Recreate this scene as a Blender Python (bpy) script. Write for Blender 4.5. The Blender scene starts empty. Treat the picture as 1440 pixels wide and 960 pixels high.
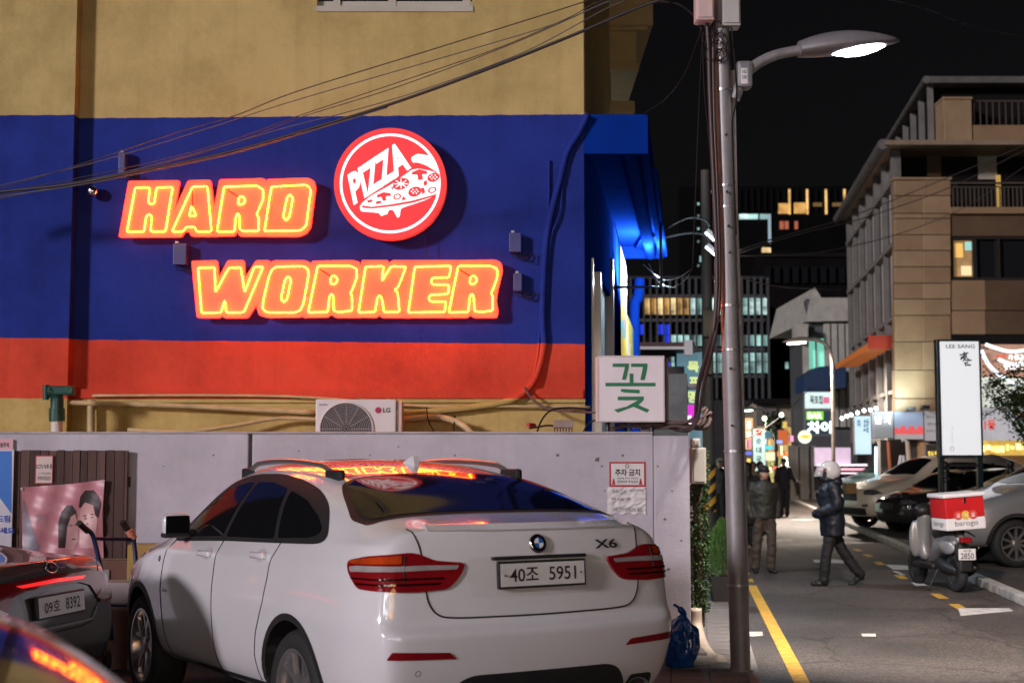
import bpy, bmesh, math, random
from mathutils import Vector, Matrix, Euler
from mathutils.geometry import delaunay_2d_cdt
from mathutils.bvhtree import BVHTree
R = math.radians
random.seed(11)
scn = bpy.context.scene
COL = scn.collection
def TDG():
    with bpy.context.temp_override(scene=TSC, view_layer=TSC.view_layers[0]): return bpy.context.evaluated_depsgraph_get()
TSC = bpy.data.scenes.new('scratch'); 

# ---------------------------------------------------------------- camera, sky, sun, exposure
CAM_H, FPX, HORIZON = 1.77, 2000.0, 642.0          # eye height (m), focal length in photo pixels (50 mm), horizon row
PITCH = math.atan((HORIZON - 480) / FPX)
cam = bpy.data.cameras.new('camera'); camo = bpy.data.objects.new('camera', cam); COL.objects.link(camo)
camo.location = (0, 0, CAM_H); camo.rotation_euler = (math.pi/2 + PITCH, 0, 0)
cam.sensor_width = 36; cam.lens = 36 * FPX / 1440; cam.clip_start = .1; cam.clip_end = 3000
cam.dof.use_dof = True; cam.dof.focus_distance = 10.5; cam.dof.aperture_fstop = 2.8
scn.camera = camo

SUN_EL, SUN_AZ = R(14), R(46)                        # low light from the front left, as the sign shadows show
world = bpy.data.worlds.new('World'); scn.world = world; world.use_nodes = True
wn = world.node_tree.nodes; wl = world.node_tree.links
bg = wn['Background']; sky = wn.new('ShaderNodeTexSky'); sky.sky_type = 'NISHITA'; sky.sun_disc = False
sky.sun_elevation = R(8); sky.sun_rotation = math.pi + SUN_AZ; sky.air_density = 1.0; sky.dust_density = 2.0
hs = wn.new('ShaderNodeHueSaturation'); hs.inputs['Saturation'].default_value = .35
wl.new(sky.outputs[0], hs.inputs['Color'])
tint = wn.new('ShaderNodeMix'); tint.data_type = 'RGBA'; tint.blend_type = 'MULTIPLY'; tint.inputs[0].default_value = 1
tint.inputs[7].default_value = (1.05, .93, 1.0, 1)
wl.new(hs.outputs[0], tint.inputs[6]); wl.new(tint.outputs[2], bg.inputs['Color'])
bg.inputs['Strength'].default_value = .0014
sund = bpy.data.lights.new('sun', 'SUN'); sund.energy = 2.35; sund.angle = R(6.0); sund.color = (1.0, .90, .95)
suno = bpy.data.objects.new('sun', sund); COL.objects.link(suno)
sdir = Vector((math.sin(SUN_AZ)*math.cos(SUN_EL), math.cos(SUN_AZ)*math.cos(SUN_EL), -math.sin(SUN_EL)))
suno.rotation_euler = sdir.to_track_quat('-Z', 'Y').to_euler(); suno.location = (-20, -20, 12)

vs = scn.view_settings; vs.view_transform = 'Standard'; vs.look = 'None'; vs.exposure = 0.0; vs.gamma = 1.0
scn.cycles.use_denoising = True
scn.cycles.max_bounces = 6; scn.cycles.diffuse_bounces = 3; scn.cycles.glossy_bounces = 4; scn.cycles.transmission_bounces = 4
scn.cycles.transparent_max_bounces = 8
scn.cycles.sample_clamp_indirect = 6.0; scn.cycles.caustics_reflective = False; scn.cycles.caustics_refractive = False

# ---------------------------------------------------------------- helpers
_c, _s = math.cos(PITCH), math.sin(PITCH)
def P(px, py, Y):
    """photo pixel + distance along the view ground axis -> world point"""
    u = (px - 720) / FPX; v = (480 - py) / FPX
    d = Vector((u, _c - v*_s, _s + v*_c))
    return Vector((0, 0, CAM_H)) + d * (Y / d.y)
def G(px, py, z=0.0):
    """photo pixel -> point on the level plane z"""
    u = (px - 720) / FPX; v = (480 - py) / FPX
    d = Vector((u, _c - v*_s, _s + v*_c))
    return Vector((0, 0, CAM_H)) + d * ((z - CAM_H) / d.z)
ST_A = R(7.2); SD = Vector((math.sin(ST_A), math.cos(ST_A), 0)); SN = Vector((math.cos(ST_A), -math.sin(ST_A), 0))

class MB:
    """collects shapes in one mesh"""
    def __init__(s): s.v = []; s.f = []; s.mi = []; s.cur = 0
    def face(s, pts):
        b = len(s.v); s.v += [Vector(p) for p in pts]; s.f.append(list(range(b, b+len(pts)))); s.mi.append(s.cur); return s
    def raw(s, vs, fs):
        b = len(s.v); s.v += [Vector(p) for p in vs]
        for f in fs: s.f.append([b+i for i in f]); s.mi.append(s.cur)
        return s
    def box(s, lo, hi, M=None):
        x0,y0,z0 = lo; x1,y1,z1 = hi
        vs = [Vector(p) for p in ((x0,y0,z0),(x1,y0,z0),(x1,y1,z0),(x0,y1,z0),(x0,y0,z1),(x1,y0,z1),(x1,y1,z1),(x0,y1,z1))]
        if M: vs = [M @ p for p in vs]
        return s.raw(vs, [(0,3,2,1),(4,5,6,7),(0,1,5,4),(1,2,6,5),(2,3,7,6),(3,0,4,7)])
    def bbox(s, lo, hi, b=.01, M=None):
        """box with chamfered edges"""
        bm = bmesh.new(); bmesh.ops.create_cube(bm, size=1)
        c = [(lo[i]+hi[i])/2 for i in range(3)]; d = [abs(hi[i]-lo[i]) for i in range(3)]
        for v in bm.verts: v.co = Vector((c[0]+v.co.x*d[0], c[1]+v.co.y*d[1], c[2]+v.co.z*d[2]))
        bmesh.ops.bevel(bm, geom=list(bm.edges), offset=min(b, min(d)*.45), segments=2, profile=.6, affect='EDGES')
        return s.frombm(bm, M)
    def frombm(s, bm, M=None):
        bm.verts.ensure_lookup_table()
        for i, v in enumerate(bm.verts): v.index = i
        s.raw([(M @ v.co) if M else v.co.copy() for v in bm.verts], [[v.index for v in f.verts] for f in bm.faces]); bm.free(); return s
    def tube(s, pts, r, n=6, closed=False, caps=True):
        pts = [Vector(p) for p in pts]; N = len(pts)
        rs = r if isinstance(r, (list, tuple)) else [r]*N
        rings = []; prev = None
        for i, p in enumerate(pts):
            if closed: t = (pts[(i+1) % N] - pts[i-1])
            else: t = pts[min(i+1, N-1)] - pts[max(i-1, 0)]
            if t.length < 1e-9: t = Vector((0,0,1))
            t.normalize()
            if prev is None:
                a = Vector((0,0,1)) if abs(t.z) < .9 else Vector((1,0,0))
                u = t.cross(a).normalized()
            else:
                u = prev - t*prev.dot(t)
                u = u.normalized() if u.length > 1e-6 else t.orthogonal().normalized()
            prev = u; w = t.cross(u)
            rings.append([p + (u*math.cos(2*math.pi*k/n) + w*math.sin(2*math.pi*k/n))*rs[i] for k in range(n)])
        b = len(s.v)
        for rg in rings: s.v += rg
        for i in range(N if closed else N-1):
            j = (i+1) % N
            for k in range(n):
                s.f.append([b+i*n+k, b+i*n+(k+1) % n, b+j*n+(k+1) % n, b+j*n+k]); s.mi.append(s.cur)
        if caps and not closed:
            s.f.append([b+k for k in range(n)][::-1]); s.mi.append(s.cur)
            s.f.append([b+(N-1)*n+k for k in range(n)]); s.mi.append(s.cur)
        return s
    def lathe(s, prof, n=20, M=None, cap=True):
        """prof: (r, z) bottom to top"""
        b = len(s.v)
        for r, z in prof:
            for k in range(n):
                p = Vector((r*math.cos(2*math.pi*k/n), r*math.sin(2*math.pi*k/n), z)); s.v.append(M @ p if M else p)
        for i in range(len(prof)-1):
            for k in range(n):
                s.f.append([b+i*n+k, b+i*n+(k+1) % n, b+(i+1)*n+(k+1) % n, b+(i+1)*n+k]); s.mi.append(s.cur)
        if cap:
            s.f.append([b+k for k in range(n)][::-1]); s.mi.append(s.cur)
            s.f.append([b+(len(prof)-1)*n+k for k in range(n)]); s.mi.append(s.cur)
        return s
    def prism(s, poly, a, b_, to=None, holes=()):
        """polygon (2D list) extruded between depths a and b; to(x, y, d) -> 3D"""
        to = to or (lambda x, y, d: Vector((x, d, y)))
        loops = [list(poly)] + [list(h) for h in holes]
        area = lambda q: sum(q[i][0]*q[(i+1) % len(q)][1]-q[(i+1) % len(q)][0]*q[i][1] for i in range(len(q)))
        if area(loops[0]) < 0: loops[0].reverse()
        for h in loops[1:]:
            if area(h) > 0: h.reverse()
        pts = [Vector(p) for q in loops for p in q]; eds = []; k = 0
        for q in loops:
            n = len(q); eds += [(k+i, k+(i+1) % n) for i in range(n)]; k += n
        vo, eo, fo, *_ = delaunay_2d_cdt(pts, eds, [], 1 if not holes else 2, 1e-7)
        if holes:
            def inside(p, q):
                c = False
                for i in range(len(q)):
                    (x1, y1), (x2, y2) = q[i], q[(i+1) % len(q)]
                    if (y1 > p[1]) != (y2 > p[1]) and p[0] < (x2-x1)*(p[1]-y1)/(y2-y1)+x1: c = not c
                return c
            tri = []
            for f in fo:
                ctr = [sum(vo[i][j] for i in f)/len(f) for j in (0, 1)]
                if inside(ctr, loops[0]) and not any(inside(ctr, h) for h in loops[1:]): tri.append(f)
            fo = tri
        s.raw([to(p[0], p[1], a) for p in vo], [list(f) for f in fo])
        if abs(b_-a) > 1e-9:
            s.raw([to(p[0], p[1], b_) for p in vo], [list(f)[::-1] for f in fo])
            for q in loops:
                n = len(q)
                for i in range(n):
                    p0, p1 = q[i], q[(i+1) % n]
                    s.face([to(p0[0], p0[1], a), to(p0[0], p0[1], b_), to(p1[0], p1[1], b_), to(p1[0], p1[1], a)])
        return s
    def build(s, name, mat=None, parent=None, smooth=False, world=True, fix=False, auto=None, col=None):
        me = bpy.data.meshes.new(name)
        vs_ = s.v
        if parent is not None and world:
            Mi = WM(parent).inverted(); vs_ = [Mi @ p for p in vs_]
        me.from_pydata([tuple(p) for p in vs_], [], s.f)
        mats = mat if isinstance(mat, (list, tuple)) else [mat]
        for m in mats: me.materials.append(m)
        if len(mats) > 1: me.polygons.foreach_set('material_index', s.mi)
        if smooth: me.polygons.foreach_set('use_smooth', [True]*len(me.polygons))
        me.update()
        if fix or (auto is not None):
            bm = bmesh.new(); bm.from_mesh(me)
            bmesh.ops.remove_doubles(bm, verts=bm.verts, dist=1e-5)
            bmesh.ops.recalc_face_normals(bm, faces=bm.faces)
            if auto is not None:
                for e in bm.edges:
                    if len(e.link_faces) == 2 and e.calc_face_angle(0) > R(auto): e.smooth = False
            bm.to_mesh(me); bm.free()
            if auto is not None: me.polygons.foreach_set('use_smooth', [True]*len(me.polygons))
        o = bpy.data.objects.new(name, me); (col or COL).objects.link(o)
        if parent is not None: o.parent = parent
        return o
def WM(o):
    M = Matrix.LocRotScale(o.location, o.rotation_euler, o.scale)
    return WM(o.parent) @ M if o.parent else M
def thing(name, label, cat, loc=(0,0,0), rz=0, group=None):
    o = bpy.data.objects.new(name, None); COL.objects.link(o); o.empty_display_size = .1
    o.location = loc; o.rotation_euler = (0, 0, rz); return tag(o, label, cat, group)
def tag(o, label, cat, group=None):
    o['label'] = label; o['category'] = cat
    if group: o['group'] = group
    return o
def struct(o): o['kind'] = 'structure'; return o
def stuff(o): o['kind'] = 'stuff'; return o
def dup(root, loc, rz=None, label=None):
    r = root.copy(); COL.objects.link(r); r.location = loc
    if rz is not None: r.rotation_euler = (0, 0, rz)
    if label: r['label'] = label
    for ch in list(root.children):
        c = ch.copy(); COL.objects.link(c); c.parent = r
        for g in list(ch.children):
            d = g.copy(); COL.objects.link(d); d.parent = c
    return r

_text_cache = {}
def text_mesh(body, bold=0.0, res=3):
    """outline of a word as (verts2d, faces), cap height ~0.7 at size 1, starting at x=0"""
    key = (body, bold, res)
    if key in _text_cache: return _text_cache[key]
    cu = bpy.data.curves.new('tmp', 'FONT'); cu.body = body; cu.size = 1; cu.offset = bold; cu.resolution_u = res
    ob = bpy.data.objects.new('tmp', cu); TSC.collection.objects.link(ob)
    dg = TDG(); dg.update()
    me = bpy.data.meshes.new_from_object(ob.evaluated_get(dg))
    out = ([(v.co.x, v.co.y) for v in me.vertices], [list(p.vertices) for p in me.polygons])
    bpy.data.objects.remove(ob); bpy.data.curves.remove(cu); bpy.data.meshes.remove(me)
    _text_cache[key] = out; return out
def text_to(mb, body, to, bold=0.0, box=None, res=3):
    """add word; with box (x0,y0,x1,y1) it is fitted into that box; to(x, y) -> 3D"""
    vs_, fs = text_mesh(body, bold, res)
    if not vs_: return mb
    xs = [p[0] for p in vs_]; ys = [p[1] for p in vs_]
    if box:
        x0, y0, x1, y1 = box; ax, bx, ay, by = min(xs), max(xs), min(ys), max(ys)
        f = lambda p: to(x0+(p[0]-ax)/(bx-ax)*(x1-x0), y0+(p[1]-ay)/(by-ay)*(y1-y0))
    else: f = lambda p: to(p[0], p[1])
    return mb.raw([f(p) for p in vs_], fs)

_mats = {}
def mat(name, col, rough=.6, metal=0., var=.10, vsc=2.5, bump=0., bsc=40., emis=None, es=0., spec=.5, coat=0., trans=0., ior=1.45, streak=0., coords='Object', alpha=1.):
    if name in _mats: return _mats[name]
    m = bpy.data.materials.new(name); m.use_nodes = True; nt = m.node_tree; N = nt.nodes; L = nt.links
    b = N['Principled BSDF']; b.inputs['Roughness'].default_value = rough; b.inputs['Metallic'].default_value = metal
    b.inputs['Specular IOR Level'].default_value = spec; b.inputs['Coat Weight'].default_value = coat; b.inputs['Coat Roughness'].default_value = .03
    b.inputs['Transmission Weight'].default_value = trans; b.inputs['IOR'].default_value = ior; b.inputs['Alpha'].default_value = alpha
    b.inputs['Base Color'].default_value = (*col, 1)
    tc = N.new('ShaderNodeTexCoord')
    if var > 0:
        nz = N.new('ShaderNodeTexNoise'); nz.inputs['Scale'].default_value = vsc; nz.inputs['Detail'].default_value = 6; nz.inputs['Roughness'].default_value = .65
        L.new(tc.outputs[coords], nz.inputs['Vector'])
        src = nz.outputs['Fac']
        if streak > 0:
            mp = N.new('ShaderNodeMapping'); mp.inputs['Scale'].default_value = (9, 9, .35); L.new(tc.outputs[coords], mp.inputs['Vector'])
            n2 = N.new('ShaderNodeTexNoise'); n2.inputs['Scale'].default_value = 1.4; n2.inputs['Detail'].default_value = 5; L.new(mp.outputs[0], n2.inputs['Vector'])
            mx = N.new('ShaderNodeMath'); mx.operation = 'MULTIPLY_ADD'; mx.inputs[1].default_value = streak
            L.new(n2.outputs['Fac'], mx.inputs[0])
            m2 = N.new('ShaderNodeMath'); m2.operation = 'MULTIPLY'; m2.inputs[1].default_value = 1-streak; L.new(src, m2.inputs[0]); L.new(m2.outputs[0], mx.inputs[2]); src = mx.outputs[0]
        cr = N.new('ShaderNodeValToRGB'); cr.color_ramp.elements[0].position = .3; cr.color_ramp.elements[1].position = .7
        cr.color_ramp.elements[0].color = (*[max(0, c*(1-var)) for c in col], 1); cr.color_ramp.elements[1].color = (*[min(1, c*(1+var)) for c in col], 1)
        L.new(src, cr.inputs['Fac']); L.new(cr.outputs['Color'], b.inputs['Base Color'])
    if bump > 0:
        nb = N.new('ShaderNodeTexNoise'); nb.inputs['Scale'].default_value = bsc; nb.inputs['Detail'].default_value = 4; L.new(tc.outputs[coords], nb.inputs['Vector'])
        bp = N.new('ShaderNodeBump'); bp.inputs['Strength'].default_value = bump; bp.inputs['Distance'].default_value = .01
        L.new(nb.outputs['Fac'], bp.inputs['Height']); L.new(bp.outputs['Normal'], b.inputs['Normal'])
    if emis:
        b.inputs['Emission Color'].default_value = (*emis, 1); b.inputs['Emission Strength'].default_value = es
    _mats[name] = m; return m
def glow(name, col, es, base=None, rough=.4):
    return mat(name, base or tuple(min(.8, c*.8+.02) for c in col), rough, emis=col, es=es, var=0)
def lit(name, col, es, sc=1.0):
    """lit room seen through a pane: uneven brightness"""
    if name in _mats: return _mats[name]
    m = glow(name, col, es); N = m.node_tree.nodes; L = m.node_tree.links; b = N['Principled BSDF']
    tc = N.new('ShaderNodeNewGeometry'); mp = N.new('ShaderNodeMapping'); mp.inputs['Scale'].default_value = (sc, sc, sc*1.8); L.new(tc.outputs['Position'], mp.inputs[0])
    nz = N.new('ShaderNodeTexNoise'); nz.inputs['Scale'].default_value = 1.0; nz.inputs['Detail'].default_value = 6; nz.inputs['Roughness'].default_value = .75; L.new(mp.outputs[0], nz.inputs['Vector'])
    mr = N.new('ShaderNodeMapRange'); mr.inputs[1].default_value = .36; mr.inputs[2].default_value = .62; mr.inputs[3].default_value = es*.12; mr.inputs[4].default_value = es*1.6; L.new(nz.outputs['Fac'], mr.inputs[0]); L.new(mr.outputs[0], b.inputs['Emission Strength'])
    return m
def sm(pts, n=6, closed=False):
    """Catmull-Rom through points"""
    pts = [Vector(p) for p in pts]; N = len(pts); out = []
    rng = range(N if closed else N-1)
    for i in rng:
        if closed: p0, p1, p2, p3 = pts[i-1], pts[i], pts[(i+1) % N], pts[(i+2) % N]
        else: p0, p1, p2, p3 = pts[max(i-1, 0)], pts[i], pts[i+1], pts[min(i+2, N-1)]
        for k in range(n):
            t = k/n; out.append(.5*((2*p1)+(p2-p0)*t+(2*p0-5*p1+4*p2-p3)*t*t+(3*p1-p0-3*p2+p3)*t**3))
    if not closed: out.append(pts[-1])
    return out
def rround(poly, r=3.0, n=3):
    """round the corners of a 2D polygon"""
    out = []; N = len(poly)
    for i in range(N):
        a, b, c = Vector(poly[i-1]), Vector(poly[i]), Vector(poly[(i+1) % N])
        d1 = min(r, (a-b).length*.45); d2 = min(r, (c-b).length*.45)
        p1 = b+(a-b).normalized()*d1; p2 = b+(c-b).normalized()*d2
        for k in range(n+1):
            t = k/n; out.append(tuple((1-t)**2*p1+2*t*(1-t)*b+t*t*p2))
    return out
def circ(cx, cy, r, n=32, ry=None): return [(cx+r*math.cos(2*math.pi*k/n), cy+(ry or r)*math.sin(2*math.pi*k/n)) for k in range(n)]
# ---------------------------------------------------------------- ground, road, markings
def asphalt():
    m = bpy.data.materials.new('asphalt'); m.use_nodes = True; N = m.node_tree.nodes; L = m.node_tree.links; b = N['Principled BSDF']
    tc = N.new('ShaderNodeTexCoord')
    n1 = N.new('ShaderNodeTexNoise'); n1.inputs['Scale'].default_value = .45; n1.inputs['Detail'].default_value = 7; L.new(tc.outputs['Object'], n1.inputs['Vector'])
    n2 = N.new('ShaderNodeTexNoise'); n2.inputs['Scale'].default_value = 38; n2.inputs['Detail'].default_value = 5; n2.inputs['Roughness'].default_value = .8; L.new(tc.outputs['Object'], n2.inputs['Vector'])
    c1 = N.new('ShaderNodeValToRGB'); c1.color_ramp.elements[0].position = .35; c1.color_ramp.elements[1].position = .66
    c1.color_ramp.elements[0].color = (.045, .040, .038, 1); c1.color_ramp.elements[1].color = (.095, .083, .078, 1); L.new(n1.outputs['Fac'], c1.inputs['Fac'])
    c2 = N.new('ShaderNodeValToRGB'); c2.color_ramp.elements[0].position = .40; c2.color_ramp.elements[1].position = .62
    c2.color_ramp.elements[0].color = (.3, .3, .3, 1); c2.color_ramp.elements[1].color = (1.9, 1.85, 1.8, 1); L.new(n2.outputs['Fac'], c2.inputs['Fac'])
    mx = N.new('ShaderNodeMix'); mx.data_type = 'RGBA'; mx.blend_type = 'MULTIPLY'; mx.inputs[0].default_value = 1
    L.new(c1.outputs[0], mx.inputs[6]); L.new(c2.outputs[0], mx.inputs[7]); 
    n3 = N.new('ShaderNodeTexNoise'); n3.inputs['Scale'].default_value = 11; n3.inputs['Detail'].default_value = 8; n3.inputs['Roughness'].default_value = .85; L.new(tc.outputs['Object'], n3.inputs['Vector'])
    c3 = N.new('ShaderNodeValToRGB'); c3.color_ramp.elements[0].position = .38; c3.color_ramp.elements[1].position = .62; c3.color_ramp.elements[0].color = (.58,.58,.58,1); c3.color_ramp.elements[1].color = (1.45,1.43,1.4,1); L.new(n3.outputs['Fac'], c3.inputs[0])
    m5 = N.new('ShaderNodeMix'); m5.data_type = 'RGBA'; m5.blend_type = 'MULTIPLY'; m5.inputs[0].default_value = 1; L.new(mx.outputs[2], m5.inputs[6]); L.new(c3.outputs[0], m5.inputs[7]); mx = m5
    wq = N.new('ShaderNodeTexNoise'); wq.inputs['Scale'].default_value = 1.6; wq.inputs['Detail'].default_value = 4; L.new(tc.outputs['Object'], wq.inputs['Vector'])
    wm_ = N.new('ShaderNodeMix'); wm_.data_type = 'RGBA'; wm_.blend_type = 'LINEAR_LIGHT'; wm_.inputs[0].default_value = .25; L.new(tc.outputs['Object'], wm_.inputs[6]); L.new(wq.outputs['Color'], wm_.inputs[7])
    vo = N.new('ShaderNodeTexVoronoi'); vo.feature = 'DISTANCE_TO_EDGE'; vo.inputs['Scale'].default_value = .42; L.new(wm_.outputs[2], vo.inputs['Vector'])
    vr = N.new('ShaderNodeValToRGB'); vr.color_ramp.elements[0].position = .004; vr.color_ramp.elements[1].position = .014; vr.color_ramp.elements[0].color = (.55,.55,.55,1); vr.color_ramp.elements[1].color = (1,1,1,1); L.new(vo.outputs['Distance'], vr.inputs[0])
    m3 = N.new('ShaderNodeMix'); m3.data_type = 'RGBA'; m3.blend_type = 'MULTIPLY'; m3.inputs[0].default_value = 1; L.new(mx.outputs[2], m3.inputs[6]); L.new(vr.outputs[0], m3.inputs[7])
    v2 = N.new('ShaderNodeTexVoronoi'); v2.inputs['Scale'].default_value = .16; v2.distance = 'CHEBYCHEV'; L.new(tc.outputs['Object'], v2.inputs['Vector']); s2 = N.new('ShaderNodeSeparateColor'); L.new(v2.outputs['Color'], s2.inputs[0])
    pr_ = N.new('ShaderNodeValToRGB'); pr_.color_ramp.interpolation = 'CONSTANT'; pr_.color_ramp.elements[0].color = (.72,.70,.70,1); pr_.color_ramp.elements[1].position = .3; pr_.color_ramp.elements[1].color = (1,1,1,1); e_ = pr_.color_ramp.elements.new(.72); e_.color = (1.2,1.15,1.1,1); L.new(s2.outputs[0], pr_.inputs[0])
    m4 = N.new('ShaderNodeMix'); m4.data_type = 'RGBA'; m4.blend_type = 'MULTIPLY'; m4.inputs[0].default_value = 1; L.new(m3.outputs[2], m4.inputs[6]); L.new(pr_.outputs[0], m4.inputs[7]); L.new(m4.outputs[2], b.inputs['Base Color'])
    rr = N.new('ShaderNodeMapRange'); rr.inputs[3].default_value = .45; rr.inputs[4].default_value = .8; L.new(n1.outputs['Fac'], rr.inputs[0]); L.new(rr.outputs[0], b.inputs['Roughness'])
    bp = N.new('ShaderNodeBump'); bp.inputs['Strength'].default_value = .8; bp.inputs['Distance'].default_value = .012; L.new(n2.outputs['Fac'], bp.inputs['Height']); L.new(bp.outputs[0], b.inputs['Normal'])
    return m
ASPH = asphalt()
struct(MB().face([(-400,-400,0),(400,-400,0),(400,900,0),(-400,900,0)]).build('ground', ASPH))
CONC = mat('concrete', (.27,.25,.24), .85, var=.25, vsc=3, bump=.25, bsc=60)
CONC_D = mat('concrete_dark', (.15,.14,.135), .85, var=.25, vsc=3, bump=.25, bsc=60)
PAVE = mat('paver', (.13,.12,.115), .8, var=.3, vsc=2, bump=.3, bsc=50)
YEL = mat('road_yellow', (.62,.36,.05), .65, var=.35, vsc=9, bump=.2, bsc=50)
WHP = mat('road_white', (.55,.54,.52), .65, var=.35, vsc=7, bump=.2, bsc=50)
BLACKM = mat('black_metal', (.012,.012,.014), .4, var=.2)
def ground_poly(name, pts, m, z=.004, flat=False):
    mb = MB().face([Vector((G(*p).x, G(*p).y, z)) for p in pts]); return struct(mb.build(name, m))
# parking lot slab in front of the wall
yl0, yl1 = G(1057, 823), G(1128, 960)
d_ = (yl0-yl1).normalized(); nn = Vector((d_.y, -d_.x, 0))
a_ = yl1 - d_*8
def strip(a, b, w, z=.004):
    d = (b-a).normalized(); n = Vector((d.y, -d.x, 0))*w/2
    return [Vector((p.x, p.y, z)) for p in (a-n, a+n, b+n, b-n)]
struct(MB().face(strip(a_, yl0, .125)).build('yellow_line', YEL))
q = yl0
for k in range(9):
    a0 = yl0 + d_*(.55+k*1.3); struct(MB().face(strip(a0, a0+d_*(.75 if k else .5), .12)).build('yellow_dash', YEL))
for px, py in ((1348,853),(1321,838),(1267,811),(1237,792),(1221,781),(1206,773),(1190,764),(1176,757)):
    g = G(px, py); struct(MB().face(strip(g-SD*.33, g+SD*.33, .13)).build('yellow_dash', YEL))
for pts in ([(1347,855),(1419,855),(1425,859),(1351,866)], [(1245,793.5),(1256,801),(1299,801),(1297,796)], [(1255,803),(1266,808),(1275,809),(1262,803)],
            [(1281,819),(1298,819),(1304,823),(1288,824)], [(1090,758),(1113,758),(1116,762),(1092,762)], [(1143,787),(1172,786),(1196,789),(1192,792),(1146,791)],
            [(998,890),(1072,888),(1073,894),(1000,898)], [(1211,891),(1231,891),(1232,895),(1213,895)]):
    ground_poly('white_marking', pts, WHP, .005)
MANH = mat('manhole_iron', (.25,.24,.23), .5, .6, var=.3, vsc=14, bump=.5, bsc=40)
for px, py in ((1201,763),(1131,731)):
    g = G(px, py); struct(MB().lathe([(.40,.003),(.40,.012),(.36,.014),(.35,.008),(0.01,.008)], 24, Matrix.Translation(g), cap=False).build('manhole_cover', MANH))
# right hand pavement with kerb stones
k0 = G(1440, 853); kd = SD; kn = SN
pav = struct(MB().face([Vector((p.x,p.y,.10)) for p in (k0-kd*22+kn*.16, k0-kd*22+kn*30, k0+kd*70+kn*30, k0+kd*70+kn*.16)]).build('pavement', ASPH))
kst = MB(); kst.bbox((-.08,-.495,0),(.08,.495,.115),.018)
kerb0 = kst.build('kerb_stone', mat('kerb_paint', (.42,.41,.40), .7, var=.4, vsc=4, bump=.3, bsc=40), world=False)
for i in range(52):
    o = kerb0 if i == 0 else kerb0.copy()
    if i: COL.objects.link(o)
    p = k0 + kd*(i-13); o.location = (p.x+kn.x*.08, p.y+kn.y*.08, 0); o.rotation_euler = (0,0,-ST_A); o.parent = pav
# left hand pavement of slabs beside the pole
e0 = yl1 + Vector((-.42,0,0))
lp = struct(MB().face([Vector((p.x,p.y,.03)) for p in (e0-SD*9-SN*.9, e0-SD*9, e0+SD*40, e0+SD*40-SN*.9)]).build('pavement', CONC_D))
sl = MB().bbox((-.145,-.145,-.02),(.145,.145,.012),.008).build('paving_slab', PAVE, world=False)
first = True
for i in range(-6, 22):
    for j in range(3):
        o = sl if first else sl.copy()
        if not first: COL.objects.link(o)
        first = False; p = e0 + SD*(i*.3) - SN*(.15+j*.3)
        o.location = (p.x, p.y, .03 + random.uniform(-.003,.004)); o.rotation_euler = (random.uniform(-.008,.008), random.uniform(-.008,.008), -ST_A); o.parent = lp
edge = MB().bbox((-.05,-.49,-.03),(.05,.49,.035),.01).build('edging_stone', CONC, world=False)
for i in range(24):
    o = edge if i == 0 else edge.copy()
    if i: COL.objects.link(o)
    p = e0 + SD*(i-4) + SN*.05; o.location = (p.x, p.y, 0); o.rotation_euler = (0,0,-ST_A); o.parent = lp

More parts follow.
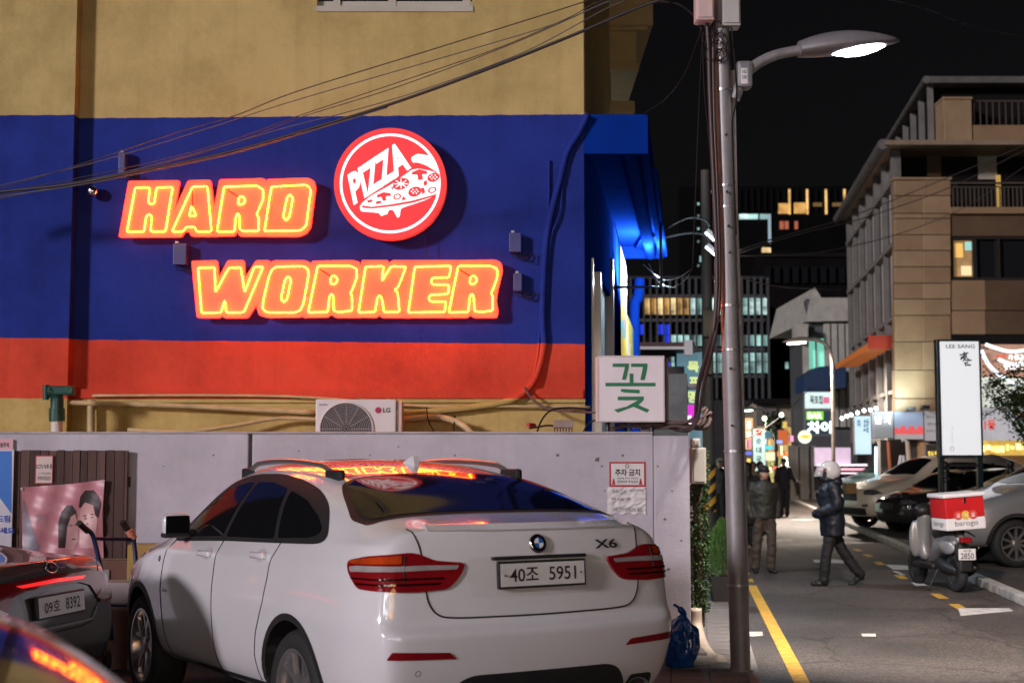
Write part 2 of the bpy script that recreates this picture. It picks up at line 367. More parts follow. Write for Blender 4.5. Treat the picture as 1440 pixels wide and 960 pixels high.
# ---------------------------------------------------------------- pizza shop
YF, YP, YW = 14.2, 14.05, 12.9
XC = P(822, 400, YF).x
zf = lambda y: P(720, y, YF).z
Z_BT, Z_OT, Z_OB = zf(162), zf(480.5), zf(558)
def facade_mat():
    m = bpy.data.materials.new('painted_facade'); m.use_nodes = True; N = m.node_tree.nodes; L = m.node_tree.links; b = N['Principled BSDF']
    ge = N.new('ShaderNodeNewGeometry'); sp = N.new('ShaderNodeSeparateXYZ'); L.new(ge.outputs['Position'], sp.inputs[0])
    nz = N.new('ShaderNodeTexNoise'); nz.inputs['Scale'].default_value = 5; nz.inputs['Detail'].default_value = 9; nz.inputs['Roughness'].default_value = .7; L.new(ge.outputs['Position'], nz.inputs['Vector'])
    def math_(op, a, bb, c=None):
        n = N.new('ShaderNodeMath'); n.operation = op
        for i, x in enumerate((a, bb) if c is None else (a, bb, c)):
            if isinstance(x, (int, float)): n.inputs[i].default_value = x
            else: L.new(x, n.inputs[i])
        return n.outputs[0]
    zz = math_('MULTIPLY_ADD', nz.outputs['Fac'], .035, sp.outputs['Z'])
    big = N.new('ShaderNodeTexNoise'); big.inputs['Scale'].default_value = 1.1; big.inputs['Detail'].default_value = 8; big.inputs['Roughness'].default_value = .7; L.new(ge.outputs['Position'], big.inputs['Vector'])
    def band(c0, c1):
        r = N.new('ShaderNodeValToRGB'); r.color_ramp.elements[0].position = .3; r.color_ramp.elements[1].position = .72
        r.color_ramp.elements[0].color = (*c0, 1); r.color_ramp.elements[1].color = (*c1, 1); L.new(big.outputs['Fac'], r.inputs['Fac']); return r.outputs[0]
    cream = band((.45,.34,.140), (.57,.435,.19)); blue = band((.018,.032,.22), (.024,.044,.29)); oran = band((.56,.060,.034), (.72,.085,.048)); low = band((.40,.28,.095), (.60,.45,.18))
    def sel(z0, slope, lo, hi):
        line = math_('MULTIPLY_ADD', sp.outputs['X'], slope, z0)
        t = math_('GREATER_THAN', zz, line)
        mx = N.new('ShaderNodeMix'); mx.data_type = 'RGBA'; L.new(t, mx.inputs[0]); L.new(lo, mx.inputs[6]); L.new(hi, mx.inputs[7]); return mx.outputs[2]
    c = sel(Z_OB, 0, low, oran); c = sel(Z_OT, -.009, c, blue); c = sel(Z_BT+.02, .008, c, cream)
    b.inputs['Specular IOR Level'].default_value = .03
    pn = N.new('ShaderNodeTexNoise'); pn.inputs['Scale'].default_value = .55; pn.inputs['Detail'].default_value = 10; pn.inputs['Roughness'].default_value = .75; L.new(ge.outputs['Position'], pn.inputs['Vector'])
    pr_ = N.new('ShaderNodeValToRGB'); pr_.color_ramp.elements[0].position = .38; pr_.color_ramp.elements[1].position = .56; pr_.color_ramp.elements[0].color = (.89,.88,.86,1); pr_.color_ramp.elements[1].color = (1.04,1.035,1.03,1); L.new(pn.outputs['Fac'], pr_.inputs[0])
    pm_ = N.new('ShaderNodeMix'); pm_.data_type = 'RGBA'; pm_.blend_type = 'MULTIPLY'; pm_.inputs[0].default_value = 1; L.new(c, pm_.inputs[6]); L.new(pr_.outputs[0], pm_.inputs[7]); c = pm_.outputs[2]
    mp = N.new('ShaderNodeMapping'); mp.inputs['Scale'].default_value = (5, 5, .3); L.new(ge.outputs['Position'], mp.inputs[0])
    st = N.new('ShaderNodeTexNoise'); st.inputs['Scale'].default_value = 1.3; st.inputs['Detail'].default_value = 7; st.inputs['Roughness'].default_value = .7; L.new(mp.outputs[0], st.inputs['Vector'])
    sr = N.new('ShaderNodeValToRGB'); sr.color_ramp.elements[0].position = .30; sr.color_ramp.elements[1].position = .52; sr.color_ramp.elements[0].color = (.66,.62,.58,1); sr.color_ramp.elements[1].color = (1,1,1,1); L.new(st.outputs['Fac'], sr.inputs['Fac'])
    mu = N.new('ShaderNodeMix'); mu.data_type = 'RGBA'; mu.blend_type = 'MULTIPLY'; mu.inputs[0].default_value = .28; L.new(c, mu.inputs[6]); L.new(sr.outputs[0], mu.inputs[7]); c = mu.outputs[2]
    L.new(c, b.inputs['Base Color']); b.inputs['Roughness'].default_value = .65
    fn = N.new('ShaderNodeTexNoise'); fn.inputs['Scale'].default_value = 90; fn.inputs['Detail'].default_value = 3; L.new(ge.outputs['Position'], fn.inputs['Vector'])
    f2 = N.new('ShaderNodeTexNoise'); f2.inputs['Scale'].default_value = 5; f2.inputs['Detail'].default_value = 5; L.new(ge.outputs['Position'], f2.inputs['Vector'])
    ad = math_('MULTIPLY_ADD', f2.outputs['Fac'], 2.2, fn.outputs['Fac'])
    bp = N.new('ShaderNodeBump'); bp.inputs['Strength'].default_value = .35; bp.inputs['Distance'].default_value = .012; L.new(ad, bp.inputs['Height']); L.new(bp.outputs[0], b.inputs['Normal'])
    return m
FAC = facade_mat()
BLUE = mat('blue_paint', (.004,.030,.26), .6, var=.15, vsc=2, bump=.15, bsc=60, spec=0.)
CREAM = mat('cream_paint', (.48,.36,.17), .7, var=.12, bump=.2, bsc=70)
GLASS_D = mat('dark_glass', (.010,.011,.013), .04, var=0, spec=.8)
ALU = mat('aluminium_frame', (.42,.40,.37), .4, .3, var=.1)
PVC = mat('plastic_grey', (.42,.41,.40), .5, var=.1)
shop = thing('shop_building', 'cream pizza shop with blue and orange painted bands and a blue side canopy', 'building', (XC, YF, 0))
ZTOP = 8.6
wx0, wx1 = P(446,7,YF).x, P(664,7,YF).x; wz0 = zf(13)
mb = MB()
xl = -5.7
def slab(x0, z0, x1, z1): mb.box((x0, YF, z0), (x1, YF+.2, z1))
slab(xl, 0, XC, wz0); slab(xl, wz0, wx0, ZTOP); slab(wx1, wz0, XC, ZTOP); slab(wx0, wz0+1.3, wx1, ZTOP)
A0 = Vector((XC, YF, 0)); sp_ = lambda L, off=0.0, z=0.0: A0 + SD*L + Vector((off,0,z))
def sprism(L0, L1, o0, o1, z0, z1, mbx):
    v = [sp_(L0,o0,z0), sp_(L0,o1,z0), sp_(L1,o1,z0), sp_(L1,o0,z0), sp_(L0,o0,z1), sp_(L0,o1,z1), sp_(L1,o1,z1), sp_(L1,o0,z1)]
    return mbx.raw(v, [(0,3,2,1),(4,5,6,7),(0,1,5,4),(1,2,6,5),(2,3,7,6),(3,0,4,7)])
mb.build('wall', FAC, shop)
# side wall pieces round door and window
Zc0, Zc1 = zf(216), zf(161)
w2 = MB()
sprism(.203, 5.0, -.2, 0, Zc1, ZTOP, w2)                       # upper storey
w3 = MB(); sprism(.203, 1.0, -.2, 0, 0, Zc1-.002, w3); sprism(4.7, 9.3, -.2, 0, 0, Zc1-.002, w3); sprism(1.0, 4.7, -.2, 0, 3.9, Zc1-.002, w3); w3.build('side_wall', BLUE, shop)
w2.raw([sp_(9.3,-6,0), sp_(9.3,0,0), sp_(9.3,0,Zc1), sp_(9.3,-6,Zc1)], [(0,1,2,3)])
w2.raw([sp_(5.0,-6,Zc1), sp_(5.0,0,Zc1), sp_(5.0,0,ZTOP), sp_(5.0,-6,ZTOP)], [(0,1,2,3)])
w2.raw([sp_(0.2,-.1,Zc1), sp_(9.3,-.1,Zc1), sp_(9.3,-6,Zc1), sp_(0.2,-6,Zc1)], [(0,1,2,3)])
w2.build('upper_side_wall', FAC, shop)
rf = MB(); rf.box((xl, YF-.05, ZTOP), (XC+.1, YF+6, ZTOP+.15)); rf.build('roof', CREAM, shop)
pl = MB(); px1 = P(101, 300, YP).x; pl.box((xl, YP, 0), (px1, YF-.001, ZTOP)); pl.build('pilaster', FAC, shop)
dr = sprism(1.0, 2.2, -.16, -.10, 0, 3.9, MB()); door = dr.build('door', GLASS_D, shop)
fr = MB(); sprism(1.0, 1.06, -.15, .02, 0, 3.9, fr); sprism(2.14, 2.22, -.15, .03, 0, 3.9, fr); fr.build('door_frame', ALU, door)
pw = sprism(2.25, 4.68, -.15, -.06, 0, 3.9, MB()).build('shop_window', mat('frosted_panel', (.16,.24,.34), .8, var=.25, vsc=5), shop)
fr = MB(); sprism(4.62, 4.76, -.1, .04, 0, 4.4, fr); sprism(2.25, 4.62, -.1, .03, 2.4, 2.47, fr); fr.build('mullion', BLACKM, pw)
# upstairs window
win = MB().box((wx0, YF+.13, wz0+.02), (wx1, YF+.16, wz0+1.3)).build('window', GLASS_D, shop)
f = MB(); f.box((wx0-.01, YF-.015, wz0-.03), (wx1+.01, YF+.1, wz0+.03)); f.box((wx0+.16, YF+.04, wz0+.03), (wx0+.23, YF+.13, wz0+1.3)); f.box((wx0+.72, YF+.05, wz0+.03), (wx0+.80, YF+.13, wz0+1.3)); f.box((wx1-.1, YF+.05, wz0+.03), (wx1-.02, YF+.13, wz0+1.3))
f.box((wx0, YF+.06, wz0+.03), (wx1, YF+.128, wz0+.10)); f.build('window_frame', mat('window_frame_paint', (.45,.42,.36), .5), win)
# ledge under the orange band
lg = MB(); lg.box((px1+.01, YF-.05, zf(560)), (XC-.02, YF-.001, zf(547))); lg.box((px1+.01, YF-.03, zf(566)), (XC+.0, YF-.001, zf(561)))
lg.build('ledge', FAC, shop)
# canopy: fascia, soffit, round gutter
cn = MB()
OW = P(911, 190, YF).x - XC
LC = 7.9
sprism(0, .12, .002, OW, Zc0, Zc1, cn)                                    # front fascia
sprism(.12, LC, OW-.07, OW, Zc0+.02, Zc1, cn); sprism(LC-.1, LC, .002, OW-.07, Zc0+.02, Zc1, cn)
sprism(.12, LC-.1, .002, OW-.07, Zc0+.20, Zc0+.28, cn); sprism(.12, LC-.1, .002, OW-.07, Zc1-.06, Zc1, cn)
can = cn.build('canopy', BLUE, shop)
gt = MB().tube([sp_(.14, OW-.20, Zc0+.07), sp_(LC-.14, OW-.20, Zc0+.07)], .085, 14); gt.build('gutter_pipe', BLUE, can, auto=50)
g2 = MB().tube([sp_(1.5, OW+.03, Zc0+.12), sp_(LC-.2, OW+.03, Zc0+.05)], .035, 8); g2.build('conduit', BLUE, can, auto=50)
br = MB().tube([sp_(4.9, .03, 4.05), sp_(4.9, OW+.02, 4.05), sp_(4.9, OW+.02, Zc0+.1)], .022, 8); br.build('bracket', BLACKM, can)
dp = MB().tube(sm([sp_(8.6, .25, Zc0-.2), sp_(8.6,.22,Zc0-.5), sp_(8.6,.16,Zc0-.7), sp_(8.6,.16,3.0), sp_(8.6,.16,.1)],4), .085, 12); dp.build('drainpipe', BLUE, shop, auto=50)
# stepped cornice on the back corner
co = MB()
for (x0,x1,y0,y1) in ((867,918,-60,36),(867,911,36,43),(867,895,43,90),(867,899,88,98),(867,893,141,160)):
    a, b = P(x0,y1,18.9), P(x1,y0,18.9); co.bbox((a.x-.3, 18.9, a.z), (b.x, 21.5, b.z), .03)
co.build('cornice', CREAM, shop)
# hanging advertisement banner on the side wall
bnr = thing('hanging_banner', 'yellow food advertisement banner hanging on the blue side wall', 'banner', sp_(6.2,.05,3.0))
def bp_(t, h): return sp_(5.4+3.6*t, .10+.05*math.sin(t*9), 2.55+h)
mbn = MB(); n = 14
for i in range(n):
    for j in range(6):
        t0, t1 = i/n, (i+1)/n; top = lambda t: 2.15-1.05*t**.8
        mbn.face([bp_(t0, top(t0)*j/6), bp_(t1, top(t1)*j/6), bp_(t1, top(t1)*(j+1)/6), bp_(t0, top(t0)*(j+1)/6)])
def blotch(name, cols, sc):
    m = bpy.data.materials.new(name); m.use_nodes = True; N = m.node_tree.nodes; L = m.node_tree.links; b = N['Principled BSDF']; b.inputs['Roughness'].default_value = .5
    tc = N.new('ShaderNodeTexCoord'); v = N.new('ShaderNodeTexVoronoi'); v.inputs['Scale'].default_value = sc; L.new(tc.outputs['Object'], v.inputs['Vector'])
    cr = N.new('ShaderNodeValToRGB'); cr.color_ramp.interpolation = 'CONSTANT'
    while len(cr.color_ramp.elements) < len(cols): cr.color_ramp.elements.new(.5)
    for i, c in enumerate(cols): cr.color_ramp.elements[i].position = i/len(cols); cr.color_ramp.elements[i].color = (*c, 1)
    sx = N.new('ShaderNodeSeparateColor'); L.new(v.outputs['Color'], sx.inputs[0]); L.new(sx.outputs[0], cr.inputs['Fac']); L.new(cr.outputs[0], b.inputs['Base Color']); _mats[name] = m
    return m
mbn.build('banner_cloth', blotch('food_print', [(.75,.50,.04),(.72,.55,.12),(.75,.45,.03),(.65,.12,.12),(.10,.45,.50),(.8,.7,.55)], 2.6), bnr, smooth=True)
rp = MB().tube([sp_(5.4,.1,2.55+2.1), sp_(5.35,.02,5.0)], .008, 5); rp.build('rope', BLACKM, bnr)

# floodlights on arms that light the side wall
FLOOD = glow('flood_led', (.75,.95,1.0), 18)
for i, (yy, L_) in enumerate(((4.05+.0, 6.6), (4.05-.25, 7.3))):
    base = sp_(L_, OW, Zc0+.25)
    fl = thing('floodlight', ('small lit floodlight on the upper arm off the blue canopy', 'small lit floodlight on the lower arm off the blue canopy')[i], 'light', base)
    px, py = ((1002,331),(1002,351))[i]
    h = P(px, py, base.y+.35)
    MB().tube(sm([base, P(965,(307,328)[i],base.y+.2), P(990,(309,330)[i],base.y+.3), h+Vector((-.02,0,.1))],5), .017, 6).build('arm', mat('arm_steel',(.03,.03,.032),.9,spec=0.), fl)
    Mx = Matrix.Translation(h) @ Euler((0, R(42), 0)).to_matrix().to_4x4()
    MB().bbox((-.12,-.05,-.035),(.12,.05,.035),.012,Mx).build('housing', mat('flood_body',(.3,.3,.32),.4,.5), fl)
    MB().box((-.105,-.04,-.045),(.105,.04,-.036),Mx).build('lens', FLOOD, fl)
    sd = bpy.data.lights.new('flood_beam', 'SPOT'); sd.energy = 50; sd.spot_size = R(140); sd.spot_blend = .6; sd.color = (.70,.88,1.0); sd.shadow_soft_size = .08
    so = bpy.data.objects.new('flood_beam', sd); COL.objects.link(so); so.parent = fl; so.location = h - Vector(base) + Vector((-.12,0,-.06))
    so.rotation_euler = Vector((-1,-.15,-.05)).to_track_quat('-Z','Y').to_euler()

# lamp under the far end of the canopy
lp0 = sp_(7.0, .42, Zc0+.10); cl_ = thing('canopy_lamp', 'lit tube lamp under the far end of the blue canopy', 'lamp', lp0)
MB().tube([sp_(6.5,.42,Zc0+.10), sp_(7.5,.42,Zc0+.10)], .022, 8).build('tube', glow('canopy_tube', (.75,.93,1.0), 14), cl_, smooth=True)
MB().bbox(tuple(sp_(6.4,.36,Zc0+.13)), tuple(sp_(7.6,.36,Zc0+.17)+Vector((.12,0,0))), .005).build('holder', BLUE, cl_)
pl_ = bpy.data.lights.new('canopy_glow', 'POINT'); pl_.energy = 380; pl_.color = (.72,.90,1.0); pl_.shadow_soft_size = .12
po_ = bpy.data.objects.new('canopy_glow', pl_); COL.objects.link(po_); po_.parent = cl_; po_.location = (.02, -.6, -.55)
# ---------------------------------------------------------------- neon signs
FACE = mat('sign_face_red', (.85,.09,.045), .5, var=.10, vsc=6, emis=(1.0,.020,.011), es=4.6)
SIDE = mat('sign_side', (.55,.10,.06), .5, var=.1)
TUBE = glow('neon_tube', (1.0,.34,.012), 38.0)
def c4(p): return (140+p[0]/3, 160+p[1]/3)
def c5(p): return (440+p[0]/3, 160+p[1]/3)
SLOT = lambda a, b, r: [(a[0]-r,a[1]+r*.3),(a[0],a[1]-r),(a[0]+r,a[1]+r*.2),(b[0]+r,b[1]-r*.2),(b[0],b[1]+r),(b[0]-r,b[1]-r*.3)]
RIN = lambda x, y: [(x-14,y-14),(x+4,y-17),(x+15,y-2),(x+5,y+18),(x-16,y+17)]
def shiftx(ps, d): return [(x+d, y) for x, y in ps]
Rt = [(20,642),(160,642),(185,655),(185,690),(165,745),(158,755),(165,768),(165,830),(115,836),(88,832),(86,770),(78,758),(70,770),(62,836),(-20,838)]
HARD = [('H', [(122,283),(338,281),(316,405),(330,520),(80,521)], [[(150,312),(212,312),(206,375),(215,383),(230,378),(240,312),(308,310),(278,497),(215,497),(220,432),(208,422),(197,432),(187,497),(115,499)]]),
 ('A', [(372,281),(468,278),(484,400),(500,517),(385,517),(378,496),(358,496),(345,519),(300,520),(300,440)], [[(392,308),(455,306),(472,497),(408,497),(403,478),(365,478),(352,497),(305,497)], [(388,388),(408,430),(378,432)]]),
 ('R', [(505,277),(692,272),(712,290),(725,400),(705,517),(590,517),(578,496),(570,515),(470,517),(482,400)], [[(525,308),(665,304),(690,320),(690,360),(670,408),(662,423),(672,440),(670,495),(610,495),(592,490),(590,430),(583,418),(576,430),(568,497),(495,497)], RIN(600,365)]),
 ('D', [(705,275),(880,270),(905,282),(912,310),(890,480),(870,505),(840,517),(690,517),(700,400)], [[(725,308),(870,300),(888,312),(890,332),(872,470),(850,492),(695,495)], SLOT((803,352),(787,438),13)])]
WORK = [('W', [(387,620),(497,618),(503,690),(540,618),(610,617),(614,690),(660,618),(720,618),(690,760),(625,861),(522,861),(516,848),(508,861),(410,860)], [[(415,650),(485,648),(489,752),(545,650),(595,648),(612,752),(652,646),(690,645),(608,838),(535,838),(528,785),(512,838),(430,840)]]),
 ('O', [(700,640),(735,618),(870,618),(897,632),(905,700),(890,800),(850,858),(710,860),(672,850),(660,810),(690,700)], [[(713,690),(725,660),(745,645),(860,643),(880,655),(880,690),(860,800),(845,830),(825,838),(710,838),(688,825),(690,790)], SLOT((795,697),(778,783),13)]),
 ('R', shiftx([(-5,620),(170,617),(198,625),(210,680),(190,758),(210,860),(95,860),(75,845),(65,858),(-45,860),(-20,740)],900), [shiftx(Rt,900), RIN(990,700)]),
 ('K', shiftx([(205,617),(318,617),(318,632),(335,617),(420,617),(400,740),(420,860),(290,860),(278,848),(270,860),(180,858)],900), [shiftx([(222,645),(298,643),(291,705),(330,643),(393,645),(360,730),(345,742),(358,755),(365,835),(300,836),(290,775),(282,765),(272,775),(262,836),(192,838)],900)]),
 ('E', shiftx([(405,617),(610,617),(600,740),(590,860),(380,860),(395,740)],900), [shiftx([(430,645),(583,642),(575,690),(505,692),(497,706),(505,720),(575,722),(570,760),(495,764),(487,778),(497,792),(562,792),(556,836),(402,838)],900)]),
 ('R', shiftx([(595,617),(770,615),(795,628),(802,660),(780,750),(775,790),(783,832),(778,860),(680,860),(662,848),(655,860),(550,860),(575,740)],900), [shiftx(Rt,1493), RIN(1578,700)])]
YS = YF - .15
def neon_word(word, name, label):
    xs = [c4(p) for l in word for p in l[1]]
    base = P(sum(p[0] for p in xs)/len(xs), max(p[1] for p in xs), YS)
    t = thing(name, label, 'sign', base)
    for i, (ch, panel, tubes) in enumerate(word):
        yo = YS + (i % 2)*.004 + i*.0007
        poly = [(P(*c4(p), YS).x, P(*c4(p), YS).z) for p in rround(panel, 9, 3)]
        lt = MB(); lt.prism(poly, yo, yo+.05, lambda x, z, d: Vector((x, d, z)))
        L = lt.build('letter', [FACE], t)
        tb = MB()
        for tp in tubes:
            tb.tube([P(*c4(p), YS-.028) for p in rround(tp, 7, 3)], .0055, 6, closed=True)
        tb.build('neon_tube', TUBE, L, smooth=True)
        pins = MB(); rnd = random.Random(i+len(word)*7)
        for k in range(7):
            tp = tubes[0]; j = rnd.randrange(len(tp)); f_ = rnd.random(); a, b = tp[j], tp[(j+1) % len(tp)]
            q = (a[0]+(b[0]-a[0])*f_, a[1]+(b[1]-a[1])*f_); c = c4(q)
            pins.tube([P(c[0], c[1], YS-.03), P(c[0], c[1], yo)], .008, 6)
        if ch in 'ARK':
            a = {'A':((390,322),(393,395)), 'R':None, 'K':None}[ch]
            if ch == 'R':
                ix = tubes[1][0]; a = ((ix[0]-46, ix[1]-30), (ix[0]+6, ix[1]+4))
            if a: pins.tube([P(*c4(a[0]), YS-.03), P(*c4(a[1]), YS-.028)], .006, 6)
        stuff(pins.build('tube_support', mat('support_black', (.03,.01,.01), .5), L))
    fr = MB()                                                   # stand-off studs to the wall
    for fx in (.15, .5, .85):
        x0 = min(p[0] for p in xs); x1 = max(p[0] for p in xs); y0 = min(p[1] for p in xs); y1 = max(p[1] for p in xs)
        for fy in (.35, .75):
            c = (x0+(x1-x0)*fx, y0+(y1-y0)*fy); fr.tube([P(c[0], c[1], YS+.04), P(c[0], c[1], YS+.04)+Vector((0,.115,0))], .012, 6)
    stuff(fr.build('stand_off', BLACKM, t))
    return t
neon_word(HARD, 'neon_sign', 'glowing neon sign reading HARD on the blue wall')
neon_word(WORK, 'neon_sign', 'glowing neon sign reading WORKER on the blue wall')
# round pizza light box
pc = P(*c5((328,298)), YS); sc_ = (P(*c5((428,298)), YS).x - pc.x)/100
PR = glow('pizza_red', (.95,.035,.045), .95, (.6,.03,.03)); PW = glow('pizza_white', (1,.93,.93), 1.05, (.8,.8,.8))
PE = mat('pizza_rim', (.55,.05,.05), .4, emis=(1,.05,.04), es=.55)
pz = thing('pizza_sign', 'round red light box sign with white PIZZA lettering and slice', 'sign', pc - Vector((0,0,237*sc_)))
pt = lambda x, y, d=0.: Vector((pc.x+(x-328)*sc_, YS-.02-d, pc.z-(y-298)*sc_))
MB().prism(circ(328,298,237,72), -.03, .09, lambda x,y,d: pt(x,y,-d)).build('case', PE, pz)
MB().prism(circ(328,298,226,72), .034, .034, pt).build('face', PR, pz)
pr = MB(); pr.prism(circ(328,298,212,72), .038, .038, pt, holes=[circ(328,298,201,72)]); pr.build('ring', PW, pz)
tx = MB(); bold = .045
vs_, fs = text_mesh('PIZZA', bold, 3); xmx = max(p[0] for p in vs_); xmn = min(p[0] for p in vs_); ymx = max(p[1] for p in vs_)
def tmap(p):
    a = (p[0]-xmn)/(xmx-xmn); b = p[1]/ymx
    x = 174+a*240 + b*(-26-14*a) ; y = 384-a*158 - b*(122-6*a); return pt(x, y, .038)
tx.raw([tmap(p) for p in vs_], fs); tx.build('lettering', PW, pz)
slc = [(200,398),(212,380),(250,350),(330,305),(420,240),(450,236),(500,246),(536,258),(540,292),(528,345),(470,372),(400,395),(373,405),(369,440),(360,446),(351,430),(341,410),(321,412),(318,431),(306,430),(291,440),(285,425),(245,420),(206,418)]
sm_ = MB(); sm_.prism(rround(slc,8,2), .037, .037, pt); sm_.prism(rround([(414,190),(440,172),(492,180),(520,212),(533,248),(520,248),(480,222),(440,208),(422,212)],8,2), .037, .037, pt)
sm_.build('slice', PW, pz)
tp_ = MB()
def rl(x, y, a, b_, rot=0, n=18):
    c, s = math.cos(rot), math.sin(rot); return [(x+a*math.cos(2*math.pi*k/n)*c-b_*math.sin(2*math.pi*k/n)*s, y+a*math.cos(2*math.pi*k/n)*s+b_*math.sin(2*math.pi*k/n)*c) for k in range(n)]
for (x,y,a,b_) in ((510,273,27,19),(432,334,29,21),(374,301,36,24)): tp_.prism(rl(x,y,a,b_,-.35), .041, .041, pt)
for (x,y,a,b_) in ((358,355,17,13),(505,327,19,13)): tp_.prism(rl(x,y,a,b_,-.3), .041, .041, pt, holes=[rl(x,y,a*.62,b_*.6,-.3,12)])
for pg in ([(420,250),(450,238),(482,246),(484,258),(462,260),(466,282),(446,286),(442,262),(418,262)], [(272,348),(300,336),(330,340),(332,352),(310,354),(312,372),(298,374),(292,356),(274,360)],
           [(230,372),(252,366),(256,376),(236,382)], [(268,376),(290,372),(292,382),(270,388)], [(468,292),(482,284),(484,304),(470,310)], [(330,318),(344,310),(340,326)],
           [(212,392),(250,398),(330,388),(420,372),(522,344),(524,350),(430,380),(340,396),(250,406),(210,402)], [(382,352),(398,366),(376,372)], [(458,318),(470,316),(476,338),(462,344)]):
    tp_.prism(pg, .041, .041, pt)
stuff(tp_.build('topping', PR, pz))
wd = MB()
for (x,y) in ((510,273),(432,334)):
    for k in range(6):
        a = k*1.047; wd.prism(circ(x+14*math.cos(a), y+9*math.sin(a)-1, 3.2, 8), .044, .044, pt)
    wd.prism(circ(x,y,3.2,8), .044, .044, pt)
for k in range(4):
    a = k*math.pi/4; c, s = math.cos(a), math.sin(a); wd.prism([(374+c*31+s*2, 301+s*20-c*2),(374+c*31-s*2,301+s*20+c*2),(374-c*31-s*2,301-s*20+c*2),(374-c*31+s*2,301-s*20-c*2)], .044+k*.0006, .044+k*.0006, pt)
stuff(wd.build('topping_dots', PW, pz))
MB().tube([pt(475,490,-.05), pt(476,560,-.05), pt(482,612,-.05)], .004, 5).build('cable', BLACKM, pz)
# ---------------------------------------------------------------- white boundary wall and what hangs on it
WALLW = mat('white_wall', (.46,.43,.49), .8, var=.20, vsc=1.3, bump=.35, bsc=45, streak=.12)
z_wt = P(720, 610, YW).z
xe, xs_ = P(970, 700, YW).x, P(919, 700, YW).x
wall = thing('boundary_wall', 'long white painted concrete wall in front of the pizza shop', 'wall', (xe, YW, 0))
xg = P(348, 700, YW).x
m_ = MB(); m_.bbox((xg+.035, YW, -.05), (xs_, YW+.2, z_wt), .012); m_.build('panel', WALLW, wall)
m_ = MB(); m_.bbox((-5.6, YW, -.05), (xg, YW+.2, z_wt+.004), .012); m_.build('panel', WALLW, wall)
MB().box((xg, YW+.05, -.05), (xg+.035, YW+.19, z_wt-.01)).build('joint', CONC_D, wall)
m_ = MB(); m_.bbox((xs_+.003, YW-.015, -.05), (xe, YW+.26, z_wt-.015), .012); m_.build('end_pillar', WALLW, wall)
cap = MB(); cap.bbox((-5.6, YW-.012, z_wt+.001), (xs_, YW+.21, z_wt+.022), .008); cap.build('coping', mat('coping_grey', (.40,.37,.38), .8, var=.3, bump=.3), wall)
# flaked paint and screw holes
fl = MB(); rnd = random.Random(4)
for (px, py, r) in ((785,640,3),(840,646,4),(876,640,2),(846,655,2),(905,652,2),(640,640,1.5),(520,640,1.5),(850,690,1.5),(893,745,2),(905,768,2),(870,760,1.5),(935,730,2),(945,690,1.5),(940,800,2.5),(958,760,2),(925,655,1.5),(560,628,1.3),(420,634,1.2),(300,640,1.5),(230,655,1.2)):
    c = P(px, py, YW-.018 if px > 919 else YW-.003); n = 7
    fl.face([c+Vector((math.cos(k*6.283/n)*r*.0064*rnd.uniform(.5,1.3), 0, math.sin(k*6.283/n)*r*.0064*rnd.uniform(.5,1.3))) for k in range(n)])
stuff(fl.build('chipped_paint', CONC_D, wall))
def wallbox(x0, y0, x1, y1, Y): a = P(x0, y1, Y); b = P(x1, y0, Y); return a.x, a.z, b.x, b.z
def flat(name, x0, y0, x1, y1, Y, m, parent=None, th=.004, world=True):
    a = wallbox(x0, y0, x1, y1, Y); return MB().box((a[0], Y-th, a[1]), (a[2], Y, a[3])).build(name, m, parent)
PAPER = mat('paper', (.68,.65,.66), .7, var=.08, vsc=6); PRED = mat('print_red', (.42,.03,.04), .6); PBLK = mat('print_black', (.02,.02,.022), .6)
def words(name, parent, m, Y, items, bold=.02):
    """items: (text, x0, y0, x1, y1) in photo pixels at depth Y"""
    mb = MB()
    for t, x0, y0, x1, y1 in items:
        text_to(mb, t, lambda x, y: P(x, y, Y), bold, (x0, y1, x1, y0))
    return stuff(mb.build(name, m, parent)) if len(items) > 1 else mb.build(name, m, parent)
# no parking notice
t = thing('no_parking_notice', 'red bordered Korean no parking notice taped on the white wall', 'notice', P(882, 683, YW))
flat('board', 857, 649, 908, 684, YW, PRED, t); flat('sheet', 859.5, 651.5, 905.5, 681.5, YW-.004, PAPER, t, .002)
words('heading', t, PBLK, YW-.0075, [('주차 금지', 865, 659, 900, 669)], .03)
words('small_print', t, PBLK, YW-.0075, [('외부차량 주차시 견인조치', 868, 671, 897, 673.5), ('관계자외 주차금지', 868, 675, 897, 679)], .01)
mb = MB(); c = P(882, 655, YW-.008); mb.prism([(c.x+.018*math.cos(k*.3927), c.z+.018*math.sin(k*.3927)) for k in range(16)], c.y, c.y, None, holes=[[(c.x+.012*math.cos(k*.3927), c.z+.012*math.sin(k*.3927)) for k in range(16)]])
mb.build('symbol', PBLK, t)
for xx in (863, 901):
    a = P(xx, 681, YW-.0075); MB().face([a+Vector((-.016,0,0)), a+Vector((.016,0,0)), a+Vector((.004,0,.055)), a+Vector((-.004,0,.055))]).build('cone_print', PRED, t)
t = thing('handwritten_note', 'creased white handwritten note taped below the no parking notice', 'notice', P(880, 721, YW))
mb = MB(); n = 10; rnd = random.Random(3); gr = [[P(854+54*i/n, 684.5+37.5*j/n + (1.5*math.sin(i*2) if j == n else 0), YW-.004-rnd.random()*.012) for i in range(n+1)] for j in range(n+1)]
for j in range(n):
    for i in range(n): mb.face([gr[j+1][i], gr[j+1][i+1], gr[j][i+1], gr[j][i]])
mb.build('sheet', PAPER, t)
words('handwriting', t, PBLK, YW-.02, [('주차 금지', 861, 688, 880, 694), ('4272 비켜요', 885, 687, 905, 691), ('연락 주세요 거주', 860, 699, 886, 704), ('아래 지하에 대기소 옮김', 861, 713, 903, 719)], -.005)
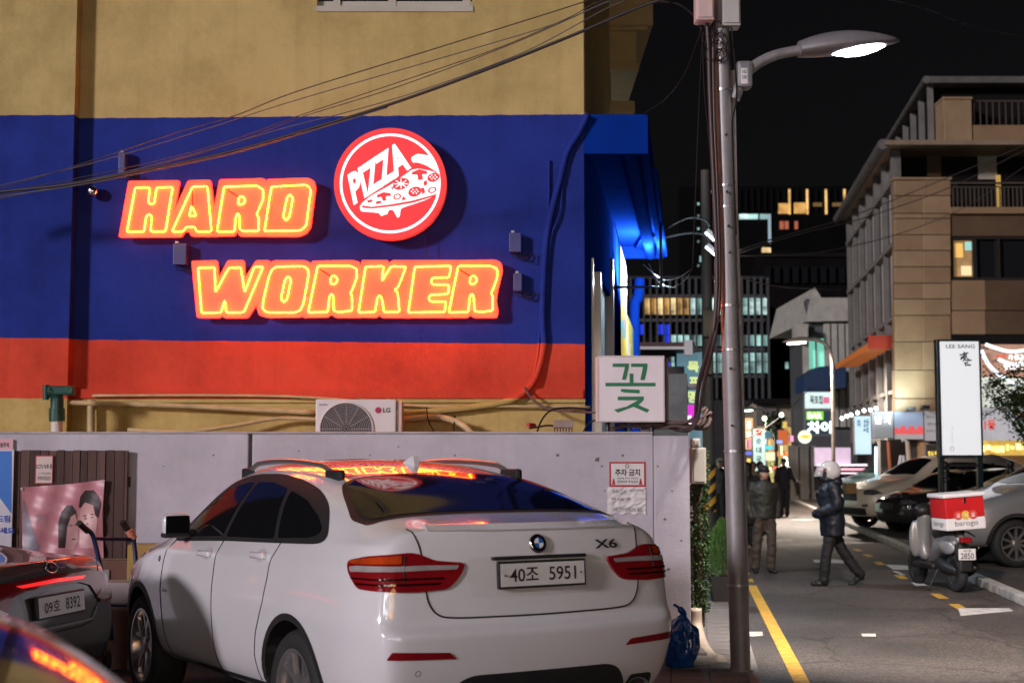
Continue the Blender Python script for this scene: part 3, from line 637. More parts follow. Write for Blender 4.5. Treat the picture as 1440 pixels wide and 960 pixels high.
# flower shop box sign
LB = mat('lightbox_white', (.72,.66,.71), .35, var=.05)
a = wallbox(840, 500, 934, 593, YW-.05)
t = thing('flower_shop_sign', 'square white box sign with green Korean letter above the wall', 'sign', ((a[0]+a[2])/2, YW+.05, z_wt))
MB().bbox((a[0], YW-.05, a[1]), (a[2], YW+.22, a[3]), .01).build('box', LB, t)
fr = MB()
for (x0,z0,x1,z1) in ((a[0],a[1],a[0]+.012,a[3]),(a[2]-.012,a[1],a[2],a[3]),(a[0]+.012,a[1],a[2]-.012,a[1]+.012),(a[0]+.012,a[3]-.012,a[2]-.012,a[3])): fr.box((x0,YW-.056,z0),(x1,YW-.0505,z1))
stuff(fr.build('frame', mat('sign_frame', (.5,.48,.5), .4, .4), t))
MB().box((a[2]+.001, YW-.03, a[1]+.02), (a[2]+.04, YW+.20, a[3]-.02)).build('side_case', mat('brown_case', (.06,.035,.03), .5), t)
GRN = mat('sign_green', (.012,.17,.075), .45)
def cs(p): return P(800+p[0]*260/1248, 440+p[1]*200/960, YW-.054)
gm = MB()
for pg in ([(295,340),(405,340),(405,362),(385,450),(358,450),(378,364),(295,364)], [(420,340),(530,340),(530,364),(512,452),(482,452),(500,364),(420,364)], [(410,408),(436,408),(436,470),(410,470)], [(247,470),(585,470),(585,494),(247,494)],
           [(352,512),(372,512),(478,518),(478,542),(372,536),(350,528)], [(330,563),(505,563),(505,585),(470,620),(544,652),(528,672),(436,632),(330,672),(304,652),(390,630),(465,588),(330,588)]):
    gm.prism([(cs(p).x, cs(p).z) for p in pg], YW-.054, YW-.0515, None)
stuff(gm.build('letter_strokes', GRN, t))
pm = MB(); pm.tube([((a[0]+a[2])/2-.2, YW+.1, z_wt-.02), ((a[0]+a[2])/2-.2, YW+.1, a[1])], .02, 8); pm.build('post', BLACKM, t)
pm = MB(); pm.tube([((a[0]+a[2])/2+.2, YW+.1, z_wt-.02), ((a[0]+a[2])/2+.2, YW+.1, a[1])], .02, 8); pm.build('post', BLACKM, t)

# outdoor air conditioner between wall and shop
YA = 13.55
a = wallbox(443, 561, 557, 640, YA)
ACW = mat('ac_casing', (.66,.62,.62), .45, var=.05)
t = thing('air_conditioner', 'white outdoor air conditioner unit with round fan grille behind the wall', 'air conditioner', ((a[0]+a[2])/2, YA+.15, a[1]))
MB().bbox((a[0], YA, a[1]), (a[2], YA+.30, a[3]), .015).build('casing', ACW, t)
MB().bbox((a[2]+.001, YA+.03, a[1]), (a[2]+.055, YA+.27, a[3]-.02), .01).build('valve_cover', mat('valve_cover_paint', (.6,.45,.40), .5), t)
fc = P(487, 603, YA-.002); fr_ = .245
MB().prism([(fc.x+p[0], fc.z+p[1]) for p in circ(0,0,fr_,40)], YA-.004, YA-.002, None).build('fan_opening', mat('fan_dark', (.05,.04,.045), .6), t)
gm = MB()
for rr in [fr_*k/15 for k in range(1, 16)]:
    gm.tube([Vector((fc.x+p[0], YA-.016, fc.z+p[1])) for p in circ(0,0,rr,36)], .0024, 4, closed=True)
for k in range(12):
    b_ = k*math.pi/6; gm.tube([(fc.x+.05*math.cos(b_), YA-.018, fc.z+.05*math.sin(b_)), (fc.x+fr_*math.cos(b_), YA-.018, fc.z+fr_*math.sin(b_))], .003, 4)
stuff(gm.build('grille', mat('grille_grey', (.45,.42,.43), .4), t))
MB().tube([Vector((fc.x+p[0], YA-.008, fc.z+p[1])) for p in circ(0,0,fr_+.008,40)], .010, 6, closed=True).build('grille_rim', ACW, t)
words('maker_mark', t, mat('logo_grey', (.10,.10,.11), .5), YA-.003, [('LG', 538.5, 573, 549, 580)], .04)
c = P(532, 576.5, YA-.003); MB().prism(circ(c.x, c.z, .030, 20), YA-.005, YA-.003, None).build('maker_disc', mat('logo_magenta', (.35,.02,.08), .5), t)
words('inverter_mark', t, mat('logo_navy', (.03,.03,.2), .5), YA-.003, [('inverter', 449, 567, 461, 570)], .0)
MB().box((a[0]+.05, YA-.02, a[1]-.05), (a[2]-.05, YF, a[1]-.001)).build('bracket', BLACKM, t)

# ------- conduits, boxes and cable clutter on the facade
def wire(name, label, pts, r, m, cat='cable', n=6, group=None, k=5):
    """pts (px, py, Y)"""
    o = MB().tube(sm([P(*p) for p in pts], k), r, n).build(name, m, None, smooth=True); return tag(o, label, cat, group)
yq = YF-.035
wire('conduit', 'thick painted cable bundle running down the wall beside the canopy', [(826,160,YF-.06),(815,185,yq),(797,215,yq),(787,255,yq),(775,300,yq),(768,340,yq),(764,400,yq),(763,450,yq),(765,480,yq),(760,510,yq),(748,540,yq-.03),(728,558,yq-.05),(700,567,yq-.05),(650,574,yq-.05),(600,579,yq-.05),(560,583,yq-.05)], .034, FAC, n=8)
wire('conduit', 'thin painted cable strapped beside the thick bundle on the blue wall', [(772,225,YF-.02),(771,300,YF-.02),(764,345,YF-.02),(760,420,YF-.02),(758,480,YF-.02),(752,520,YF-.05),(738,552,YF-.08)], .016, FAC)
wire('conduit', 'slim looped cable clipped right of the thick bundle', [(792,235,YF-.02),(789,290,YF-.03),(782,315,YF-.03),(776,330,YF-.03),(771,372,YF-.03),(768,440,YF-.03)], .012, FAC)
CRP = mat('cream_pipe', (.50,.38,.20), .55, var=.2, vsc=6)
wire('pipe', 'cream insulated pipe running along the wall foot behind the air conditioner', [(-20,563,YF-.10),(100,566,YF-.10),(240,570,YF-.10),(340,575,YF-.10),(443,580,YF-.10)], .028, CRP)
wire('pipe', 'cream drain hose sagging left of the air conditioner', [(180,604,YF-.2),(260,607,YF-.25),(330,598,YF-.2),(390,588,YF-.15),(450,590,YF-.12)], .022, CRP)
wire('pipe', 'pale insulated hose drooping right of the air conditioner', [(560,590,YF-.2),(610,586,YF-.22),(640,592,YF-.25),(660,605,YF-.3),(680,630,YF-.3)], .034, CRP)
wire('pipe', 'straight thin pipe under the orange ledge', [(130,556,YF-.08),(400,557,YF-.08),(600,571,YF-.08),(720,571,YF-.08),(830,572,YF-.08)], .014, CRP)
DKC = mat('dark_cable', (.022,.018,.018), .85, spec=.1); RDC = mat('dusty_cable', (.10,.065,.06), .7, var=.3, vsc=8)
for i, pts in enumerate(([(600,572,13.9),(602,590,13.85),(612,610,13.8)], [(635,592,13.95),(640,585,13.95),(638,600,13.9),(640,612,13.85)], [(738,545,14.1),(748,560,14.0),(768,574,13.9),(800,578,13.7),(838,580,13.3)],
                        [(755,608,13.5),(762,590,13.5),(775,577,13.5),(800,573,13.5),(830,575,13.3)], [(745,602,13.6),(757,600,13.5),(772,598,13.45),(792,600,13.4)], [(820,608,13.3),(827,596,13.3),(838,590,13.2)])):
    wire('cable', ('short drooping cable under the shop conduit, left', 'small dark looped cable beside the hose', 'cable running from the conduit to the flower sign', 'dark arched cable behind the wall top', 'coupled cable ends lying behind the wall top', 'short bent cable left of the flower sign')[i], pts, (.006,.006,.012,.010,.010,.008)[i], DKC if i != 2 else RDC)
# terminal clutter
t = thing('cable_connector', 'cluttered cable splice box with short plugs by the flower sign', 'connector', P(800,604,13.4))
MB().bbox(tuple(P(778,602,13.4)), tuple(P(806,590,13.2)), .01).build('body', mat('dusty_plastic', (.25,.2,.18), .7, var=.3), t)
for k in range(7):
    p = P(780+k*4, 601, 13.18); MB().tube([p, p+Vector((0,-.02,-.045))], .008, 6).build('plug', RDC, t)
MB().tube([P(752,598,13.4), P(742,597,13.3)], .02, 8).build('red_plug', mat('red_plastic', (.4,.03,.03), .5), t)
BOXP = mat('box_paint', (.10,.12,.30), .5, var=.1); BOXG = mat('box_steel', (.055,.06,.20), .5, var=.15)
for (x0,y0,x1,y1,lb) in ((243,342,262,372,'grey neon transformer box between the words HARD and WORKER'), (166,214,176,244,'small transformer box above the word HARD'), (716,327,733,354,'transformer box right of the pizza sign'), (722,384,734,409,'small junction box right of the word WORKER')):
    t = thing('transformer_box', lb, 'electrical box', P((x0+x1)/2, y1, YF))
    a = wallbox(x0, y0, x1, y1, YF-.12); MB().bbox((a[0], YF-.12, a[1]), (a[2], YF-.001, a[3]), .008).build('case', BOXG, t)
    MB().box((a[0]+.02, YF-.125, a[3]-.001), (a[0]+.05, YF-.05, a[3]+.02)).build('lug', PVC, t)
    for k in range(3):
        p = Vector((a[0]+.03+k*.03, YF-.06, a[1])); MB().tube(sm([p, p+Vector((.01+.02*k,-.02,-.05)), p+Vector((.08+.03*k,0,-.05-.02*k)), p+Vector((.16,.02,-.01))],4), .005, 5).build('lead', DKC, t)
t = thing('security_camera', 'small chrome dome camera on the blue wall left of the sign', 'camera', P(130,276,YF))
c = P(130.5, 269, YF-.08); MB().lathe([(.001,-.062)]+[(.062*math.cos(a), .062*math.sin(a)) for a in [R(x) for x in range(-80,81,16)]]+[(.001,.062)], 16, Matrix.Translation(c)).build('dome', mat('chrome', (.75,.75,.77), .18, 1., var=0), t, smooth=True)
MB().tube([c, c+Vector((0,.08,0))], .03, 10).build('mount', PVC, t)
# vent pipe elbow on the left
GRP = mat('green_pipe', (.012,.07,.055), .35, var=.2)
t = thing('vent_pipe', 'green elbow vent on a pale pipe left of the wall', 'pipe', P(80,606,13.7))
MB().tube([P(80,650,13.7), P(80,588,13.7)], .055, 14).build('pipe', mat('pale_pvc', (.6,.55,.52), .4), t, auto=50)
MB().tube([P(80,592,13.7), P(80,574,13.7)], .075, 14).build('socket', GRP, t, auto=50)
MB().tube(sm([P(80,578,13.7), P(80,560,13.7), P(76,552,13.68), P(68,550,13.66)],4), .062, 14).build('elbow', GRP, t, auto=60)
MB().tube([P(64.5,562,13.64), P(64.5,541,13.64)], .03, 12).build('flange', GRP, t, auto=50)
MB().bbox(tuple(P(70,556,13.76)), tuple(P(102,542,13.62)), .02).build('hood', GRP, t)
t = thing('downpipe', 'cream downpipe at the foot of the shop wall corner', 'pipe', P(128,610,14.15))
MB().tube([P(128,640,14.12), P(128,562,14.12)], .035, 10).build('tube', CRP, t, auto=50); MB().tube([P(116,566,14.12), P(142,566,14.12)], .02, 8).build('collar', CRP, t)

# overhead wires
WD = mat('wire_dark', (.02,.012,.012), .5)
WL = mat('wire_grey', (.08,.075,.08), .6)
def ow(pts, r, lb, m=WD):
    n = len(pts); q = []
    for i, p in enumerate(pts):
        f = min(1, max(0, p[0]/1000)); q.append((p[0], p[1], 13.4-1.85*f))
    wire('overhead_wire', lb, q, r, m, 'wire', 6, 'overhead wires in front of the shop', 8)
ow([(-60,281),(0,270),(100,259),(200,240),(330,212),(440,180),(545,148),(668,104),(800,52),(905,8),(960,-8),(1003,-20)], .014, 'thick black cable bundle crossing in front of the shop sign')
ow([(-60,285),(0,276),(100,262),(200,243.5),(330,215.5),(440,183.5),(545,151)], .006, 'thin wire lashed under the thick cable bundle', WL)
ow([(-60,275),(0,265),(110,232),(250,186),(330,163),(420,128),(620,66),(830,0),(1003,-60)], .005, 'uppermost thin overhead wire crossing the cream wall')
ow([(-60,276),(0,261),(150,224),(300,178),(420,140),(620,82),(780,34),(860,0),(1003,-52)], .0045, 'second thin overhead wire from the top', WL)
ow([(-60,288),(0,272),(160,240),(300,205),(420,163),(560,116),(700,68),(800,25),(850,0),(1003,-45)], .004, 'thin overhead wire meeting the bundle above HARD')
ow([(-60,284),(0,274),(200,237),(330,200),(420,166),(560,122),(720,62),(870,-2),(1003,-40)], .004, 'slack thin overhead wire third below the top')
ow([(-60,290),(0,279),(200,236),(400,180),(480,160),(590,128),(740,72),(880,0),(1003,-30)], .0045, 'grey overhead wire just above the thick bundle', WL)


# ---------------------------------------------------------------- wooden fence with posters, hand truck, boxes
WOOD = [mat('weathered_wood_%d' % i, c, .8, var=.35, vsc=3, bump=.35, bsc=30, streak=.8) for i, c in enumerate(((.085,.045,.038),(.11,.06,.05),(.065,.035,.03)))]
YFN = YW-.06
fence = thing('plank_fence', 'dark weathered wooden plank fence mounted on the white wall', 'fence', P(100, 900, YFN))
x = 19.0; rnd = random.Random(8); k = 0
while x < 180:
    w = rnd.uniform(10, 14.5); x1 = min(x+w, 181); a = P(x, 633+rnd.uniform(-.6,.6), YFN); b = P(x1-.7, 633, YFN)
    MB().bbox((a.x, YFN-rnd.uniform(0,.012), .12), (b.x, YFN+.02, a.z), .004).build('plank', WOOD[k % 3], fence); x = x1; k += 1
for zz in (1.5, .6): MB().box((P(19,700,YFN).x, YFN+.021, zz), (P(181,700,YFN).x, YFN+.055, zz+.09)).build('rail', WOOD[0], fence)
# CCTV notice
t = thing('cctv_notice', 'pale rectangular CCTV notice on the wooden fence', 'notice', P(62,680,YFN-.02))
PK = mat('pale_pink_board', (.62,.50,.47), .5)
flat('board', 49, 640, 75, 680, YFN-.016, PRED, t, .004); flat('sheet', 50.5, 641.5, 73.8, 678.5, YFN-.0205, PK, t, .002)
words('heading', t, PBLK, YFN-.024, [('CCTV 녹화 중', 51, 652, 73, 659)], .02); words('small_print', t, PBLK, YFN-.024, [('이 구역은 촬영중', 54, 664, 71, 666.5), ('관계자외 출입금지', 53, 669, 71, 675)], .01)
# couple banner
t = thing('couple_banner', 'wrinkled banner printed with a young couple on the fence, pink light put into its colour', 'banner', P(88,780,YFN-.05))
def bw(px, py): return P(px, py, YFN-.035-.012*math.sin(px*.16+py*.05)-.008*math.sin(py*.21-px*.07))
def band_poly(name, poly, off, m, g=5.0):
    pl = [Vector(p) for p in poly]; pts = []
    for i in range(len(pl)):
        a, b = pl[i], pl[(i+1) % len(pl)]; n = max(1, int((b-a).length/g))
        for q in range(n): pts.append(a+(b-a)*q/n)
    N = len(pts); ed = [(i, (i+1) % N) for i in range(N)]
    xs = [p.x for p in pts]; ys = [p.y for p in pts]; inner = []
    def ins(p):
        c = False
        for i in range(N):
            a, b = pts[i], pts[(i+1) % N]
            if (a.y > p.y) != (b.y > p.y) and p.x < (b.x-a.x)*(p.y-a.y)/(b.y-a.y)+a.x: c = not c
        return c
    xx = min(xs)+g
    while xx < max(xs):
        yy = min(ys)+g
        while yy < max(ys):
            p = Vector((xx, yy))
            if ins(p) and min((p-q).length for q in pts) > g*.5: inner.append(p)
            yy += g
        xx += g
    vo, eo, fo, *_ = delaunay_2d_cdt(pts+inner, ed, [], 1, 1e-6)
    return MB().raw([bw(p.x, p.y)-Vector((0,off,0)) for p in vo], [list(f)[::-1] for f in fo]).build(name, m, t, smooth=True)
PINK_CAST = mat('pink_cast_vinyl', (.50,.21,.25), .4, var=.06); HAIR = mat('print_hair', (.035,.018,.022), .5); FACEP = mat('print_face', (.58,.33,.33), .45); GRYP = mat('print_grey', (.28,.26,.32), .45)  # pink cast of red light is put into the banner vinyl's base colour
band_poly('cloth', [(30,685),(100,680),(147,674),(144,720),(146,800),(32,800)], 0, PINK_CAST)
band_poly('print_stripe', [(32,700),(42,730),(55,770),(34,790)], .002, GRYP)
# tilted heads, woman with long hair and man
band_poly('woman_hair', [(82,770),(82,735),(86,720),(94,710),(102,710),(107,718),(109,735),(106,770)], .002, HAIR)
band_poly('woman_face', [(92,770),(95,740),(100,726),(106,722),(110,738),(110,760),(104,774)], .004, FACEP)
band_poly('man_face', [(112,770),(112,725),(115,708),(124,704),(134,712),(137,735),(132,770)], .003, FACEP)
band_poly('man_hair', [(111,712),(113,698),(120,689),(132,689),(139,697),(142,708),(138,728),(134,724),(131,710),(120,706),(113,714)], .005, HAIR)
ft = MB()
for (x0,y0,w,h) in ((117,724,5,1.4),(127,722,5,1.4),(119,728,3,1.6),(128,726,3,1.6),(120,745,7,1.4),(122,735,2,2),(98,738,4,1.2),(105,737,3.5,1.2),(101,757,5,1.4)):
    ft.face([bw(x0,y0+h)-Vector((0,.008,0)), bw(x0+w,y0+h)-Vector((0,.008,0)), bw(x0+w,y0)-Vector((0,.008,0)), bw(x0,y0)-Vector((0,.008,0))])
stuff(ft.build('printed_features', HAIR, t))
mb = MB(); text_to(mb, '좋은 날', lambda x, y: bw(x, y)-Vector((0,.006,0)), 0, (50,735,66,722)); stuff(mb.build('printed_writing', GRYP, t))
for (px, py) in ((31,687),(146,676)): MB().tube([bw(px,py), bw(px,py)-Vector((0,.012,0))], .012, 8).build('eyelet', CHRO if 'CHRO' in globals() else PVC, t)
# blue banner at the far left with pink strip above
t = thing('blue_banner', 'blue and white banner with writing beside the plank fence', 'banner', P(6,780,YFN))
BW_ = mat('banner_white', (.55,.53,.60), .5); BB = mat('banner_blue', (.03,.16,.55), .5)
flat('cloth', -40, 632, 20, 800, YFN-.03, BW_, t, .003)
mb = MB(); mb.face([P(p[0],p[1],YFN-.036) for p in ((-40,634),(-40,690),(0,700),(16,722),(16,634))][::-1]); mb.build('blue_print', BB, t)
words('writing', t, mat('print_blue', (.02,.06,.4), .5), YFN-.037, [('드림', -4, 724, 14, 734), ('주세요', -10, 741, 20, 750)], .03)
t = thing('pink_sign_strip', 'small pink sign strip above the blue banner', 'sign', P(4,632,YW))
flat('board', -40, 617, 19, 632, YW-.02, mat('pink_board', (.66,.36,.42), .5), t, .006); words('writing', t, PBLK, YW-.028, [('의원주차', -4, 622, 13, 629)], .02); 
# hand truck
YH = 11.6; NAVY = mat('navy_steel', (.015,.02,.08), .4, .3); GRIPM = mat('black_grip', (.012,.012,.012), .6)
t = thing('hand_truck', 'blue steel hand truck leaning beside the sedan', 'hand truck', P(135,905,YH))
MB().tube(sm([P(114,738,YH-.1), P(124,745,YH), P(132,757,YH+.05), P(143,805,YH+.05), P(152,850,YH), P(157,900,YH-.05)],5), .019, 8).build('rail', NAVY, t, smooth=True)
MB().tube(sm([P(176,738,YH+.35), P(186,752,YH+.4), P(190,775,YH+.4), P(194,830,YH+.35), P(196,900,YH+.3)],5), .019, 8).build('rail', NAVY, t, smooth=True)
MB().tube([P(111,735,YH-.12), P(123,746,YH-.01)], .026, 10).build('grip', GRIPM, t, auto=50); MB().tube([P(172,733,YH+.33), P(184,751,YH+.4)], .028, 10).build('grip', GRIPM, t, auto=50)
for py in (757, 850): MB().tube([P(132+(py-757)*.2,py,YH+.05), P(190+(py-757)*.05,py+1,YH+.4)], .015, 8).build('crossbar', NAVY, t)
MB().tube([P(154,870,YH), P(146,905,YH)], .02, 8).build('foot', NAVY, t)
MB().tube([P(181,745,YH+.36), P(188,757,YH+.39)], .033, 10).build('handle_sleeve', mat('orange_sleeve', (.55,.22,.14), .5), t, auto=50)
for sd in (0,1): MB().lathe([(.02,-.02),(.08,-.02),(.085,0),(.08,.02),(.02,.02)], 18, Matrix.Translation(Vector(P(150+40*sd,928,YH+.3*sd))) @ Matrix.Rotation(math.pi/2,4,'Y')).build('wheel', TYRE_L if 'TYRE_L' in globals() else GRIPM, t, auto=40)
wire('hose', 'thin white hose hanging from the hand truck', [(136,792,11.5),(141,800,11.45),(144,815,11.45),(141,828,11.45),(134,832,11.5)], .008, PVC, 'hose')
CARD = mat('cardboard', (.32,.19,.09), .8, var=.2, bump=.1)
def carton(lb, px, py, Y, w, d, h, rz, m=None, z=0):
    g = P(px, py, Y); t = thing('carton', lb, 'box', (g.x, Y, z), rz)
    MB().bbox((-w/2,-d/2,0),(w/2,d/2,h),.004).build('box', m or CARD, t, world=False)
    MB().box((-w/2-.001,-.03,h+.0005),(w/2+.001,.03,h+.002)).build('tape', mat('tape', (.45,.33,.18), .3), t, world=False)
carton('yellowish cardboard carton standing behind the hand truck', 205, 800, 12.4, .28, .3, 1.02, .15, mat('yellow_card', (.42,.27,.08), .8, var=.2))
carton('pinkish white carton with two holes beside the hand truck', 166, 850, 12.2, .30, .3, .72, -.1, mat('white_card', (.42,.36,.37), .7, var=.15))
carton('dark brown carton low behind the sedan', 160, 850, 12.55, .55, .3, .88, .05, mat('brown_card', (.14,.07,.05), .8, var=.3))
carton('grey carton leaning by the fence', 138, 850, 12.5, .22, .25, .80, .1, mat('grey_card', (.30,.27,.29), .7, var=.2))
# ---------------------------------------------------------------- street lamp pole with its cables
GALV = mat('galvanised', (.26,.25,.26), .5, .35, var=.3, vsc=6, bump=.15, bsc=70, streak=.6)
pb = G(1042, 950); YPL = pb.y
t = thing('street_lamp', 'tall grey street lamp pole with lit lamp head hung with cables', 'street lamp', (pb.x, pb.y, 0))
axis = [(1042,952),(1037,800),(1031,600),(1025,400),(1019,200),(1013,0),(1008,-160)]
MB().tube([P(x_, y_, YPL) for x_, y_ in axis], [.082,.081,.078,.074,.070,.066,.062], 20).build('pole', GALV, t, auto=60)
MB().tube([P(1042,950,YPL)-Vector((0,0,.02)), P(1042,940,YPL)], .10, 20).build('foot_collar', GALV, t, auto=60)
for py, r_ in ((822,.086),(634,.084),(492,.081),(430,.080),(292,.077),(262,.077),(128,.074)):
    xx = 1042-(952-py)*.0305; MB().tube([P(xx,py+1.5,YPL), P(xx,py-1.5,YPL)], r_, 18).build('strap', mat('strap_steel', (.4,.4,.41), .35, .8), t, auto=60)
bo = MB()
for px, py in ((1022,270),(1024,318),(1026,355),(1027,518),(1029,598),(1021,190)):
    p = P(px, py, YPL-.08); bo.tube([p, p+Vector((0,-.03,0))], .010, 6)
stuff(bo.build('step_bolt', BLACKM, t))
MB().tube([P(1030,100,YPL+.02), P(1034,300,YPL+.02), P(1041,480,YPL+.02), P(1044,600,YPL+.02), P(1050,860,YPL+.02)], .022, 10).build('side_conduit', mat('conduit_beige', (.42,.37,.35), .5), t, smooth=True)
# lamp arm and head
arm = sm([P(1033,140,YPL), P(1044,112,YPL), P(1062,92,YPL), P(1090,78,YPL), P(1128,70,YPL)], 6)
MB().tube(arm, .045, 12).build('arm', GALV, t, auto=60)
MB().bbox(tuple(P(1037,122,YPL-.08)), tuple(P(1054,92,YPL+.08)), .03).build('ballast_box', mat('ballast', (.22,.22,.24), .4, .3), t)
flat('id_plate', 1042, 96, 1051, 118, YPL-.082, PAPER, t, .002); words('id_digits', t, PBLK, YPL-.0855, [('162', 1044, 98, 1050, 103), ('150', 1044, 106, 1050, 111)], .02)
Lm = MB()
def lamp_head(c0, c1, wmax, hmax):
    """lofted cobra head from c0 (arm side) to c1 (tip); returns mesh of upper shell"""
    mb = MB(); n = 14; ax = (c1-c0); L = ax.length; ax.normalize(); side = Vector((0,1,0)); up = ax.cross(side).normalized()
    if up.z < 0: up = -up
    rings = []
    for i in range(15):
        t_ = i/14; w = wmax*(math.sin(math.pi*min(1, .18+.82*t_))**.55 if t_ < 1 else .02); h = hmax*(math.sin(math.pi*min(1,.2+.78*t_))**.8); w = max(w,.012); h = max(h,.01)
        rings.append([c0+ax*(L*t_)+side*(w*math.cos(a))+up*(h*math.sin(a) if math.sin(a) > 0 else .35*h*math.sin(a)) for a in [2*math.pi*k/n for k in range(n)]])
    b = 0
    for rg in rings: mb.v += rg
    for i in range(14):
        for k in range(n): mb.f.append([i*n+k, i*n+(k+1) % n, (i+1)*n+(k+1) % n, (i+1)*n+k]); mb.mi.append(0)
    mb.f.append(list(range(n))[::-1]); mb.mi.append(0); mb.f.append([14*n+k for k in range(n)]); mb.mi.append(0)
    return mb, ax, side, up
c0, c1 = P(1124,74,YPL), P(1265,58,YPL)
mb, ax, sdv, upv = lamp_head(c0, c1, .165, .14)
hd = mb.build('lamp_head', mat('lamp_shell', (.24,.23,.25), .4, .3, var=.15), t, auto=60)
LENS = glow('lamp_lens', (1.0,.93,1.0), 30)
lm = MB(); n = 20; cc = c0+(c1-c0)*.56
for i in range(8):
    pass
lens = [[cc + ax*(.25*math.cos(2*math.pi*k/n)*r_) + sdv*(.115*math.sin(2*math.pi*k/n)*r_) - upv*(.030+.055*(1-r_**2)) for k in range(n)] for r_ in (1,.75,.45,.15)]
for rg in lens: lm.v += rg
for i in range(3):
    for k in range(n): lm.f.append([i*n+k, i*n+(k+1) % n, (i+1)*n+(k+1) % n, (i+1)*n+k]); lm.mi.append(0)
lm.f.append([3*n+k for k in range(n)]); lm.mi.append(0)
lm.build('lens', LENS, hd, smooth=True)
def lamp_light(parent, pos, power, col, size=.12, spot=150, axis=(0,0,-1)):
    ld = bpy.data.lights.new('lamp_beam', 'SPOT'); ld.energy = power; ld.color = col; ld.shadow_soft_size = size; ld.spot_size = R(spot); ld.spot_blend = .5
    lo = bpy.data.objects.new('lamp_beam', ld); COL.objects.link(lo); lo.parent = parent; lo.matrix_parent_inverse = Matrix.Identity(4); lo.location = WM(parent).inverted() @ pos; lo.rotation_euler = Vector(axis).to_track_quat('-Z','Y').to_euler()
    return lo
lamp_light(t, cc-Vector((0,0,.14)), 3500, (1.0,.86,.78), .15, 120, (.80,.90,-1))
# boxes at the top of the pole
for (x0,y0,x1,y1,Y0,lb,m) in ((979,-45,1004,28,YPL-.18,'pinkish notice box strapped to the top of the lamp pole', mat('pink_box', (.55,.40,.40), .5)), (1015,-45,1041,36,YPL-.1,'grey junction box on the top of the lamp pole', PVC)):
    q = thing('pole_box', lb, 'electrical box', P((x0+x1)/2, y1, YPL)); a = wallbox(x0,y0,x1,y1,Y0)
    MB().bbox((a[0],Y0,a[1]),(a[2],Y0+.16,a[3]),.012).build('case', m, q); MB().bbox((a[0]+.015,Y0-.012,a[1]+.02),(a[2]-.015,Y0-.001,a[3]-.02),.005).build('lid', m, q)
# cables down the pole
RC = mat('red_black_cable', (.05,.03,.03), .45)
wire('pole_cable', 'thick dark cable looping off the pole down to the wall top', [(990,-20,YPL-.06),(996,60,YPL-.08),(999,150,YPL-.09),(1004,260,YPL-.09),(1008,360,YPL-.09),(1007,430,YPL-.09),(1000,480,YPL-.05),(985,530,YPL+.3),(980,560,YPL+.6),(978,590,YPL+.9),(970,604,YPL+1.2),(950,603,YPL+1.5)], .022, RC)
wire('pole_cable', 'second dark cable beside the thick pole cable', [(1003,30,YPL-.07),(1004,150,YPL-.09),(1009,270,YPL-.09),(1012,380,YPL-.09),(1010,440,YPL-.09),(1002,490,YPL-.05),(990,540,YPL+.2),(984,575,YPL+.5),(976,598,YPL+.9),(960,606,YPL+1.3)], .017, RC)
wire('pole_cable', 'thin dark cable at the right of the pole', [(1028,30,YPL-.04),(1036,130,YPL-.06),(1030,170,YPL-.08),(1031,220,YPL-.07),(1035,330,YPL-.06)], .007, DKC)
wire('pole_cable', 'slim black cable hanging left of the pole', [(988,10,YPL-.05),(990,120,YPL-.05),(1001,240,YPL-.08),(1003,330,YPL-.09)], .006, DKC)
mb = MB(); rnd = random.Random(5)
for k in range(9):
    c = P(1006+rnd.uniform(-8,10), 60+rnd.uniform(-22,24), YPL-.09); r1 = rnd.uniform(.04,.09)
    mb.tube([c+Vector((r1*math.cos(a*.5236), rnd.uniform(-.02,.01), r1*1.1*math.sin(a*.5236))) for a in range(12)], .004, 5, closed=True)
tag(stuff(mb.build('cable_tangle', DKC)), 'tangle of thin black cable loops near the top of the pole', 'cable')
mb = MB()
for k in range(8):
    x0 = 850+rnd.uniform(0,60); pts = [P(x0, 600+rnd.uniform(-3,4), YW+rnd.uniform(.02,.2)), P(x0+30, 596+rnd.uniform(-6,6), YW+.1), P(950+rnd.uniform(-10,10), 598+rnd.uniform(-6,6), YW+rnd.uniform(-.05,.1)), P(975+rnd.uniform(-8,20), 596+rnd.uniform(-12,8), YW+rnd.uniform(-.2,.1)), P(998+rnd.uniform(-8,4), 580+rnd.uniform(-8,14), YW+.1)]
    mb.tube(sm(pts, 6), rnd.uniform(.008,.02), 6)
tag(stuff(mb.build('cable_tangle', RDC, None, smooth=True)), 'dusty bundle of cables lying along the wall top under the flower sign', 'cable')
wire('hanging_wire', 'pale wire hanging vertically between canopy and pole', [(988,45,YPL),(983,150,YPL+.4),(978,280,YPL+.6),(974,378,YPL+.8)], .006, DKC, 'wire')
wire('hanging_wire', 'slack wire loop between the blue canopy and the hanging wire', [(905,372,21.5),(930,392,20),(950,392,17),(974,378,YPL+.8)], .006, DKC, 'wire')
wire('hanging_wire', 'deep slack wire loop below the blue canopy', [(912,370,21.8),(925,395,21),(945,404,19),(962,395,16),(974,378,YPL+.8)], .005, DKC, 'wire')
wire('hanging_wire', 'wire from the canopy corner up to the pole', [(905,160,14.2),(935,140,13.5),(962,105,12.6),(982,55,YPL),(990,30,YPL)], .006, DKC, 'wire')
wire('hanging_wire', 'cable arching from the overhead bundle to the pole top', [(920,3,11.9),(950,5,11.7),(975,22,YPL),(990,50,YPL-.05)], .009, DKC, 'wire')
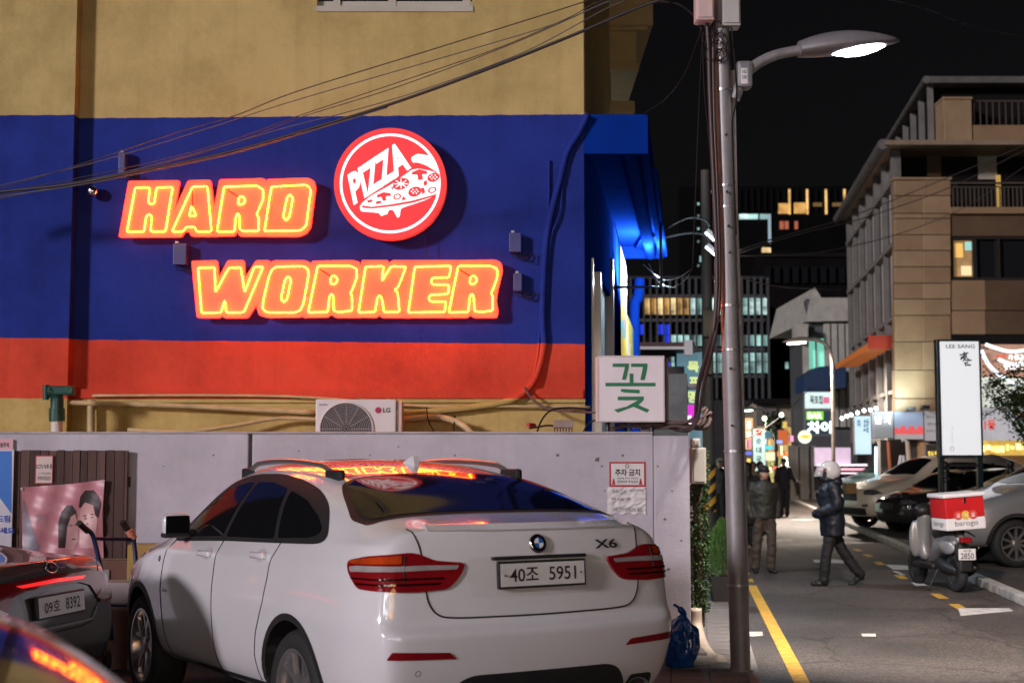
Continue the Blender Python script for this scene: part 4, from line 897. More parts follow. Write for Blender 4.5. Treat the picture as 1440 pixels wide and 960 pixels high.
# ---------------------------------------------------------------- things around the wall end
bg_ = G(957, 943)
t = thing('rubbish_bag', 'tied translucent blue plastic rubbish bag by the wall end', 'bag', (bg_.x, bg_.y, 0))
BAG = mat('blue_plastic', (.006,.06,.27), .2, var=.3, vsc=6, bump=.9, bsc=14, coat=.5)
bm = bmesh.new(); bmesh.ops.create_icosphere(bm, subdivisions=5, radius=1)
rn = random.Random(2)
from mathutils import noise as mnoise
for v in bm.verts:
    c = v.co.copy(); r_ = 1+.16*mnoise.noise(c*2.2)+.07*mnoise.noise(c*6); z = (c.z+1)/2
    w = .155*r_*(math.sin(math.pi*min(1,.22+.62*z))**.6); 
    if z > .68: w *= max(.14, 1-(z-.68)*2.9)
    v.co = Vector((c.x/max(.05,math.hypot(c.x,c.y))*w*math.hypot(c.x,c.y)**.35 + (.03*max(0,z-.75)*4), c.y/max(.05,math.hypot(c.x,c.y))*w*math.hypot(c.x,c.y)**.35, max(.004, z*.50+.02*mnoise.noise(c*4)) if c.z > -.98 else .004))
MB().frombm(bm).build('sack', BAG, t, smooth=True, world=False)
MB().tube(sm([(.02,0,.43),(.03,.02,.47),(-.01,.01,.52),(-.05,.02,.545)],4), [.02]*2+[.028]*6+[.012]*5, 8).build('knot', BAG, t, smooth=True, world=False)
# vines on a drain pipe, utility boxes
vx = P(983, 800, 13.4)
t = thing('drain_pipe', 'pale kinked drain pipe at the wall end below the ivy', 'pipe', (vx.x, 13.4, 0))
MB().tube(sm([P(979,855,13.3), P(980,880,13.3), P(986,905,13.1), P(998,925,12.6), P(1012,932,12.2)],5), [.05+.006*k/5 for k in range(21)], 12).build('tube', mat('pale_drain', (.55,.47,.38), .5, var=.2), t, smooth=True)
t = thing('ivy_column', 'narrow column of green creeper beside the wall end', 'plant', (vx.x, 13.35, 0))
MB().tube([(vx.x,13.4,.2),(vx.x,13.4,P(983,630,13.4).z)], .05, 8).build('stem', mat('stem_brown', (.06,.045,.03), .9), t)
LEAFG = [mat('leaf_%d' % i, c, .5, var=.25, vsc=20, spec=.3) for i, c in enumerate(((.035,.085,.022),(.05,.11,.03),(.025,.06,.02),(.08,.12,.03)))]
def leaves(n, fn, size, mats, name, parent, seed=1):
    rn = random.Random(seed); mbs = [MB() for _ in mats]
    for i in range(n):
        p, d = fn(rn); s_ = size*rn.uniform(.6,1.35); a = Vector((rn.uniform(-1,1),rn.uniform(-1,1),rn.uniform(-.6,1))).normalized(); d = (d+a*.8).normalized(); sd = d.cross(a)
        sd = sd.normalized() if sd.length > 1e-3 else Vector((1,0,0)); nn_ = sd.cross(d)*.15*s_
        mbs[rn.randrange(len(mats))].raw([p, p+d*s_*.5+sd*s_*.3+nn_, p+d*s_, p+d*s_*.5-sd*s_*.3+nn_], [(0,1,2,3)])
    return [stuff(m_.build(name, mt, parent)) for m_, mt in zip(mbs, mats) if m_.f]
zt_, zb_ = P(983,634,13.4).z, P(983,858,13.4).z
def ivy(rn):
    a = rn.uniform(0,6.283); r_ = .075*rn.uniform(.6,1.2); z = zb_+(zt_-zb_)*rn.random(); return Vector((vx.x+r_*math.cos(a), 13.4+r_*math.sin(a), z)), Vector((math.cos(a), math.sin(a), -.3))
leaves(2600, ivy, .032, LEAFG[:3], 'foliage', t, 3)
for (x0,y0,x1,y1,lb) in ((973,629,993,680,'grey utility meter box mounted past the wall end'), (974,616,985,629,'small beige junction box above the meter box')):
    t = thing('meter_box', lb, 'electrical box', P((x0+x1)/2, y1, 13.2)); a = wallbox(x0,y0,x1,y1,13.15)
    MB().bbox((a[0],13.15,a[1]),(a[2],13.36,a[3]),.01).build('case', mat('meter_beige', (.42,.40,.37), .5), t); MB().bbox((a[0]+.015,13.14,a[1]+.02),(a[2]-.015,13.149,a[3]-.02),.004).build('cover', mat('meter_beige', (.42,.40,.37), .5), t)
for i, (px,py,w,h) in enumerate(((968,930,.30,.10),(985,938,.26,.07))):
    g = G(px,py); t = thing('stone_step', ('loose stone step slab beside the rubbish bag', 'low stone block at the foot of the drain pipe')[i], 'step', (g.x,g.y,0)); MB().bbox((-w/2,-.12,0),(w/2,.28,h),.015).build('block', CONC, t, world=False)
# potted conifer
g = G(1017, 849); t = thing('potted_conifer', 'small bushy conifer in a black square pot behind the lamp pole', 'plant', (g.x, g.y, 0))
pm = MB(); b0, b1, hh = .125, .165, .34
pm.raw([(-b0,-b0,.0),(b0,-b0,0),(b0,b0,0),(-b0,b0,0),(-b1,-b1,hh),(b1,-b1,hh),(b1,b1,hh),(-b1,b1,hh),(-b1+.02,-b1+.02,hh),(b1-.02,-b1+.02,hh),(b1-.02,b1-.02,hh),(-b1+.02,b1-.02,hh),(-b0,-b0,hh-.05),(b0,-b0,hh-.05),(b0,b0,hh-.05),(-b0,b0,hh-.05)],
   [(3,2,1,0),(0,1,5,4),(1,2,6,5),(2,3,7,6),(3,0,4,7),(4,5,9,8),(5,6,10,9),(6,7,11,10),(7,4,8,11),(8,9,13,12),(9,10,14,13),(10,11,15,14),(11,8,12,15),(12,13,14,15)]); pm.build('pot', mat('black_pot', (.015,.015,.016), .5), t, world=False)
MB().tube([(0,0,.28),(0,0,1.05)], [.025,.01], 7).build('trunk', mat('stem_brown', (.06,.045,.03), .9), t, world=False)
def con(rn):
    z = rn.random()**.8; r_ = (.19*math.sin(math.pi*min(1,.28+.72*z))**.8+.01)*rn.uniform(.35,1.08); a = rn.uniform(0,6.283); return Vector((r_*math.cos(a), r_*math.sin(a), .33+.66*z)), Vector((math.cos(a)*.5, math.sin(a)*.5, 1.0))
def local_leaves(*a, **k):
    pass
_obs = []
rn = random.Random(6); mbs = [MB() for _ in range(3)]
for i in range(5200):
    p, d = con(rn); s_ = .05*rn.uniform(.6,1.3); a = Vector((rn.uniform(-1,1),rn.uniform(-1,1),rn.uniform(-.3,.6))); d = (d+a*.5).normalized(); sd = d.orthogonal().normalized()
    mbs[i % 3].raw([p-sd*s_*.09, p+sd*s_*.09, p+d*s_], [(0,1,2)])
for m_, mt in zip(mbs, (mat('conifer_0', (.05,.13,.03), .6), mat('conifer_1', (.08,.18,.035), .6), mat('conifer_2', (.03,.09,.025), .6))): stuff(m_.build('foliage', mt, t, world=False))
# second utility pole with striped guard
g = G(998, 776); t = thing('utility_pole', 'far utility pole with black and yellow striped guard', 'pole', (g.x, g.y, 0))
MB().tube([g, g+Vector((0,0,7.2))], [.12,.09], 14).build('pole', mat('dark_pole', (.06,.055,.05), .7, var=.2), t, auto=60)
def stripes():
    m = bpy.data.materials.new('hazard_stripes'); m.use_nodes = True; N = m.node_tree.nodes; L = m.node_tree.links; b = N['Principled BSDF']; tc = N.new('ShaderNodeTexCoord'); mp = N.new('ShaderNodeMapping'); mp.inputs['Rotation'].default_value = (0, R(40), 0); L.new(tc.outputs['Object'], mp.inputs[0])
    w = N.new('ShaderNodeTexWave'); w.inputs['Scale'].default_value = 1.6; w.bands_direction = 'Z'; L.new(mp.outputs[0], w.inputs[0]); cr = N.new('ShaderNodeValToRGB'); cr.color_ramp.interpolation = 'CONSTANT'; cr.color_ramp.elements[1].position = .5
    cr.color_ramp.elements[0].color = (.012,.012,.012,1); cr.color_ramp.elements[1].color = (.62,.30,.03,1); L.new(w.outputs['Fac'], cr.inputs[0]); L.new(cr.outputs[0], b.inputs['Base Color']); return m
MB().tube([g+Vector((0,0,.75)), g+Vector((0,0,1.62))], .135, 14).build('striped_guard', stripes(), t, auto=60)
MB().bbox((g.x-.12,g.y-.3,4.0),(g.x+.12,g.y-.12,4.5),.02).build('pole_box', mat('dark_box', (.10,.08,.05), .6), t)
MB().bbox((g.x-.1,g.y-.3,3.3),(g.x+.05,g.y-.12,3.6),.02).build('pole_box', mat('dark_box', (.10,.08,.05), .6), t)
# ---------------------------------------------------------------- cars
TYRE = mat('tyre_rubber', (.018,.018,.019), .75, var=.2, vsc=12, bump=.1, bsc=60)
RIMS = mat('rim_silver', (.55,.54,.54), .28, .85, var=.05)
RIMD = mat('rim_dark', (.02,.02,.022), .5, .3)
TRIM = mat('black_trim', (.016,.016,.017), .55, var=.15, vsc=10)
TINT = mat('tinted_glass', (.006,.006,.007), .06, var=0, spec=.5, ior=1.25)
CHRO = mat('car_chrome', (.62,.62,.63), .12, 1., var=0)
LRED = mat('lamp_red', (.22,.006,.010), .12, var=.15, vsc=12, coat=1.)
LCLR = mat('lamp_clear', (.55,.50,.50), .12, .4, var=.15, vsc=20, coat=1.)
LDRK = mat('lamp_dark', (.20,.20,.21), .12, .6, var=.6, vsc=9, coat=1.)
UNDER = mat('underbody', (.012,.012,.012), .9)
SEAM = mat('panel_gap', (.01,.01,.01), .8)
PLATE = mat('plate_white', (.62,.61,.60), .45, var=.05)
def paint(name, col, rough=.28, coat=1., metal=0.):
    return mat(name, col, rough, metal, var=.03, vsc=1.2, coat=coat)
SX, SYL, SZ = Vector((1,0,0)), Vector((0,1,0)), Vector((0,0,1))

class Car:
    def __init__(s, name, label, rows, bodymat, loc, heading, axles, wr=.36, wy=.80, arch=.415, pitch=0., tcols=(1,.68,.34,0), bulge=(.07,.10), sub=2, group=None, scale=1., z=0., rear_sharp=.6):
        s.t = thing(name, label, 'car', (loc[0], loc[1], z), 0, group)
        s.t.rotation_euler = (0, pitch, heading); s.t.scale = (scale,)*3
        s.mat = bodymat
        nj = len(rows[0][1]); m = len(tcols)-1
        bm = bmesh.new(); rings = []
        def ring(row):
            x, side, zt, dx = row
            dx = dx or [0]*nj; out = []
            y0, z0 = side[0]
            for t_ in tcols[::-1][:-1]: out.append(Vector((x+dx[0], y0*t_, z0-.02)))       # underside centre -> edge
            for (y, z), d in zip(side, dx): out.append(Vector((x+d, y, z)))
            ye, ze = side[-1]
            for t_ in tcols[1:]: out.append(Vector((x+dx[-1]*(1), ye*t_, ze+(zt-ze)*(1-t_**2))))
            return out
        half = [ring(r) for r in rows]; npt = len(half[0])
        full = []
        for h in half: full.append(h + [Vector((p.x, -p.y, p.z)) for p in h[1:-1][::-1]])
        V = [[bm.verts.new(p) for p in rg] for rg in full]; n = len(full[0])
        cr = bm.edges.layers.float.new('crease_edge')
        for i in range(len(V)-1):
            for k in range(n): bm.faces.new((V[i][k], V[i][(k+1) % n], V[i+1][(k+1) % n], V[i+1][k]))
        for i in range(len(V)-1):
            for j_, cv in ((nj-4,.45),(nj-3,.55),(2,.25)):
                for q in (m+j_, n-(m+j_)):
                    e = bm.edges.get((V[i][q], V[i+1][q]))
                    if e: e[cr] = cv
        for j_ in range(nj-1):
            for q, q2 in ((m+j_, m+j_+1), (n-(m+j_), n-(m+j_+1))):
                e = bm.edges.get((V[0][q], V[0][q2]))
                if e: e[cr] = .3
        # caps as grids: rows by side point, columns by lateral fraction
        for end, sgn in ((0, -1), (len(V)-1, 1)):
            h = half[end]; side = h[m:m+nj]
            ys = list(tcols)[::-1]
            cols = ys[:-1] + [1.0]
            grid = []
            for j in range(nj):
                row = []
                lat = [-c for c in cols[::-1]] + cols[1:]
                for c in lat:
                    if abs(c) == 1: idx = m+j; idx = idx if c > 0 else n-idx; row.append(V[end][idx]); continue
                    if j == 0:
                        idx = cols.index(abs(c)); row.append(V[end][idx if c >= 0 else (n-idx) % n]); continue
                    if j == nj-1:
                        idx = m+nj-1+(len(cols)-1-cols.index(abs(c))); row.append(V[end][idx if c >= 0 else n-idx]); continue
                    p = side[j]; b_ = bulge[0 if sgn < 0 else 1]
                    row.append(bm.verts.new(Vector((p.x+sgn*b_*(1-abs(c)**2.2), p.y*c, p.z))))
                grid.append(row)
            b_ = bulge[0 if sgn < 0 else 1]
            for j in (0, nj-1):
                for v in grid[j][1:-1]: v.co.x += sgn*b_*(1-min(1, abs(v.co.y)/max(.01, abs(side[j].y)))**2.2)
            for j in range(nj-1):
                for k in range(len(grid[0])-1):
                    f = (grid[j][k], grid[j][k+1], grid[j+1][k+1], grid[j+1][k])
                    bm.faces.new(f if sgn < 0 else f[::-1])
            for k in range(len(grid[0])-1):
                e = bm.edges.get((grid[nj-1][k], grid[nj-1][k+1]))
                if e: e[cr] = rear_sharp if sgn < 0 else .3
            if sgn < 0 and nj == 8:
                for j in (2, 3):
                    for k in range(len(grid[0])-1):
                        e = bm.edges.get((grid[j][k], grid[j][k+1]))
                        if e: e[cr] = .75
        bmesh.ops.recalc_face_normals(bm, faces=bm.faces)
        me = bpy.data.meshes.new('tmpbody'); bm.to_mesh(me); bm.free()
        ob = bpy.data.objects.new('tmpbody', me); TSC.collection.objects.link(ob)
        ss = ob.modifiers.new('s', 'SUBSURF'); ss.levels = sub+1; ss.render_levels = sub+1
        cutters = []
        for ax in axles:
            for sd in (1, -1):
                c = MB().lathe([(arch, 0), (arch, .9)], 40, Matrix.Translation((ax, sd*.62, wr)) @ Matrix.Rotation(-sd*math.pi/2, 4, 'X')).build('tmpcut', None, None, fix=True, col=TSC.collection)
                c.hide_render = True; cutters.append(c); b = ob.modifiers.new('b', 'BOOLEAN'); b.object = c; b.operation = 'DIFFERENCE'; b.solver = 'EXACT'
        dg = TDG(); dg.update()
        # uncut surface for projecting trim
        for md in ob.modifiers[1:]: md.show_viewport = False
        dg.update(); e0 = ob.evaluated_get(dg); mf = bpy.data.meshes.new_from_object(e0)
        s.bvh = BVHTree.FromPolygons([v.co.copy() for v in mf.vertices], [list(p.vertices) for p in mf.polygons]); bpy.data.meshes.remove(mf)
        for md in ob.modifiers[1:]: md.show_viewport = True
        dg.update(); res = bpy.data.meshes.new_from_object(ob.evaluated_get(dg)); res.name = 'body'
        res.materials.clear(); res.materials.append(bodymat); res.materials.append(UNDER)
        for p in res.polygons:
            p.use_smooth = True; p.material_index = 0
            inw = False
            for ax in axles:
                if all(math.hypot(res.vertices[v].co.x-ax, res.vertices[v].co.z-wr) < arch+.003 for v in p.vertices): inw = True
            if inw or p.center.z < .31 and abs(p.normal.z) > .7: p.material_index = 1
        bm = bmesh.new(); bm.from_mesh(res)
        for e in bm.edges:
            if len(e.link_faces) == 2 and e.link_faces[0].material_index != e.link_faces[1].material_index: e.smooth = False
        bm.to_mesh(res); bm.free()
        for c in cutters: bpy.data.objects.remove(c)
        bpy.data.objects.remove(ob); bpy.data.meshes.remove(me)
        s.body = bpy.data.objects.new('body', res); COL.objects.link(s.body); s.body.parent = s.t
        s.axles = axles; s.wr = wr; s.wy = wy
    def hit(s, D, U, V, u, v):
        o = U*u + V*v - D*6
        loc, nor, i, d = s.bvh.ray_cast(o, D)
        if loc is None: return None, None
        if nor.dot(D) > 0: nor = -nor
        return loc, nor
    def decal(s, name, poly, D, U, V, m, off=.004, g=.05, parent=None, rnd=.0, holes=(), thick=0.):
        if rnd: poly = rround(poly, rnd, 4)
        pl = []
        for i in range(len(poly)):                                 # resample boundary
            a, b = Vector(poly[i]), Vector(poly[(i+1) % len(poly)]); k = max(1, int((b-a).length/g))
            for q in range(k): pl.append(a+(b-a)*q/k)
        x0, x1 = min(p[0] for p in pl), max(p[0] for p in pl); y0, y1 = min(p[1] for p in pl), max(p[1] for p in pl)
        def ins(p):
            c = False
            for i in range(len(pl)):
                a, b = pl[i], pl[(i+1) % len(pl)]
                if (a[1] > p[1]) != (b[1] > p[1]) and p[0] < (b[0]-a[0])*(p[1]-a[1])/(b[1]-a[1])+a[0]: c = not c
            return c
        pts = list(pl); ed = [(i, (i+1) % len(pl)) for i in range(len(pl))]
        nx, ny = int((x1-x0)/g)+1, int((y1-y0)/g)+1
        for i in range(1, nx):
            for j in range(1, ny):
                p = Vector((x0+i*g, y0+j*g))
                if ins(p) and min((p-q).length for q in pl) > g*.45: pts.append(p)
        vo, eo, fo, *_ = delaunay_2d_cdt([Vector(p) for p in pts], ed, [], 1, 1e-6)
        mb = MB(); vs_ = []; ok = []; last = None
        for p in vo:
            l, nrm = s.hit(D, U, V, p[0], p[1])
            ok.append(l is not None); vs_.append(l+nrm*off if l is not None else Vector((0,0,0)))
        fs = [list(f) for f in fo if all(ok[i] for i in f)]
        if not fs: return None
        area = sum((vs_[f[1]]-vs_[f[0]]).cross(vs_[f[2]]-vs_[f[0]]).dot(D) for f in fs)
        if area > 0: fs = [f[::-1] for f in fs]
        mb.raw(vs_, fs)
        if thick:
            used = sorted({i for f in fs for i in f}); ec = {}
            for f in fs:
                for i in range(len(f)):
                    e = (f[i], f[(i+1) % len(f)]); ec[e] = 1
            for (a, b) in ec:
                if (b, a) not in ec: mb.face([vs_[a], vs_[a]+D*thick, vs_[b]+D*thick, vs_[b]])
        return mb.build(name, m, parent or s.t, smooth=not thick, world=False)
    def line(s, name, pts, D, U, V, m=None, r=.0035, off=.0, parent=None, step=.04, n=5):
        out = []
        for i in range(len(pts)-1):
            a, b = Vector(pts[i]), Vector(pts[i+1]); k = max(1, int((b-a).length/step))
            for q in range(k + (1 if i == len(pts)-2 else 0)):
                p = a+(b-a)*q/k; l, nn_ = s.hit(D, U, V, p[0], p[1])
                if l is not None: out.append(l+nn_*off)
        if len(out) < 2: return None
        return MB().tube(out, r, n).build(name, m or SEAM, parent or s.t, smooth=True, world=False)
    def wheels(s, style='y5', rim=.26, width=.23, only=None):
        wr = s.wr
        prof = [(rim-.005, -width/2+.01), (rim+.02, -width/2), (wr-.03, -width/2), (wr-.008, -width/2+.025), (wr, -width/2+.05), (wr, width/2-.05), (wr-.008, width/2-.025), (wr-.03, width/2), (rim+.02, width/2), (rim-.005, width/2-.01)]
        ty = MB().lathe(prof, 48, Matrix.Rotation(-math.pi/2, 4, 'X'), cap=False)
        rm = MB()
        rm.lathe([(rim+.004, width/2-.004), (rim-.012, width/2-.004), (rim-.022, width/2-.03), (rim-.03, -width/2+.02)], 48, Matrix.Rotation(-math.pi/2, 4, 'X'), cap=False)
        hubz = width/2-.045
        rm.lathe([(.075, hubz-.03), (.07, hubz), (.05, hubz+.012), (.001, hubz+.014)], 20, Matrix.Rotation(-math.pi/2, 4, 'X'), cap=False)
        def bar(a0, r0, a1, r1, w0, w1, d0, d1):
            p0 = Vector((r0*math.cos(a0), 0, r0*math.sin(a0))); p1 = Vector((r1*math.cos(a1), 0, r1*math.sin(a1)))
            d = (p1-p0).normalized(); sd = Vector((-d.z, 0, d.x))
            top = [p0+sd*w0*.7+SYL*d0, p0-sd*w0*.7+SYL*d0, p1-sd*w1*.7+SYL*d1, p1+sd*w1*.7+SYL*d1]
            bot = [p0+sd*w0-SYL*(.03-d0), p0-sd*w0-SYL*(.03-d0), p1-sd*w1-SYL*(.03-d1), p1+sd*w1-SYL*(.03-d1)]
            rm.raw(top+bot, [(0,1,2,3)[::-1], (0,4,5,1)[::-1], (1,5,6,2)[::-1], (2,6,7,3)[::-1], (3,7,4,0)[::-1]])
        if style == 'y5':
            for k in range(5):
                a = k*2*math.pi/5+.3
                bar(a, .04, a, .135, .034, .030, hubz+.006, hubz+.016)
                for sg in (1, -1): bar(a+sg*.05, .125, a+sg*.30, rim-.01, .021, .017, hubz+.016, hubz+.026)
        else:
            for k in range(style):
                a = k*2*math.pi/style+.2; bar(a, .05, a+.06, rim-.01, .03*5/style+.008, .022*5/style+.006, hubz+.008, hubz+.022)
        dk = MB().lathe([(rim-.03, -.02), (.001, -.02)], 32, Matrix.Rotation(-math.pi/2, 4, 'X'), cap=False)
        for ax in s.axles:
            for sd in (1, -1):
                if not hasattr(s, 'w0'):
                    w = ty.build('wheel', TYRE, s.t, auto=50, world=False); r_ = rm.build('rim', RIMS, w, auto=35, world=False); d_ = dk.build('brake_disc', RIMD, w, smooth=True, world=False)
                    s.w0 = (w, r_, d_)
                else:
                    w = s.w0[0].copy(); COL.objects.link(w); w.parent = s.t
                    for c in s.w0[1:]: cc = c.copy(); COL.objects.link(cc); cc.parent = w
                w.location = (ax, sd*s.wy, wr); w.rotation_euler = (0, random.uniform(0, 1.2), 0 if sd > 0 else math.pi)
    def arches(s, r0, r1, m=None):
        for ax in s.axles:
            for sd in (1, -1):
                D = Vector((0, -sd, 0)); a0, a1 = R(-8), R(188); n = 26
                poly = [(ax+r0*math.cos(a0+(a1-a0)*k/n), s.wr+r0*math.sin(a0+(a1-a0)*k/n)) for k in range(n+1)] + [(ax+r1*math.cos(a1-(a1-a0)*k/n), s.wr+r1*math.sin(a1-(a1-a0)*k/n)) for k in range(n+1)]
                s.decal('arch_trim', poly, D, SX, SZ, m or TRIM, .006, .05)
    def both(s, name, poly, m, off=.004, g=.05, rnd=0., thick=0., parent=None):
        for sd in (1, -1): s.decal(name, poly, Vector((0,-sd,0)), SX, SZ, m, off, g, parent, rnd, thick=thick)
    def mirror(s, x, z, y, m):
        for sd in (1, -1):
            bm = bmesh.new(); bmesh.ops.create_icosphere(bm, subdivisions=3, radius=1)
            for v in bm.verts:
                c = v.co; v.co = Vector((math.copysign(abs(c.x)**.7, c.x)*.07, math.copysign(abs(c.y)**.6, c.y)*.095, math.copysign(abs(c.z)**.6, c.z)*.082))
                if v.co.x < -.04: v.co.x = -.04
            mb = MB().frombm(bm, Matrix.Translation((x, sd*(y+.13), z)))
            o = mb.build('door_mirror', m, s.t, smooth=True, world=False)
            MB().box((x-.030, sd*(y-.03)-.03, z-.075), (x+.03, sd*(y-.03)+.09, z-.03)).build('mirror_foot', TRIM, o, world=False)
            g_ = MB().bbox((x-.047, sd*(y+.13)-.082, z-.068), (x-.0405, sd*(y+.13)+.082, z+.065), .02); g_.build('mirror_glass', TINT, o, world=False)
            MB().bbox((x-.055, sd*(y+.13)-.092, z-.084), (x+.05, sd*(y+.13)+.092, z-.05), .03).build('mirror_base', TRIM, o, world=False)
    def number_plate(s, text, x, y, z, w, h, tilt=0., face=-1, parts=None):
        Mx = Matrix.Translation((x, y, z)) @ Matrix.Rotation(tilt, 4, 'Y')
        pl = MB().bbox((-.012, -w/2-.012, -h/2-.012), (.012, w/2+.012, h/2+.012), .006, Mx).build('number_plate', TRIM, s.t, world=False)
        MB().box((-.015*1, -w/2, -h/2), (-.0125, w/2, h/2), Mx).build('plate_sheet', PLATE, pl, world=False)
        mb = MB()
        items = parts or [(text, -w*.42, w*.42, -h*.34, h*.34)]
        for tx_, a, b, c, d in items: text_to(mb, tx_, lambda u, v: Mx @ Vector((-.0165, -u, v)), .012, (a, c, b, d))
        stuff(mb.build('plate_digits', PBLK, pl, world=False)) if items else None
        return pl

LOW = [(.90,.30),(.985,.50),(.992,.82),(.990,.90),(.965,1.09)]
def row(x, belt, mid, edge, zt, low=None, dx=None): return (x, (low or LOW)+[belt, mid, edge], zt, dx)
X6 = [row(0., (.82,1.22),(.77,1.28),(.68,1.31),1.325,[(.78,.36),(.875,.55),(.90,.79),(.892,.835),(.872,1.08)],[.12,.03,0,.055,.065,.09,.11,.12]),
 row(.20,(.885,1.23),(.82,1.285),(.72,1.325),1.345,[(.86,.32),(.94,.54),(.955,.81),(.95,.88),(.925,1.10)]),
 row(.42,(.90,1.235),(.825,1.31),(.70,1.375),1.395,[(.89,.30),(.98,.52),(.988,.82),(.982,.90),(.955,1.11)]),
 row(.8,(.91,1.23),(.835,1.375),(.685,1.49),1.52), row(1.15,(.91,1.225),(.83,1.42),(.67,1.565),1.605), row(1.6,(.91,1.215),(.825,1.44),(.655,1.625),1.68),
 row(2.1,(.905,1.20),(.82,1.43),(.65,1.65),1.712), row(2.55,(.90,1.185),(.815,1.41),(.645,1.645),1.71), row(2.9,(.90,1.17),(.81,1.385),(.65,1.60),1.66),
 row(3.25,(.905,1.155),(.83,1.28),(.70,1.43),1.495), row(3.55,(.905,1.135),(.86,1.18),(.77,1.245),1.31), row(3.8,(.905,1.10),(.85,1.135),(.74,1.165),1.19,[(.90,.30),(.985,.50),(.99,.80),(.985,.88),(.96,1.05)]),
 row(4.2,(.895,1.03),(.83,1.075),(.69,1.105),1.12,[(.89,.30),(.97,.50),(.976,.74),(.970,.82),(.945,.97)]), row(4.55,(.86,.93),(.77,.98),(.62,1.005),1.02,[(.82,.30),(.92,.48),(.93,.66),(.925,.74),(.90,.86)]),
 row(4.86,(.74,.86),(.66,.90),(.55,.925),.94,[(.68,.30),(.76,.45),(.79,.58),(.788,.66),(.77,.78)],[-.10,-.02,0,-.01,-.02,-.05,-.08,-.10])]
WHITE = paint('white_paint', (.68,.67,.70), .16)
HEAD_W = R(90+30.8)
hx = Vector((-math.sin(R(30.8)), math.cos(R(30.8)), 0))
rear = Vector((.1736, 7.69, 0)); 
bmw = Car('parked_suv', 'white coupe style SUV parked below the neon sign, plate 40조 5951', X6, WHITE, rear+hx*.03, HEAD_W, (1.07, 4.0), .37, .835, .425, pitch=R(.8), scale=1.015, z=.06)
LS = Vector((0,-1,0))
B = bmw
B.wheels('y5', .262, .25); B.arches(.424, .462)
side_glass = [(3.36,1.165),(3.30,1.215),(3.0,1.43),(2.8,1.525),(2.45,1.575),(2.0,1.575),(1.6,1.535),(1.25,1.475),(.98,1.385),(.80,1.295),(.82,1.255),(.92,1.238),(1.6,1.222),(2.3,1.205)]
B.both('window_surround', [(p[0]+(.05 if p[0] > 2.2 else -.05)*(1 if abs(p[0]-2.2) > .5 else .3), p[1]+(.03 if p[1] > 1.30 else -.022)) for p in side_glass], TRIM, .003, .05, .14)
for nm, pg in (('front_side_window', [(3.30,1.175),(3.26,1.215),(2.99,1.405),(2.8,1.50),(2.45,1.548),(2.33,1.55),(2.42,1.21)]), ('rear_side_window', [(2.35,1.208),(2.26,1.55),(2.0,1.55),(1.68,1.515),(1.50,1.225)]), ('quarter_window', [(1.44,1.23),(1.60,1.503),(1.28,1.45),(1.0,1.365),(.86,1.295),(.88,1.268),(.98,1.248)])):
    B.both(nm, pg, TINT, .007, .05, .03)
B.both('beltline_trim', [(3.36,1.15),(2.3,1.19),(1.6,1.207),(1.05,1.217),(1.05,1.228),(1.6,1.218),(2.3,1.201),(3.36,1.162)], TRIM, .010, .06)
B.both('sill_cladding', [(1.52,.24),(3.55,.24),(3.57,.36),(3.3,.375),(2.3,.385),(1.50,.40)], TRIM, .006, .06)
B.decal('window_surround', [(.37,-.68),(.42,-.80),(.62,-.81),(.96,-.71),(1.11,-.65),(1.17,-.53),(1.19,0),(1.17,.53),(1.11,.65),(.96,.71),(.62,.81),(.42,.80),(.37,.68),(.355,0)], Vector((0,0,-1)), SX, SYL, TRIM, .003, .06, None, .05)
rw = B.decal('rear_window', [(.42,-.66),(.46,-.76),(.62,-.77),(.95,-.68),(1.08,-.62),(1.13,-.52),(1.15,0),(1.13,.52),(1.08,.62),(.95,.68),(.62,.77),(.46,.76),(.42,.66),(.40,0)], Vector((0,0,-1)), SX, SYL, TINT, .006, .06, None, .05)
B.decal('windscreen', [(2.92,-.55),(3.56,-.74),(3.70,-.3),(3.72,0),(3.70,.3),(3.56,.74),(2.92,.55),(2.88,0)], Vector((0,0,-1)), SX, SYL, TINT, .005, .08, None, .05)
RX = Vector((1,0,0))
# rear panel gaps: tailgate outline, bumper seam
B.line('tailgate_gap', [tuple(p) for p in sm([Vector(q) for q in ((.70,1.315),(.675,1.20),(.665,1.05),(.65,.95),(.60,.885),(.50,.865),(.25,.86),(0,.858),(-.25,.86),(-.50,.865),(-.60,.885),(-.65,.95),(-.665,1.05),(-.675,1.20),(-.70,1.315))], 5)], RX, SYL, SZ, r=.005)
B.decal('lip_spoiler', [(-.62,1.30),(.62,1.30),(.60,1.325),(-.60,1.325)], RX, SYL, SZ, WHITE, .012, .05, None, .0, thick=.03)
